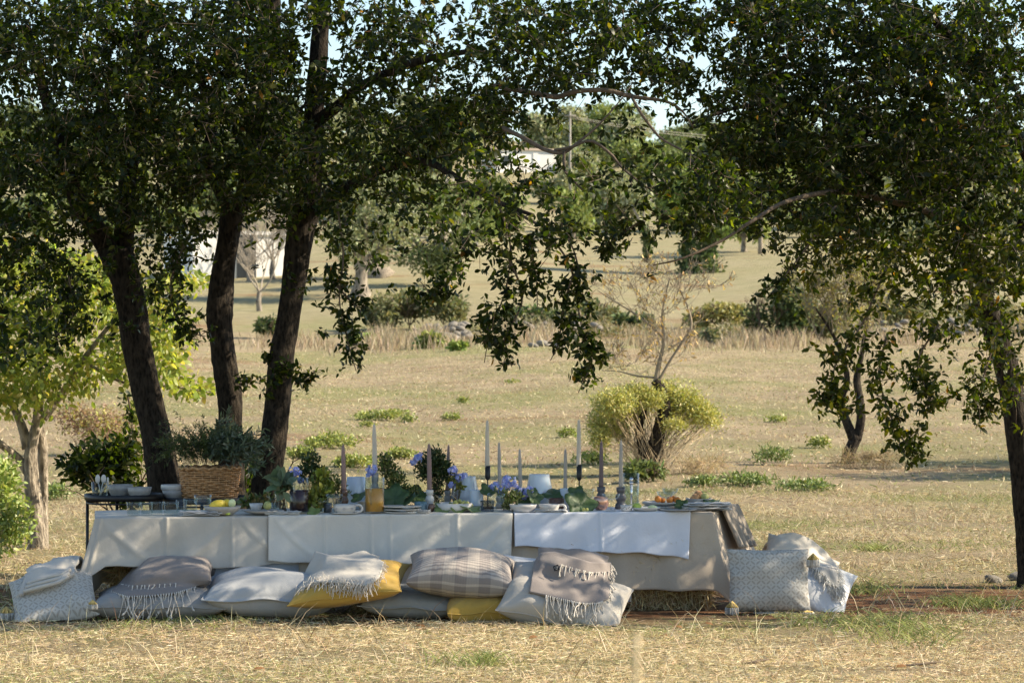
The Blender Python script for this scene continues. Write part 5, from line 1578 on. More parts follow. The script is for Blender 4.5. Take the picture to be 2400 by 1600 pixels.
def tassels(parent, pts, dirs, ln, r=.0028, mat=None, name='fringe', seed=0, knot=True, outw=(0, -1, 0), floor=True, n=8):
    g = np.random.default_rng(seed); mb = MB()
    for p, d_ in zip(pts, dirs):
        p = np.array(p); L = ln * g.uniform(.7, 1.2); P = [p]
        dr = np.array(d_, float)
        for k in range(n):
            dr = unit(dr + g.normal(size=3) * .2 + np.array([0, 0, -.22]))
            q = P[-1] + dr * L / n
            gq = gz(q[0], q[1]) + r + .002
            if floor and q[2] < gq: q[2] = gq
            P.append(q)
        P = spline(np.array(P), 12)
        rad = np.full(12, r) * (1 + .25 * np.sin(np.arange(12) * 2.4))
        if knot: rad[-2] = r * 1.9; rad[0] = r * 1.5
        mb.tube(P, rad, 5)
    o = mb.build(name, mat or M_cord, parent); o['kind'] = 'stuff'
    return o

gzf = .03
# 1 printed cushion, left
pillow('floor_cushion', 'printed lattice cushion leaning outside the left end of the table', at(126, 1402, 12.5), (.40, .36, .15), (34, -9, 10), M_print, 1, uvs=(1, .85), puff=.45, pinch=.05)
pillow('floor_cushion', 'flat grey cushion under the mauve fringed throw', at(378, 1408, 12.62), (.64, .48, .175), (3, 0, 3), M_grey, 2, puff=.5, seam=M_grey, pinch=.06)
pillow('floor_cushion', 'wide pale blue-grey cushion lying flat left of the yellow cushions', at(640, 1388, 12.62), (.66, .50, .215), (4, 1, 4), M_bluegrey, 3, flange=.05, puff=.45, wr=.008, pinch=.05, seam=M_bluegrey)
pillow('floor_cushion', 'mustard yellow cushion tilted beneath the shaggy cream throw', at(820, 1370, 12.45), (.54, .42, .17), (12, -8, -6), M_yellow, 4, puff=.46, seam=M_yellow, pinch=.09, floor=.05, ep=2.0)
pillow('floor_cushion', 'flat sage-grey cushion below the woven striped cushion', at(965, 1408, 12.62), (.50, .44, .14), (4, 2, 0), M_sage, 5, flange=.05, puff=.45, pinch=.05, seam=M_sage)
pillow('floor_cushion', 'mustard yellow cushion flat on the ground beneath the striped cushion', at(1145, 1420, 12.55), (.42, .46, .15), (3, 0, 5), M_yellow, 6, puff=.32, seam=M_yellow, pinch=.03)
pillow('floor_cushion', 'plump woven brown striped cushion lying on the sage and yellow cushions', at(1082, 1341, 12.5), (.51, .38, .21), (14, 4, 0), M_plaid, 7, puff=.40, wr=.005, pinch=.08, uvs=(1, .85), floor=.13, ep=2.3)
pillow('floor_cushion', 'ivory cushion leaning upright at the front, taupe fringed throw over it', at(1325, 1405, 12.38), (.58, .44, .22), (26, 13, -7), M_ivory, 8, puff=.45, seam=M_ivory, wr=.008, pinch=.06)
pillow('floor_cushion', 'white cushion standing behind the ivory cushion against the beige cloth', at(1290, 1378, 12.66), (.46, .32, .12), (68, 3, 6), M_white, 9, puff=.5)
pr = pillow('floor_cushion', 'printed lattice cushion standing at the right end of the table', at(1802, 1360, 12.95), (.405, .315, .16), (78, 0, 2), M_print, 10, puff=.42, pinch=.05, uvs=(1, .78))
pillow('floor_cushion', 'white cushion with a pointed corner behind the right printed cushion', at(1888, 1380, 13.2), (.46, .34, .17), (40, 12, -12), M_white, 11, puff=.45, wr=.008, seam=M_white)
pillow('floor_cushion', 'hidden pale cushion carrying the shaggy white throw at the right', at(1868, 1345, 13.45), (.40, .36, .18), (50, 22, 0), M_linenL, 12)
pillow('floor_cushion', 'small white cushion corner on the ground under the right printed cushion', at(1815, 1432, 13.0), (.22, .16, .03), (4, 0, 0), M_white, 13)

# printed cushion tassels
def tassel(parent_loc, px, py, d, label, s=1.):
    p = at(px, py, d); r = 18 * d / F * s
    t = thing('cushion_tassel', (p.x, p.y, max(p.z - r, gz(p.x, p.y))), label, 'tassel', 'yellow and white cushion tassels')
    for nm, mat, lo, hi, cnt in (('yellow_strands', M_tassel, 0., .55, 60), ('white_strands', M_tasselW, .5, 1., 60)):
        mb = MB(); g = np.random.default_rng(int(px))
        for i in range(cnt):
            a = g.uniform(0, 6.28); q = math.sqrt(g.random()) * .9
            top = np.array([p.x, p.y, p.z + r * .9]); bo = np.array([p.x + math.cos(a) * q * r, p.y + math.sin(a) * q * r, p.z - r * .9])
            bo[2] = max(bo[2], gz(bo[0], bo[1]) + .002)
            md_ = (top + bo) / 2 + np.array([math.cos(a), math.sin(a), .2]) * r * .45 * q
            s_ = spline(np.array([top, md_, bo]), 9); k0, k1 = int(lo * 8), int(hi * 8) + 1
            mb.tube(s_[k0:k1], .0018, 3)
        mb.build(nm, mat, t)
tassel(None, 1906, 1312, 12.9, 'yellow and white tassel at the upper right corner of the right printed cushion')
tassel(None, 1892, 1446, 12.75, 'yellow and white tassel on the ground at the lower right cushion corner')
tassel(None, 1716, 1424, 12.82, 'yellow and white tassel at the lower left corner of the right printed cushion')
tassel(None, 14, 1438, 12.4, 'pale tassel on the ground at the left picture edge', 1.1)
tassel(None, 217, 1416, 12.3, 'pale yellow tassel at the corner of the left printed cushion', .7)

# throws
t, V = drape('mauve_throw', 'folded mauve wool throw with knotted white fringe on the grey cushion',
             [(322, 1318, 262, 1384), (345, 1306, 298, 1396), (395, 1302, 350, 1394), (440, 1305, 410, 1388), (475, 1312, 450, 1376), (496, 1326, 488, 1366)],
             ['flat grey cushion under the mauve fringed throw'], M_throw, 12.5, seed=1, fold=.007, thick=.012, back=.16, bulk=(at(405, 1345, 12.66), (.38, .30, .15), (12, -4, 4), .12))
i = np.linspace(0, 38, 44).astype(int)
tassels(t, V[i, -1], [(-.15 + .3 * rng.random(), -.5, -.8) for _ in i], .125, r=.0026, seed=4)
i = np.linspace(2, 26, 14).astype(int)
tassels(t, V[i, -10] + np.array([0, -.008, 0]), [(-.1 + .4 * rng.random(), -.6, -.7) for _ in i], .075, seed=5, name='upper_fringe')
t, V = drape('cream_throw', 'shaggy cream fringed throw crumpled over the yellow cushion',
             [(738, 1292, 692, 1388), (775, 1302, 735, 1362), (810, 1312, 775, 1362), (850, 1316, 815, 1366), (880, 1306, 855, 1372), (900, 1318, 890, 1352)],
             ['mustard yellow cushion tilted beneath the shaggy cream throw'], M_throwC, 12.35, seed=2, fold=.009, thick=.012, back=.15, bulk=(at(818, 1328, 12.52), (.28, .26, .08), (16, -4, 0), .14))
i = np.linspace(0, 45, 130).astype(int)
tassels(t, V[i, -1] + rng.normal(size=(130, 3)) * .006, [(rng.normal() * .5, -.6, -.7) for _ in i], .062, r=.0013, seed=6, knot=False)
tassels(t, V[i, -6] + rng.normal(size=(130, 3)) * .008, [(rng.normal() * .5, -.7, -.5) for _ in i], .055, r=.0013, seed=7, knot=False, name='upper_fringe')
i = np.linspace(0, 33, 40).astype(int)
tassels(t, V[-1, i] + rng.normal(size=(40, 3)) * .005, [(.8, -.4, -.2) for _ in i], .03, r=.0012, seed=8, knot=False, name='side_fringe')
t, V = drape('taupe_fringed_throw', 'taupe wool throw with a black label and long white fringe over the ivory cushion',
             [(1252, 1318, 1240, 1385), (1265, 1296, 1285, 1395), (1300, 1292, 1330, 1405), (1345, 1306, 1365, 1412), (1385, 1318, 1400, 1412), (1432, 1318, 1428, 1400)],
             ['ivory cushion leaning upright at the front, taupe fringed throw over it'], M_throw, 12.2, seed=3, fold=.011, thick=.012, back=.14, bulk=(at(1338, 1335, 12.45), (.34, .24, .12), (40, 6, -4), .1))
thr = t
i = np.linspace(8, 40, 34).astype(int)
tassels(t, V[i, -1], [(-.2 + .4 * rng.random(), -.5, -.8) for _ in i], .10, r=.0026, seed=9)
i = np.linspace(20, 44, 18).astype(int)
tassels(t, V[i, 8] + np.array([0, -.01, 0]), [(-.5 + .3 * rng.random(), -.5, -.6) for _ in i], .055, seed=10, name='upper_fringe')
i = np.linspace(2, 30, 16).astype(int)
tassels(t, V[-1, i], [(.5, -.6, -.3) for _ in i], .04, seed=12, name='side_fringe')
# the little woven label
def throw_label():
    i, j = 17, 12
    q = Vector(V[i, j]); ex = (Vector(V[i + 2, j]) - Vector(V[i - 2, j])).normalized(); ez = (Vector(V[i, j - 2]) - Vector(V[i, j + 2])).normalized()
    nn = ex.cross(ez).normalized()
    if nn.y > 0: nn = -nn
    q = q + nn * .019
    ex = (ex * .9 + ez * .4).normalized(); ez = (ez - ex * ez.dot(ex)).normalized()
    h = .013
    Vx = [q + ex * a * h + ez * b_ * h + nn * c for c in (0, .0015) for a, b_ in ((-1, -1), (1, -1), (1, 1), (-1, 1))]
    lab = link('woven_label', mesh_py('woven_label', Vx, [(0, 1, 2, 3), (7, 6, 5, 4), (0, 4, 5, 1), (1, 5, 6, 2), (2, 6, 7, 3), (3, 7, 4, 0)]), M_patch, thr, False)
    lab['label'] = 'small black label with a white ring mark'
    mb = MB()
    ring = [q + nn * .0028 + ex * (math.cos(a) * .0042 - .0025) + ez * (math.sin(a) * .0042 + .002) for a in np.linspace(0, 6.283, 20)]
    mb.tube([tuple(p) for p in ring], .0007, 4, cap=False)
    wv = [q + nn * .0028 + ex * (.004 + a * .0012) + ez * (math.sin(a * 1.6) * .003 + .002) for a in np.linspace(0, 4, 14)]
    mb.tube([tuple(p) for p in wv], .0007, 4)
    ln_ = [q + nn * .0028 + ex * a - ez * .007 for a in (-.006, .006)]
    mb.tube([tuple(p) for p in ln_], .0006, 4)
    o = mb.build('mark', M_white, lab); o.matrix_parent_inverse = lab.matrix_parent_inverse.copy(); o.matrix_parent_inverse = Matrix.Identity(4)
throw_label()
t, V = drape('folded_throw', 'beige frayed throw folded on the left printed cushion',
             [(62, 1342, 42, 1392), (90, 1324, 60, 1388), (130, 1310, 95, 1378), (165, 1302, 135, 1368), (186, 1304, 172, 1344)],
             ['printed lattice cushion leaning outside the left end of the table'], M_throwW, 12.4, seed=4, fold=.008, thick=.016, back=.2, bulk=(at(122, 1345, 12.6), (.24, .24, .07), (24, -14, 8), .1))
i = np.linspace(0, 45, 60).astype(int)
tassels(t, V[i, -1], [(-.5, -.5, -.6) for _ in i], .018, r=.001, seed=13, knot=False)
# rolled fold edge of that throw
mb = MB()
for k in range(3):
    P = V[8:42:3, -2 - k * 5] + np.array([0, -.012, .004])
    mb.tube(P, .010, 8)
mb.build('folded_edge', M_throwW, t)
t, V = drape('white_throw', 'white wool throw with shaggy fringe heaped behind the right printed cushion',
             [(1796, 1274, 1800, 1298), (1825, 1253, 1850, 1303), (1862, 1248, 1893, 1318), (1900, 1262, 1922, 1342), (1935, 1290, 1943, 1364), (1962, 1325, 1968, 1382)],
             ['hidden pale cushion carrying the shaggy white throw at the right', 'white cushion with a pointed corner behind the right printed cushion'], M_throwW, 13.2, seed=5, fold=.010, thick=.014, back=.16)
i = np.linspace(6, 45, 160).astype(int)
tassels(t, V[i, -1] + rng.normal(size=(160, 3)) * .008, [(.2 + rng.normal() * .3, -.6, -.8) for _ in i], .07, r=.0018, seed=14, knot=False, mat=M_tasselW)
i = np.linspace(0, 33, 70).astype(int)
tassels(t, V[-1, i] + rng.normal(size=(70, 3)) * .006, [(.6 + rng.normal() * .3, -.4, -.6) for _ in i], .06, r=.0014, seed=15, knot=False, mat=M_tasselW, name='side_fringe')['kind'] = 'stuff'

# ------------------------------------------------------------------ things on the table
TOP = TZ + .0165
def tp(px, off):
    p = tpt(px, off); p.z = TOP; return p
def S(p): return p.y / F        # metres per photo pixel there

def vessel(name, label, cat, px, off, prof, wpx, ytop, mat, group=None, part='body', seg=28, z0=TOP):
    """prof in (radius 0..1, height 0..1) scaled to the half width in px and the top row"""
    p = tp(px, off); p.z = z0; r = wpx / 2 * S(p); h = max(.006, zrow(ytop, p.y) - z0)
    t = thing(name, p, label, cat, group)
    MB().lathe([(a * r, b_ * h) for a, b_ in prof], p, seg).build(part, mat, t)
    return t, p, r, h

BOWL = [(0, 0), (.45, 0), (.5, .06), (.8, .45), (1, 1), (.95, 1), (.74, .5), (.4, .14), (0, .12)]
LOWBOWL = [(0, 0), (.6, 0), (.66, .1), (.92, .55), (1, 1), (.96, 1), (.86, .6), (.6, .22), (0, .2)]
PLATE = [(0, 0), (.7, 0), (.93, .2), (1, .45), (1.0, .95), (.985, 1), (.95, .95), (.66, .5), (0, .45)]
TUMBLER = [(0, 0), (.86, 0), (.90, .03), (1, 1), (.95, 1), (.86, .1), (0, .08)]
RIBBED = [(0, 0), (.88, 0)] + [(.93 + .02 * (k % 2), .12 + .05 * k) for k in range(14)] + [(1, .9), (1, 1), (.94, 1), (.86, .12), (0, .1)]
GOBLET = [(0, 0), (.62, 0), (.62, .03), (.16, .09), (.11, .2), (.2, .27), (.1, .34), (.4, .42), (.8, .5), (.95, .62), (.98, .8), (1, 1), (.94, 1), (.9, .8), (.84, .6), (.55, .5), (0, .45)]
COUPE = [(0, 0), (.6, 0), (.6, .03), (.12, .08), (.075, .3), (.075, .52), (.2, .58), (.66, .7), (.92, .86), (1, 1), (.95, 1), (.85, .86), (.6, .74), (0, .63)]
TAPER = [(0, 0), (1, 0), (1, .05), (.82, .75), (.55, .96), (.3, .99), (0, 1)]
LANTERN = [(0, 0), (.62, 0), (.66, .02), (1, .32), (1, .38), (.74, .98), (.74, 1), (.68, 1), (.68, .96), (.92, .38), (.9, .32), (.56, .06), (0, .05)]
VASE = [(0, 0), (.70, 0), (.78, .04), (1, .42), (.96, .6), (.84, 1), (.78, 1), (.88, .6), (.9, .42), (.66, .08), (0, .06)]
PILLAR = [(0, 0), (.96, 0), (1, .03), (1, .97), (.95, 1), (.55, 1), (.5, .985), (0, .98)]

def tapered(label, px, off, ytop, ybot, wpx, mat, holder=None, group='taper candles on the table', lean=0.):
    p = tp(px, off); s = S(p); z0 = zrow(ybot, p.y); h = zrow(ytop, p.y) - z0
    t = thing('taper_candle', (p.x, p.y, z0), label, 'candle', group)
    MB().lathe([(a * wpx / 2 * s, b_ * h) for a, b_ in TAPER], (p.x, p.y, z0), 18).build('wax', mat, t)
    mb = MB(); mb.tube([(p.x, p.y, z0 + h - .002), (p.x + .001, p.y, z0 + h + .008)], .0009, 5); mb.build('wick', M_cord, t.children[0])
    t.rotation_euler = (R(rng.uniform(-.8, .8)), R(rng.uniform(-1.3, 1.3)), 0)
    return p, s, z0

def beads(label, px, off, ytop, wpx, mat, prof=None):
    prof = prof or [(0, 0), (.95, 0), (1, .06), (.95, .2), (.62, .30), (.85, .42), (.95, .52), (.75, .66), (.55, .74), (.72, .78), (.76, 1), (.6, 1), (.55, .9), (0, .9)]
    return vessel('candle_holder', label, 'candle holder', px, off, prof, wpx, ytop, mat, 'candle holders on the table')

def dark_stand(label, px, off, ycup_top, ycup_bot, wpx):
    p = tp(px, off); s = S(p); t = thing('candlestick', p, label, 'candlestick', 'slim black candlesticks')
    zc0, zc1 = zrow(ycup_bot, p.y) - TOP, zrow(ycup_top, p.y) - TOP; r = wpx / 2 * s
    MB().lathe([(0, 0), (.034, 0), (.034, .004), (.006, .007), (.0035, .012), (.0033, zc0)], p, 16).build('stem', M_black, t)
    MB().lathe([(0, zc0 - .004), (r * .5, zc0), (r * .9, zc0 + .008), (r, zc0 + .018), (r, zc1), (r * .85, zc1), (r * .85, zc1 - .02), (0, zc1 - .02)], p, 18).build('cup', M_black, t)

# candles
tapered('mauve taper candle in a dark beaded holder left of the juice jug', 806, .20, 1041, 1148, 12, M_mauve)
beads('dark brown beaded ceramic holder under the left mauve candle', 806, .20, 1147, 24, M_ceramB)
tapered('tall cream taper candle rising behind the orange juice jug', 879, .40, 993, 1110, 12, M_cream)
beads('pale holder hidden behind the juice jug', 879, .40, 1109, 22, M_ceramG)
tapered('mauve taper candle in a white beaded holder before the topiary bunch', 1007, .26, 1039, 1149, 12, M_mauve)
beads('white bead-shaped ceramic candle holder before the topiary bunch', 1007, .26, 1147, 23, M_ceramW)
tapered('thin dusty pink taper candle behind the topiary bunch', 1049, .56, 1042, 1150, 9, M_mauve)
beads('small grey holder behind the topiary bunch', 1049, .56, 1149, 20, M_ceramG)
dark_stand('slim black candlestick left of the blue flowers', 1143, .42, 1091, 1124, 12.5)
tapered('tall cream taper candle in the left black candlestick', 1142, .42, 984, 1094, 11, M_cream)
tapered('grey-beige taper candle just left of the big blue flower head', 1171, .40, 1036, 1150, 9.5, M_greige)
beads('pale holder hidden among the blue flowers', 1171, .40, 1149, 20, M_ceramG)
tapered('short grey-beige taper candle right of the blue flowers', 1220, .36, 1052, 1150, 9.5, M_greige)
beads('pale holder under the short candle right of the blue flowers', 1220, .36, 1149, 20, M_ceramG)
tapered('grey-beige taper candle behind the right white pillar candle', 1325, .50, 1052, 1150, 9.5, M_greige)
beads('grey holder hidden behind the right white pillar candle', 1325, .50, 1149, 20, M_ceramG)
dark_stand('slim black candlestick right of the white glass lantern', 1357.5, .42, 1088, 1125, 12.5)
tapered('tall cream taper candle in the right black candlestick', 1356.5, .42, 983, 1092, 11, M_cream)
tapered('dark plum taper candle in a charcoal holder at the right of the table', 1409, .28, 1033, 1142, 11, M_plum)
beads('charcoal ceramic holder under the dark plum candle', 1409, .28, 1140, 26, M_ceramD)
tapered('greige taper candle in a charcoal holder before the water dispenser', 1455, .24, 1031, 1143, 10, M_greige)
beads('charcoal ceramic holder before the water dispenser', 1455, .24, 1141, 28, M_ceramD)
def pillar(label, px, off, ytop, wpx):
    t, p, r, h = vessel('pillar_candle', label, 'candle', px, off, PILLAR, wpx, ytop, M_wax, 'white pillar candles')
    mb = MB(); mb.tube([(p.x, p.y, p.z + h * .98), (p.x, p.y, p.z + h + .006)], .0012, 5); mb.build('wick', M_black, t)
pillar('thick white pillar candle right of the grapes', 1117, .30, 1148, 32)
pillar('thick white pillar candle left of the right black candlestick', 1328, .30, 1144, 31)
pillar('small white pillar candle far back left of the topiary bunch', 992, .60, 1152, 15)

# opal glass lanterns
vessel('glass_lantern', 'white glass lantern left of the orange juice jug', 'lantern', 834, .48, VASE, 50, 1117, M_opal, 'white glass lanterns', 'shade')
vessel('glass_lantern', 'white glass lantern behind the grapes', 'lantern', 1090, .56, LANTERN, 68, 1116, M_opal, 'white glass lanterns', 'shade')
vessel('glass_lantern', 'large white glass lantern in the middle right of the table', 'lantern', 1264, .46, LANTERN, 66, 1111, M_opal, 'white glass lanterns', 'shade')

# jugs
def jug(label, px, off, wpx, ytop, yliq, liq, hx):
    p = tp(px, off); s = S(p); r = wpx / 2 * s; h = zrow(ytop, p.y) - TOP; hl = zrow(yliq, p.y) - TOP
    t = thing('glass_jug', p, label, 'jug', 'glass jugs')
    MB().lathe([(0, 0), (r * .96, 0), (r, .004), (r, h), (r - .0022, h), (r - .0022, .007), (0, .007)], p, 36).build('glass', M_glass, t)
    MB().lathe([(0, .0075), (r - .0026, .0075), (r - .0026, hl), (0, hl)], p, 36).build('drink', liq, t)
    y = p.y - r; x = p.x + hx * s
    mb = MB(); mb.tube(spline([(x, y + .004, TOP + h * .80), (x, y - .03, TOP + h * .82), (x, y - .042, TOP + h * .70), (x, y - .042, TOP + h * .42), (x, y - .028, TOP + h * .28), (x, y + .004, TOP + h * .27)], 26), .0055, 10)
    mb.build('handle', M_glass, t)
jug('glass jug of dark red wine left of the table centre', 701, .12, 46, 1118, 1148, M_wine, -8)
jug('glass jug of orange juice beside the stacked plates', 878, .06, 46, 1118, 1144, M_juice, -7)

# water dispenser
p = tp(1478, .46); s = S(p); r = 20 * s; h = zrow(1108, p.y) - TOP
t = thing('water_dispenser', p, 'glass water dispenser with a metal tap at the right of the table', 'dispenser')
MB().lathe([(0, 0), (r * .96, 0), (r, .004), (r, h), (r - .0025, h), (r - .0025, .008), (0, .008)], p, 36).build('glass', M_glass, t)
MB().lathe([(0, .0085), (r - .003, .0085), (r - .003, h * .6), (0, h * .6)], p, 36).build('water', M_water, t)
mb = MB(); mb.tube([(p.x, p.y - r + .003, TOP + h * .72), (p.x, p.y - r - .05, TOP + h * .72)], [.011, .009], 12)
mb.tube([(p.x, p.y - r - .042, TOP + h * .74), (p.x, p.y - r - .045, TOP + h * .1)], [.007, .0042], 10)
mb.tube([(p.x, p.y - r - .02, TOP + h * .76), (p.x, p.y - r - .03, TOP + h * .86)], .009, 10)
mb.build('tap', M_steel, t)

# drinking glasses
for k, (px, off, w, yt) in enumerate([(313, .07, 34, 1176), (344, .10, 30, 1176), (368, .12, 30, 1175), (401, .08, 37, 1175), (446, .16, 34, 1168)]):
    vessel('glass_tumbler', ['leftmost', 'second', 'third', 'fourth', 'fifth, raised'][k] + ' clear ribbed glass tumbler of the row at the left end of the table', 'glass', px, off, RIBBED, w, yt, M_glass, 'ribbed tumblers in a row', 'glass')
vessel('glass_tumbler', 'clear glass tumbler half hidden behind the right end of the tumbler row', 'glass', 425, .22, TUMBLER, 26, 1171, M_glass, None, 'glass')
vessel('goblet', 'short cut glass goblet beside the lemon platter', 'glass', 475, .10, GOBLET, 42, 1159, M_glass, 'cut glass goblets', 'glass')
vessel('goblet', 'cut glass goblet in front of the dark beaded candle holder', 'glass', 783, .03, GOBLET, 41, 1157, M_glass, 'cut glass goblets', 'glass')
vessel('goblet', 'cut glass goblet in front of the left pillar candle', 'glass', 1163, .04, GOBLET, 42, 1156, M_glass, 'cut glass goblets', 'glass')
vessel('goblet', 'cut glass goblet behind the big fig leaf', 'glass', 1376, .36, GOBLET, 34, 1145, M_glass, 'cut glass goblets', 'glass')
vessel('coupe_glass', 'clear coupe glass in front of the charcoal candle holders', 'glass', 1432, .04, COUPE, 43, 1157, M_glass, 'coupe glasses', 'glass')
vessel('coupe_glass', 'clear coupe glass in front of the oranges', 'glass', 1560, .10, COUPE, 43, 1151, M_glass, 'coupe glasses', 'glass')
vessel('coupe_glass', 'clear coupe glass behind the oranges', 'glass', 1571, .46, COUPE, 40, 1144, M_glass, 'coupe glasses', 'glass')
vessel('glass_tumbler', 'smoky ribbed tumbler left of the middle goblet', 'glass', 1142, .08, RIBBED, 34, 1172, M_glassB, None, 'glass')
vessel('glass_tumbler', 'dark tumbler behind the left cup', 'glass', 768, .16, TUMBLER, 20, 1178, M_ceramD, None, 'glass')
vessel('glass_tumbler', 'clear small tumbler left of the wine jug', 'glass', 651, .22, TUMBLER, 32, 1177, M_glass, None, 'glass')
vessel('glass_tumbler', 'copper iridescent tumbler in front of the plum candle', 'glass', 1408, .14, [(0, 0), (.5, 0), (.8, .12), (1, .45), (.9, .85), (.84, 1), (.78, 1), (.86, .8), (.92, .45), (.7, .15), (0, .08)], 38, 1163, M_copper, None, 'glass')
vessel('glass_bowl', 'tiny clear glass dish behind the lime bowl', 'bowl', 1520, .22, BOWL, 20, 1181, M_glass, None, 'glass')
# balloon-shaped glass handle jug at the left
p = tp(640, .30); s = S(p)
t = thing('glass_carafe', p, 'clear glass carafe with a round ear handle left of the wine jug', 'carafe')
MB().lathe([(0, 0), (15 * s, 0), (17 * s, .02), (14 * s, .07), (12.5 * s, zrow(1122, p.y) - TOP), (11.8 * s, zrow(1122, p.y) - TOP), (13 * s, .07), (16 * s, .022), (0, .008)], (p.x + 18 * s, p.y, p.z), 26).build('glass', M_glass, t)
mb = MB(); c = (p.x - 2 * s, p.y, zrow(1157, p.y)); mb.tube([(c[0] + math.cos(a) * 10 * s, c[1], c[2] + math.sin(a) * 15 * s) for a in np.linspace(0, 6.283, 26)], .0045, 8, cap=False); mb.build('handle', M_glass, t)

# crockery
def cup(label, px, off, w, yt, hside=1, flowers=3):
    t, p, r, h = vessel('tea_cup', label, 'cup', px, off, [(0, 0), (.6, 0), (.66, .05), (.86, .25), (.93, .6), (1, 1), (.95, 1), (.88, .6), (.8, .28), (.5, .12), (0, .1)], w, yt, M_ceramW, 'painted cups', 'cup')
    mb = MB(); x = p.x + hside * r * .9
    mb.tube(spline([(x, p.y, p.z + h * .85), (x + hside * .022, p.y - .004, p.z + h * .9), (x + hside * .034, p.y - .006, p.z + h * .55), (x + hside * .022, p.y - .004, p.z + h * .2), (x - hside * .008, p.y, p.z + h * .22)], 18), .0058, 8)
    mb.build('handle', M_ceramW, t)
    # painted blue florets and rim line
    for k in range(flowers):
        a = -PI / 2 + (k - (flowers - 1) / 2) * .75
        rr = r * .945; c = Vector((p.x + math.cos(a) * rr, p.y + math.sin(a) * rr, p.z + h * .55))
        mb = MB()
        for m_ in range(6):
            b_ = m_ * PI / 3; o = Vector((-math.sin(a) * math.cos(b_), math.cos(a) * math.cos(b_), math.sin(b_))) * .0045
            q = c + o + Vector((math.cos(a), math.sin(a), 0)) * .0005
            mb.lathe([(0, -.0013), (.0017, 0), (0, .0013)], q, 6)
        mb.build('painted_floret', simple('cobalt_paint', (.10, .14, .28), .4, .1, 50) if 'cobalt_paint' not in MATS else MATS['cobalt_paint'], t.children[0])
    mb = MB(); mb.lathe([(r * .985, h * .9), (r * 1.002, h * .91), (r * .99, h * .92)], p, 28); mb.build('rim_line', MATS['cobalt_paint'], t.children[0])
    return p, r
cup('white cup with blue florets and a loop handle left of the juice jug', 808, .035, 56, 1181)
cup('white cup with a blue floret and loop handle at the table centre right', 1287, .035, 50, 1181, 1, 1)
vessel('saucer', 'white saucer under the left floret cup', 'saucer', 808, .038, PLATE, 66, 1202, M_ceramW, None, 'body')
t, p, r, h = vessel('small_cup', 'small white cup printed with dark flowers in front of the greige candle', 'cup', 1468, .05, TUMBLER, 28, 1183, M_ceramW, None, 'cup')
for k in range(7):
    a = -PI / 2 + (k - 3) * .3; rr = r * .965; q = (p.x + math.cos(a) * rr, p.y + math.sin(a) * rr, p.z + h * (.38 + .16 * (k % 3)))
    MB().lathe([(0, -.003), (.003, 0), (0, .003)], q, 6).build('printed_flower', M_ceramB, t)
vessel('serving_bowl', 'low white bowl left of the floret cup at the table centre', 'bowl', 1226, .05, LOWBOWL, 66, 1181, M_ceramW, 'white serving bowls', 'body')
vessel('serving_bowl', 'shallow white bowl holding the grapes', 'bowl', 1063, .16, [(0, 0), (.9, 0), (.95, .06), (1, 1), (.97, 1), (.92, .3), (0, .25)], 88, 1178, M_ceramW, 'white serving bowls', 'body')
vessel('serving_bowl', 'shallow white bowl with limes at the right of the table front', 'bowl', 1514, .05, LOWBOWL, 68, 1188, M_ceramW, 'white serving bowls', 'body')
vessel('serving_bowl', 'beige bowl heaped with prickly pears near the right end', 'bowl', 1638, .30, BOWL, 63, 1167, M_ceramG, 'white serving bowls', 'body')
vessel('small_bowl', 'small white round bowl behind the juice jug', 'bowl', 852, .20, BOWL, 30, 1175, M_ceramW, None, 'body')
vessel('small_bowl', 'small white patterned bowl left of the carafe', 'bowl', 600, .22, BOWL, 32, 1179, M_ceramW, None, 'body')
vessel('dark_bowl', 'dark brown square-sided bowl left of the big fig leaf', 'bowl', 1304, .18, TUMBLER, 38, 1167, M_ceramB, None, 'body')
vessel('enamel_mug', 'teal enamel mug behind the plate stack', 'mug', 986, .14, TUMBLER, 31, 1175, M_ceramT, None, 'body')
vessel('small_pot', 'dark brown glazed round pot beside the teal mug', 'pot', 1011, .12, [(0, 0), (.5, 0), (.9, .3), (1, .55), (.75, .9), (.6, 1), (.5, 1), (.6, .85), (0, .3)], 17, 1180, M_ceramB, None, 'body')
for k, (yt, off) in enumerate([(1202, .075), (1196, .075), (1189, .075)]):
    vessel('dinner_plate', ['white plate at the bottom of the stack of three by the juice jug', 'white plate in the middle of the stack of three by the juice jug', 'white plate on top of the stack of three by the juice jug'][k], 'plate', 941, off, PLATE, [90, 92, 94][k], yt, M_ceramW, 'stack of three plates', 'body', 36, TOP + k * .0135)
vessel('platter', 'grey stoneware platter with lemons at the left', 'platter', 521, .07, LOWBOWL, 88, 1185, M_ceramG, 'grey stoneware platters', 'body', 36)
vessel('platter', 'grey stoneware tray right of the lemon platter', 'platter', 618, .10, LOWBOWL, 96, 1195, M_ceramG, 'grey stoneware platters', 'body', 36)
vessel('platter', 'grey stoneware plate under the orange plate', 'platter', 1552, .24, PLATE, 90, 1184, M_ceramG, 'grey stoneware platters', 'body', 36)
vessel('platter', 'grey stoneware plate carrying the oranges', 'platter', 1552, .24, PLATE, 94, 1175, M_ceramG, 'grey stoneware platters', 'body', 36, TOP + .018)
vessel('dinner_plate', 'flat white plate at the front edge near the right end', 'plate', 1589, .035, PLATE, 90, 1195, M_ceramG, None, 'body', 36)

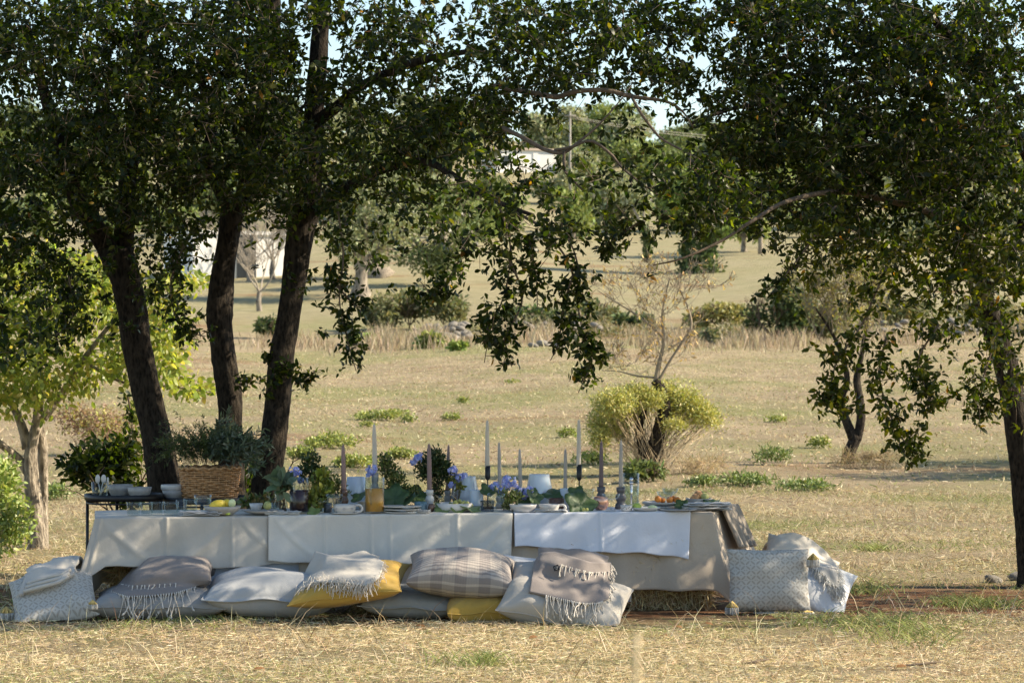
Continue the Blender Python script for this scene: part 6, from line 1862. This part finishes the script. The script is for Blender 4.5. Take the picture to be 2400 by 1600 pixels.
# fruit
def fruit(name, label, px, py, d, w, hgt, mat, cat, group=None, tilt=0.):
    p = at(px, py, d); s = d / F; rx, rz = w / 2 * s, hgt / 2 * s
    mb = MB(); mb.lathe([(rx * math.sin(a) * (1 + .05 * math.sin(3 * a)), -rz * math.cos(a)) for a in np.linspace(0, PI, 14)], (0, 0, 0), 18)
    o = mb.build(name, mat); o.location = p; o.rotation_euler = (rng.uniform(-.3, .3), tilt, rng.uniform(0, 3)); tag(o, label, cat, group)
    return o
dl = tp(521, .07).y
fruit('lemon', 'whole yellow lemon lying on the left platter', 510, 1184, dl, 42, 26, M_lemon, 'lemon', None, .3)
fruit('lemon', 'yellow lemon partly hidden right of the front lemon', 532, 1181, dl + .03, 30, 24, M_lemon, 'lemon')
o = fruit('lime_half', 'pale green cut lime half standing on the lemon platter', 544, 1179, dl - .02, 18, 20, M_limeflesh, 'lime')
fruit('lime_wedge', 'small green lime wedge by the tray at the table front', 533, 1202, tp(533, .015).y, 15, 9, M_lime, 'lime')
fruit('fig', 'green fig on the tray beside the carafe', 627, 1184, tp(618, .12).y, 20, 20, M_pearG, 'fig')
dl = tp(1514, .05).y
fruit('lime', 'whole green lime in the shallow white bowl at right', 1493, 1187, dl, 22, 18, M_lime, 'lime')
fruit('lime', 'second lime lying lower in the shallow white bowl', 1530, 1190, dl, 24, 14, M_limeflesh, 'lime')
dl = tp(1552, .24).y
for k, (px, py, w) in enumerate([(1542, 1169, 17), (1553, 1172, 14), (1570, 1171, 17), (1578, 1168, 15), (1587, 1171, 16)]):
    fruit('orange', ['leftmost orange fruit on the grey plate', 'small reddish orange fruit beside the leftmost one on the grey plate', 'middle orange fruit on the grey plate', 'topmost orange fruit on the grey plate', 'rightmost orange fruit on the grey plate'][k], px, py, dl + .03 * (k % 2), w, w * .95, M_orange, 'fruit', 'orange fruit on the grey plate')
dl = tp(1638, .30).y
for k, (px, py, w, m_) in enumerate([(1630, 1165, 20, M_pear), (1638, 1159, 24, M_pear), (1652, 1164, 20, M_pearG), (1646, 1158, 16, M_pearG), (1624, 1169, 16, M_pear)]):
    fruit('prickly_pear', ['reddish prickly pear at the front left of the beige bowl', 'large reddish prickly pear on top of the heap in the beige bowl', 'speckled green prickly pear at the front right of the beige bowl', 'green prickly pear behind the others in the beige bowl', 'leftmost low prickly pear in the beige bowl'][k], px, py, dl + .02 * (k % 2), w, w * .85, m_, 'fruit', 'prickly pears in the beige bowl')
p = tp(1080, .16); s = S(p)
gb = thing('grape_bunch', (p.x, p.y, TOP + .012), 'bunch of green-yellow grapes in the shallow white bowl', 'grapes')
bm = bmesh.new(); bmesh.ops.create_icosphere(bm, subdivisions=2, radius=1); gme = bpy.data.meshes.new('grape'); bm.to_mesh(gme); bm.free(); gme.materials.append(M_grape)
gme.polygons.foreach_set('use_smooth', np.ones(len(gme.polygons), bool))
for k in range(46):
    a = rng.uniform(-1, 1); o = bpy.data.objects.new('grape', gme); COL.objects.link(o); o.parent = gb; o.matrix_parent_inverse = Matrix.Translation(-gb.location)
    hmax = .034 * (1 - a * a * .7)
    o.location = (p.x + a * .058, p.y + rng.uniform(-.03, .03), TOP + .016 + rng.random() * hmax); r_ = rng.uniform(.0085, .0115); o.scale = (r_, r_, r_)
mb = MB(); mb.tube(spline([(p.x - .01, p.y - .03, TOP + .05), (p.x - .03, p.y - .035, TOP + .07), (p.x - .05, p.y - .02, TOP + .085)], 8), .0018, 5); mb.build('stalk', M_drytwig, gb)
p = tp(1372, .02)
g2 = thing('grape_pair', p, 'two loose green grapes on the runner below the big fig leaf', 'grapes')
for k in (-1, 1):
    o = bpy.data.objects.new('grape', gme); COL.objects.link(o); o.parent = g2; o.location = (k * .008, -.004 * k, .009); o.scale = (.009,) * 3

# napkins
def napkin(label, px, off, wpx, dep, hgt, mat, seed, layers=3, ang=0., z0=TOP):
    p = tp(px, off); s = S(p); w = wpx * s; g = np.random.default_rng(seed)
    t = thing('cloth_napkin', (p.x, p.y, z0), label, 'napkin', 'napkins on the table')
    for L in range(layers):
        nx, ny = 26, 8; V = []
        off_ = g.uniform(-.02, .02, 2); ph = g.uniform(0, 6.28, 4); zl = z0 + L * hgt / layers
        for i in range(nx):
            for j in range(ny):
                a = i / (nx - 1) - .5; b_ = j / (ny - 1) - .5
                zz = zl + hgt / layers * .5 * (1 + math.sin(a * 14 + ph[0] + b_ * 5) * .5 + .5 * math.sin(a * 29 + ph[1])) * (1 - (2 * abs(b_)) ** 4 * .6)
                X, Y = a * w + off_[0], b_ * dep + off_[1] * .4 + .006 * math.sin(a * 9 + ph[2])
                V.append((p.x + X * math.cos(ang) - Y * math.sin(ang), p.y + X * math.sin(ang) + Y * math.cos(ang), zz))
        Fq = [(i * ny + j, (i + 1) * ny + j, (i + 1) * ny + j + 1, i * ny + j + 1) for i in range(nx - 1) for j in range(ny - 1)]
        me = mesh_py('fold', V, Fq); uv_of(me, [(i / (nx - 1), j / (ny - 1)) for i in range(nx) for j in range(ny)])
        o = link('fold', me, mat, t); md = o.modifiers.new('thickness', 'SOLIDIFY'); md.thickness = .003
napkin('crumpled linen napkin in front of the ribbed tumblers', 470, .03, 92, .07, .022, M_napkinP, 1)
napkin('folded striped napkin in front of the wine jug', 668, .03, 80, .07, .018, M_napkin, 2)
napkin('crumpled striped napkin right of the plate stack', 982, .03, 56, .06, .018, M_napkin, 3)
napkin('napkin folded under the centre right cup', 1284, .02, 76, .06, .012, M_napkinP, 4, 2)
napkin('thick stack of folded grey napkins at the right end of the table', 1650, .14, 112, .13, .036, M_napkinP, 5, 5, .12)

# fig leaves
def fig_mesh(size, seed):
    g = np.random.default_rng(seed); n = 48
    a = np.linspace(0, 2 * PI, n, endpoint=False)
    lob = 1 + .15 * np.cos(5 * (a - PI / 2)) + .03 * np.sin(23 * a)
    rr = size * .5 * lob * (1 + .12 * np.sin(a))
    rings = [0, .35, .7, 1.]
    V = [(0, 0, 0)]; Fq = []
    cup_ = g.uniform(-.35, .35); fold = g.uniform(.1, .35)
    for t in rings[1:]:
        for k in range(n):
            x, y = rr[k] * t * math.cos(a[k]), rr[k] * t * math.sin(a[k])
            z = fold * abs(x) - cup_ * y * y / size + .03 * size * math.sin(a[k] * 5 + 1) * t
            V.append((x, y, z))
    for k in range(n): Fq.append((0, 1 + k, 1 + (k + 1) % n))
    for r_ in range(2):
        for k in range(n): Fq.append((1 + r_ * n + k, 1 + (r_ + 1) * n + k, 1 + (r_ + 1) * n + (k + 1) % n, 1 + r_ * n + (k + 1) % n))
    return mesh_py('fig_leaf', V, Fq)
def fig_material(name, c):
    m = simple(name, c, .45, .25, 30, .3, 90, .45)
    return m
M_fig = fig_material('fig_leaf_green', (.055, .095, .03)); M_fig2 = fig_material('fig_leaf_light', (.15, .20, .06))
FIGS = [(842, .14, 1165, 40, M_fig, 'fig leaf standing between the cup and the juice jug'), (925, .26, 1168, 60, M_fig, 'fig leaf just right of the juice jug'), (950, .20, 1180, 64, M_fig, 'fig leaf behind the plate stack'),
        (975, .34, 1165, 56, M_fig, 'fig leaf behind the teal mug'), (1040, .10, 1192, 44, M_fig2, 'light fig leaf flat at the table front below the grape bowl, left'), (1072, .08, 1193, 40, M_fig2, 'light fig leaf flat at the table front below the grape bowl, middle'),
        (1103, .08, 1192, 50, M_fig2, 'light fig leaf flat at the table front below the grape bowl, right'), (1222, .16, 1170, 52, M_fig, 'fig leaf behind the low white bowl'), (1250, .14, 1166, 42, M_fig, 'upright fig leaf left of the centre right cup'),
        (1298, .30, 1160, 46, M_fig, 'fig leaf below the large white lantern'), (1360, .06, 1184, 72, M_fig, 'big dark fig leaf drooping to the table edge left of the copper tumbler'), (1350, .22, 1160, 40, M_fig, 'fig leaf behind the right pillar candle'),
        (1598, .10, 1186, 32, M_fig, 'fig leaf in front of the orange plate'), (1668, .20, 1180, 34, M_fig, 'fig leaf on the stacked napkins'), (735, .02, 1203, 30, M_fig2, 'small leaf lying at the table edge right of the wine jug'),
        (905, .34, 1158, 44, M_fig, 'fig leaf behind the juice jug'), (1145, .24, 1150, 40, M_fig, 'fig leaf between pillar candle and blue flowers'), (662, .16, 1142, 44, M_ceramT and M_fig, 'broad grey-green leaf left of the wine jug')]
for k, (px, off, py, w, m_, lab) in enumerate(FIGS):
    p = tp(px, off); s = S(p); size = w * 1.05 * s
    me = fig_mesh(size, k); me.materials.append(m_)
    o = link('fig_leaf', me, None); o.location = (p.x, p.y, max(zrow(py, p.y), TOP + .008))
    o.rotation_euler = (R(rng.uniform(25, 70)) if m_ is M_fig else R(rng.uniform(15, 35)), R(rng.uniform(-25, 25)), R(rng.uniform(-50, 50)))
    tag(o, lab, 'leaf', 'fig leaves on the table')
    md = o.modifiers.new('thickness', 'SOLIDIFY'); md.thickness = .0012

# greenery bunches and blue plumbago
HB = [(.045, .075, .02), (.07, .10, .03), (.03, .055, .016)]
def bunch(label, px, off, blobs, cnt, cols, L, Wd, name='greenery_bunch', ybot=1180, jarw=0, dir_up=.8):
    p = tp(px, off); s = S(p)
    t = thing(name, p, label, 'greenery', 'table greenery')
    bl = [(*at(cx, cy_, p.y + rng.normal() * .02), rx * s, min(rx, ry) * s * .9, ry * s) for cx, cy_, rx, ry in blobs]
    pts, dr = blob_points(bl, cnt)
    pts[:, 2] = np.maximum(pts[:, 2], TOP + .006)
    leafy('foliage', pts, dr, L, Wd, cols, [1] * len(cols), M_herb, t, .2, dir_up)
    A, B = [], []
    for i in range(26):
        e = bl[rng.integers(len(bl))]; A.append([p.x + rng.normal() * .012, p.y + rng.normal() * .01, TOP + .004]); B.append([e[0] + rng.normal() * e[3] * .5, e[1] + rng.normal() * e[4] * .4, e[2] + rng.normal() * e[5] * .4])
    o = link('stems', twig_mesh('stems', np.array(A), np.array(B), .0012), M_herb if False else M_twig, t); o['kind'] = 'stuff'
    if jarw:
        hj = .075; rj = jarw / 2 * s
        MB().lathe([(0, 0), (rj * .9, 0), (rj, .006), (rj, hj * .8), (rj * .9, hj), (rj * .85, hj), (rj * .94, hj * .8), (rj * .94, .01), (0, .008)], p, 26).build('jar', M_glass, t)
    return t
bunch('dark boxwood sprig bunch behind the wine jug', 728, .32, [(728, 1082, 24, 26), (715, 1110, 22, 22), (742, 1110, 20, 22)], 900, HB, (.012, .024), .22)
bunch('bright green bay leaf bunch right of the wine jug', 750, .18, [(752, 1130, 22, 28), (745, 1165, 24, 26), (765, 1150, 18, 22), (738, 1185, 16, 16)], 420, [(.22, .26, .04), (.30, .30, .05), (.14, .18, .04)], (.025, .045), .25, jarw=44)
bunch('airy dark sprigs left of the mauve candle', 790, .36, [(785, 1135, 24, 22), (800, 1155, 20, 16), (770, 1115, 10, 12)], 320, [(.10, .13, .04), (.18, .20, .06)], (.016, .03), .16)
bunch('boxwood sprigs trailing right behind the juice jug', 915, .42, [(900, 1085, 18, 22), (915, 1105, 22, 24), (930, 1130, 24, 24), (955, 1150, 28, 14), (975, 1158, 14, 10)], 1100, [(.06, .09, .025), (.12, .15, .04), (.22, .24, .06)], (.012, .024), .22)
bunch('round dark boxwood topiary bunch in a glass jar at the table centre', 1028, .40, [(1018, 1092, 36, 34), (1000, 1105, 28, 26), (1040, 1110, 28, 26), (1020, 1070, 24, 20), (1025, 1150, 16, 26)], 2300, HB, (.012, .026), .2, jarw=30)
bunch('grey-green sage leaves left of the wine jug', 665, .18, [(662, 1140, 16, 22), (655, 1128, 12, 12)], 40, [(.10, .15, .09), (.14, .19, .12)], (.05, .08), .3)
bunch('green herb sprigs under the blue flowers', 1188, .12, [(1190, 1180, 14, 16), (1205, 1165, 20, 12), (1180, 1160, 12, 12)], 420, [(.16, .20, .06), (.24, .27, .10)], (.014, .03), .16)
bunch('yellow-green sprigs under the centre blue flowers', 1068, .38, [(1065, 1130, 16, 14), (1075, 1142, 10, 8)], 160, [(.26, .26, .06), (.16, .2, .05)], (.016, .028), .25)
bunch('small leafy sprigs behind the carafe at the left', 615, .5, [(590, 1180, 24, 16), (620, 1175, 20, 18), (575, 1186, 14, 10)], 220, [(.16, .19, .05), (.26, .18, .07), (.10, .14, .04)], (.02, .04), .28)

def flowers(label, px, off, heads):
    p = tp(px, off); s = S(p)
    t = thing('blue_flowers', p, label, 'flowers', 'pale blue plumbago flowers')
    for (cx, cy_, r, cnt) in heads:
        c = np.array(at(cx, cy_, p.y - .01)); n = cnt * 5
        dirs = rand_unit(cnt); ctr = c + dirs * r * s * rng.uniform(.5, 1, (cnt, 1)) * np.array([1, .8, .85])
        Pn = []; Dn = []
        for k in range(cnt):
            u_ = unit(dirs[k] + np.array([0, -.5, .2])); a_ = unit(np.cross(u_, [.3, .2, .9])); b_ = np.cross(u_, a_)
            for q in range(5):
                th_ = q * 1.2566 + k; Pn.append(ctr[k]); Dn.append(math.cos(th_) * a_ + math.sin(th_) * b_ + .2 * u_)
        Nn = np.repeat(dirs, 5, axis=0)
        l = rng.uniform(.010, .014, n)
        o = link('flower_head', leaf_mesh('flower_head', np.array(Pn), np.array(Dn), Nn + .01, l, l * .42, pick([(.30, .36, .74), (.40, .46, .82), (.52, .56, .86)], [2, 2, 1], n, .1), .1, (.35, .7, .75, 1.)), M_petal, t, smooth=False)
    A = [[p.x, p.y, TOP + .004]] * len(heads); B = [list(at(h_[0], h_[1] + h_[2] * .6, p.y)) for h_ in heads]
    link('stems', twig_mesh('stems', np.array(A), np.array(B), .0012), M_twig, t)
flowers('blue plumbago sprig above the wine jug', 690, .22, [(690, 1106, 15, 26), (704, 1124, 8, 8)])
flowers('blue plumbago sprig before the tall candle above the juice jug', 872, .30, [(872, 1102, 14, 26), (866, 1112, 8, 8)])
flowers('blue plumbago sprig at the left of the topiary bunch', 978, .36, [(978, 1074, 11, 18), (968, 1082, 8, 9), (986, 1066, 7, 8)])
flowers('blue plumbago sprigs at the right of the topiary bunch', 1062, .34, [(1062, 1102, 14, 26), (1075, 1118, 12, 18), (1060, 1135, 8, 10), (1088, 1114, 7, 7)])
flowers('large blue plumbago bunch at the table centre', 1200, .18, [(1192, 1130, 20, 44), (1210, 1152, 16, 30), (1236, 1150, 14, 22), (1158, 1138, 12, 16), (1178, 1150, 12, 16), (1222, 1160, 14, 20)])

# ------------------------------------------------------------------ black tray tables, basket
def tray_table(label, px0, px1, d, ytop, legs):
    s = d / F; xc = ((px0 + px1) / 2 - 1200) * s; r = (px1 - px0) / 2 * s; z = zrow(ytop, d)
    t = thing('tray_table', (xc, d, gz(xc, d)), label, 'side table', 'black round tray tables')
    MB().lathe([(0, z - .012), (r * .97, z - .012), (r, z - .008), (r * 1.01, z + .022), (r * .985, z + .022), (r * .965, z - .004), (0, z - .004)], (xc, d, 0), 44).build('tray', M_black, t)
    for a in legs:
        lx, ly = xc + math.cos(a) * r * .93, d + math.sin(a) * r * .93
        mb = MB(); mb.tube([(lx, ly, gz(lx, ly)), (lx, ly, z + .005)], .0085, 8); mb.build('leg', M_black, t)
    mb = MB(); mb.tube([(xc + math.cos(a) * r * .93, d + math.sin(a) * r * .93, z - .025) for a in np.linspace(0, 6.283, 40)], .006, 6, cap=False); mb.build('ring', M_black, t)
    return xc, z
DT = 14.05
tray_table('round black metal tray table at the far left behind the tumblers', 199, 380, DT, 1166, [PI + .05, 1.9, -1.2, .4])
DT2 = 14.15
tray_table('round black metal tray table under the wicker basket', 384, 590, DT2, 1172, [2.9, .3, 1.6, -1.6])
zt1 = zrow(1166, DT) - .003; zt2 = zrow(1172, DT2) - .003
def tvessel(name, label, cat, px, d, prof, wpx, ytop, mat, z0, part='body', group=None, seg=32):
    s = d / F; p = Vector(((px - 1200) * s, d, z0)); r = wpx / 2 * s; h = zrow(ytop, d) - z0
    t = thing(name, p, label, cat, group); MB().lathe([(a * r, b_ * h) for a, b_ in prof], p, seg).build(part, mat, t)
    return t, p, r, h
tvessel('stoneware_bowl', 'large grey stoneware bowl on the left tray table', 'bowl', 282, DT + .05, LOWBOWL, 60, 1135, M_ceramG, zt1, group='bowls on the tray tables')
tvessel('stoneware_bowl', 'smaller pale stoneware bowl right of the large bowl on the tray table', 'bowl', 327, DT - .06, LOWBOWL, 57, 1141, M_ceramG, zt1, group='bowls on the tray tables')
tvessel('stoneware_bowl', 'lower grey bowl of the pair beside the wicker basket', 'bowl', 408, DT2 - .02, LOWBOWL, 56, 1147, M_ceramG, zt2, group='bowls on the tray tables')
tvessel('stoneware_bowl', 'upper pale bowl of the pair beside the wicker basket', 'bowl', 406, DT2 - .02, PLATE, 58, 1135, M_ceramW, zrow(1150, DT2), group='bowls on the tray tables')
t, p, r, h = tvessel('glass_jar', 'glass jar holding white spoons on the left tray table', 'jar', 234, DT - .08, TUMBLER, 40, 1128, M_glass, zt1, 'glass')
for k, (px, yt, lab) in enumerate([(229, 1112, 'white spoon at the left in the glass jar'), (243, 1112, 'white spoon at the centre of the glass jar'), (253, 1118, 'white spoon seen edge-on at the right of the glass jar')]):
    q0 = Vector((p.x + (k - 1) * -.008, p.y, p.z + .01)); q1 = at(px, yt + 10, p.y)
    sp = thing('spoon', q0, lab, 'spoon', 'white spoons in the jar')
    mb = MB(); mb.tube([q0, q0.lerp(q1, .8)], .003, 6); mb.build('stem', M_ceramW, sp)
    rr = (.013, .014, .006)[k]; mb = MB(); mb.lathe([(math.sin(a) * .018, -math.cos(a) * .024) for a in np.linspace(0, PI, 9)], (0, 0, 0), 14)
    o = mb.build('bowl', M_ceramW); o.parent = sp; o.location = q1 - q0; o.scale = (rr / .018, .3, 1)

# wicker basket
s = DT2 / F; xb = (493 - 1200) * s; zb = zt2 + .004; hb_ = zrow(1097, DT2) - zb; r0, r1 = 60 * s, 70 * s
bk = thing('wicker_basket', (xb, DT2 - .02, zb), 'round honey-brown wicker basket full of herbs on a black tray table', 'basket')
yb = DT2 - .02
MB().lathe([(0, 0), (r0 * .93, 0), (r1 * .93, hb_ * .97), (r1 * .90, hb_ * .97), (r0 * .9, .006), (0, .006)], (xb, yb, zb), 40).build('lining', simple('basket_core', (.16, .08, .035), .9, .3, 50), bk)
NS = 22; NR = 15
for k in range(NR):
    t = (k + .5) / NR; rr = r0 + (r1 - r0) * t; zz = zb + hb_ * t
    a = np.linspace(0, 2 * PI, NS * 6 + 1)
    wob = .0055 * np.cos(a * NS / 2 + (k % 2) * PI) + .0012 * rng.normal()
    P = np.stack([xb + np.cos(a) * (rr + wob), yb + np.sin(a) * (rr + wob), np.full_like(a, zz) + .0015 * np.sin(a * 3 + k)], -1)
    V, Fq = tube_arrays(P, hb_ / NR * .52 * (1 + .12 * np.sin(a * 7 + k * 2)), 6, cap=False)
    link('weave_strand', mesh_py('weave_strand', V, Fq), M_wicker, bk)
for j in range(NS):
    a = 2 * PI * j / NS
    mb = MB(); mb.tube([(xb + math.cos(a) * r0, yb + math.sin(a) * r0, zb + .002), (xb + math.cos(a) * r1, yb + math.sin(a) * r1, zb + hb_)], .0042, 6); mb.build('stake', M_wicker, bk)
P = [(xb + math.cos(a) * r1 * 1.01, yb + math.sin(a) * r1 * 1.01, zb + hb_ + .004 + .004 * math.sin(a * 18)) for a in np.linspace(0, 6.283, 100)]
mb = MB(); mb.tube(P, .0095, 8, cap=False); mb.build('rim', M_wicker, bk)
mb = MB(); mb.box((xb + r0 + .02, yb - .02, zb + .06), (.035, .02, .02)); mb.build('handle_peg', M_wicker, bk)
hp = thing('herb_bunch', (xb, yb, zb + hb_ * .5), 'bushy rosemary and olive sprigs spilling from the wicker basket', 'greenery')
sdx = DT2 / F
# rosemary and olive sprigs: curved stems with narrow leaves in pairs
A, B, Pn, Dn, Ln, Cn = [], [], [], [], [], []
for k in range(230):
    a = rng.uniform(0, 6.28); q = math.sqrt(rng.random())
    tx = 495 + math.cos(a) * q * 150; ty = 1030 - abs(rng.normal()) * 28 + q * q * 75 * rng.random()
    b0 = np.array([xb + math.cos(a) * q * r1 * .6, yb + math.sin(a) * q * r1 * .5, zb + hb_ * .9])
    tip = np.array(at(tx, ty, yb + math.sin(a) * q * .26)); olive = tx > 500
    midp = (b0 + tip) / 2 + np.array([0, 0, .05])
    if q > .85 and rng.random() < .5: tip[2] -= .06
    sp = spline(np.array([b0, midp, tip]), 14)
    A += list(sp[:-1:2]); B += list(sp[2::2]) if len(sp[2::2]) == len(sp[:-1:2]) else list(sp[1::2])
    for m_ in range(44 if not olive else 30):
        i = rng.integers(3, 13); base = sp[i] + rng.random() * (sp[min(13, i + 1)] - sp[i]); dr = unit(sp[i] - sp[i - 1])
        Pn.append(base); Dn.append(unit(dr * .7 + rand_unit(1)[0] * .8)); Ln.append(rng.uniform(.014, .028) if not olive else rng.uniform(.03, .055)); Cn.append((0 if not olive else 1))
n_ = min(len(A), len(B))
o = link('stems', twig_mesh('stems', np.array(A[:n_]), np.array(B[:n_]), .0012), M_twig, hp); o['kind'] = 'stuff'
Cn = np.array(Cn); Ln = np.array(Ln)
cc = np.where((Cn == 0)[:, None], pick([(.06, .09, .025), (.09, .12, .03), (.04, .065, .02)], [1, 1, 1], len(Cn)), pick([(.10, .13, .08), (.15, .18, .12), (.07, .10, .055)], [1, 1, 1], len(Cn)))
o = link('leaves', leaf_mesh('leaves', np.array(Pn), np.array(Dn), rand_unit(len(Pn)), Ln, Ln * np.where(Cn == 0, .09, .11), cc, .1), M_herb, hp, smooth=False); o['kind'] = 'stuff'

# ------------------------------------------------------------------ fallen leaves and twigs in the foreground
g = np.random.default_rng(5)
for k in range(16):
    px, py = g.uniform(80, 2330), g.uniform(1470, 1590)
    d = d_for_row(py, px); x = (px - 1200) * d / F
    me = leaf_mesh('fallen_leaf', np.array([[x, d, gz(x, d) + .012]]), np.array([[math.cos(k), math.sin(k) * .5, .15]]), np.array([[.1, -.3, 1.]]), np.array([.055]), np.array([.014]), np.array([(.30, .16, .07) if k % 2 else (.45, .36, .2)]), .3)
    tag(link('fallen_leaf', me, M_grass, smooth=False), 'dry fallen oak leaf on the straw in the foreground', 'leaf', 'fallen leaves in the foreground')
for k, (px, py, w, lab) in enumerate([(1775, 1560, 60, 'dark fallen twig at the bottom right of the foreground'), (2160, 1565, 110, 'longer dark stick lying at the lower right'), (420, 1487, 60, 'thin dark twig in the foreground at left')]):
    d = d_for_row(py, px); x = (px - 1200) * d / F; s = d / F
    mb = MB(); mb.tube(spline([(x - w * s / 2, d - .03, gz(x, d) + .012), (x, d, gz(x, d) + .018), (x + w * s / 2, d + .06, gz(x, d) + .02)], 8), [.003, .004, .005, .0055, .005, .005, .004, .003], 6)
    tag(mb.build('fallen_twig', M_twig), lab, 'twig')
print('TRIS', sum(sum(p.loop_total - 2 for p in o.data.polygons) for o in bpy.data.objects if o.type == 'MESH' and o.data.users == 1)) if False else None
print('objects', len(bpy.data.objects), 'tris', sum(len(o.data.polygons) for o in bpy.data.objects if o.type == 'MESH'))
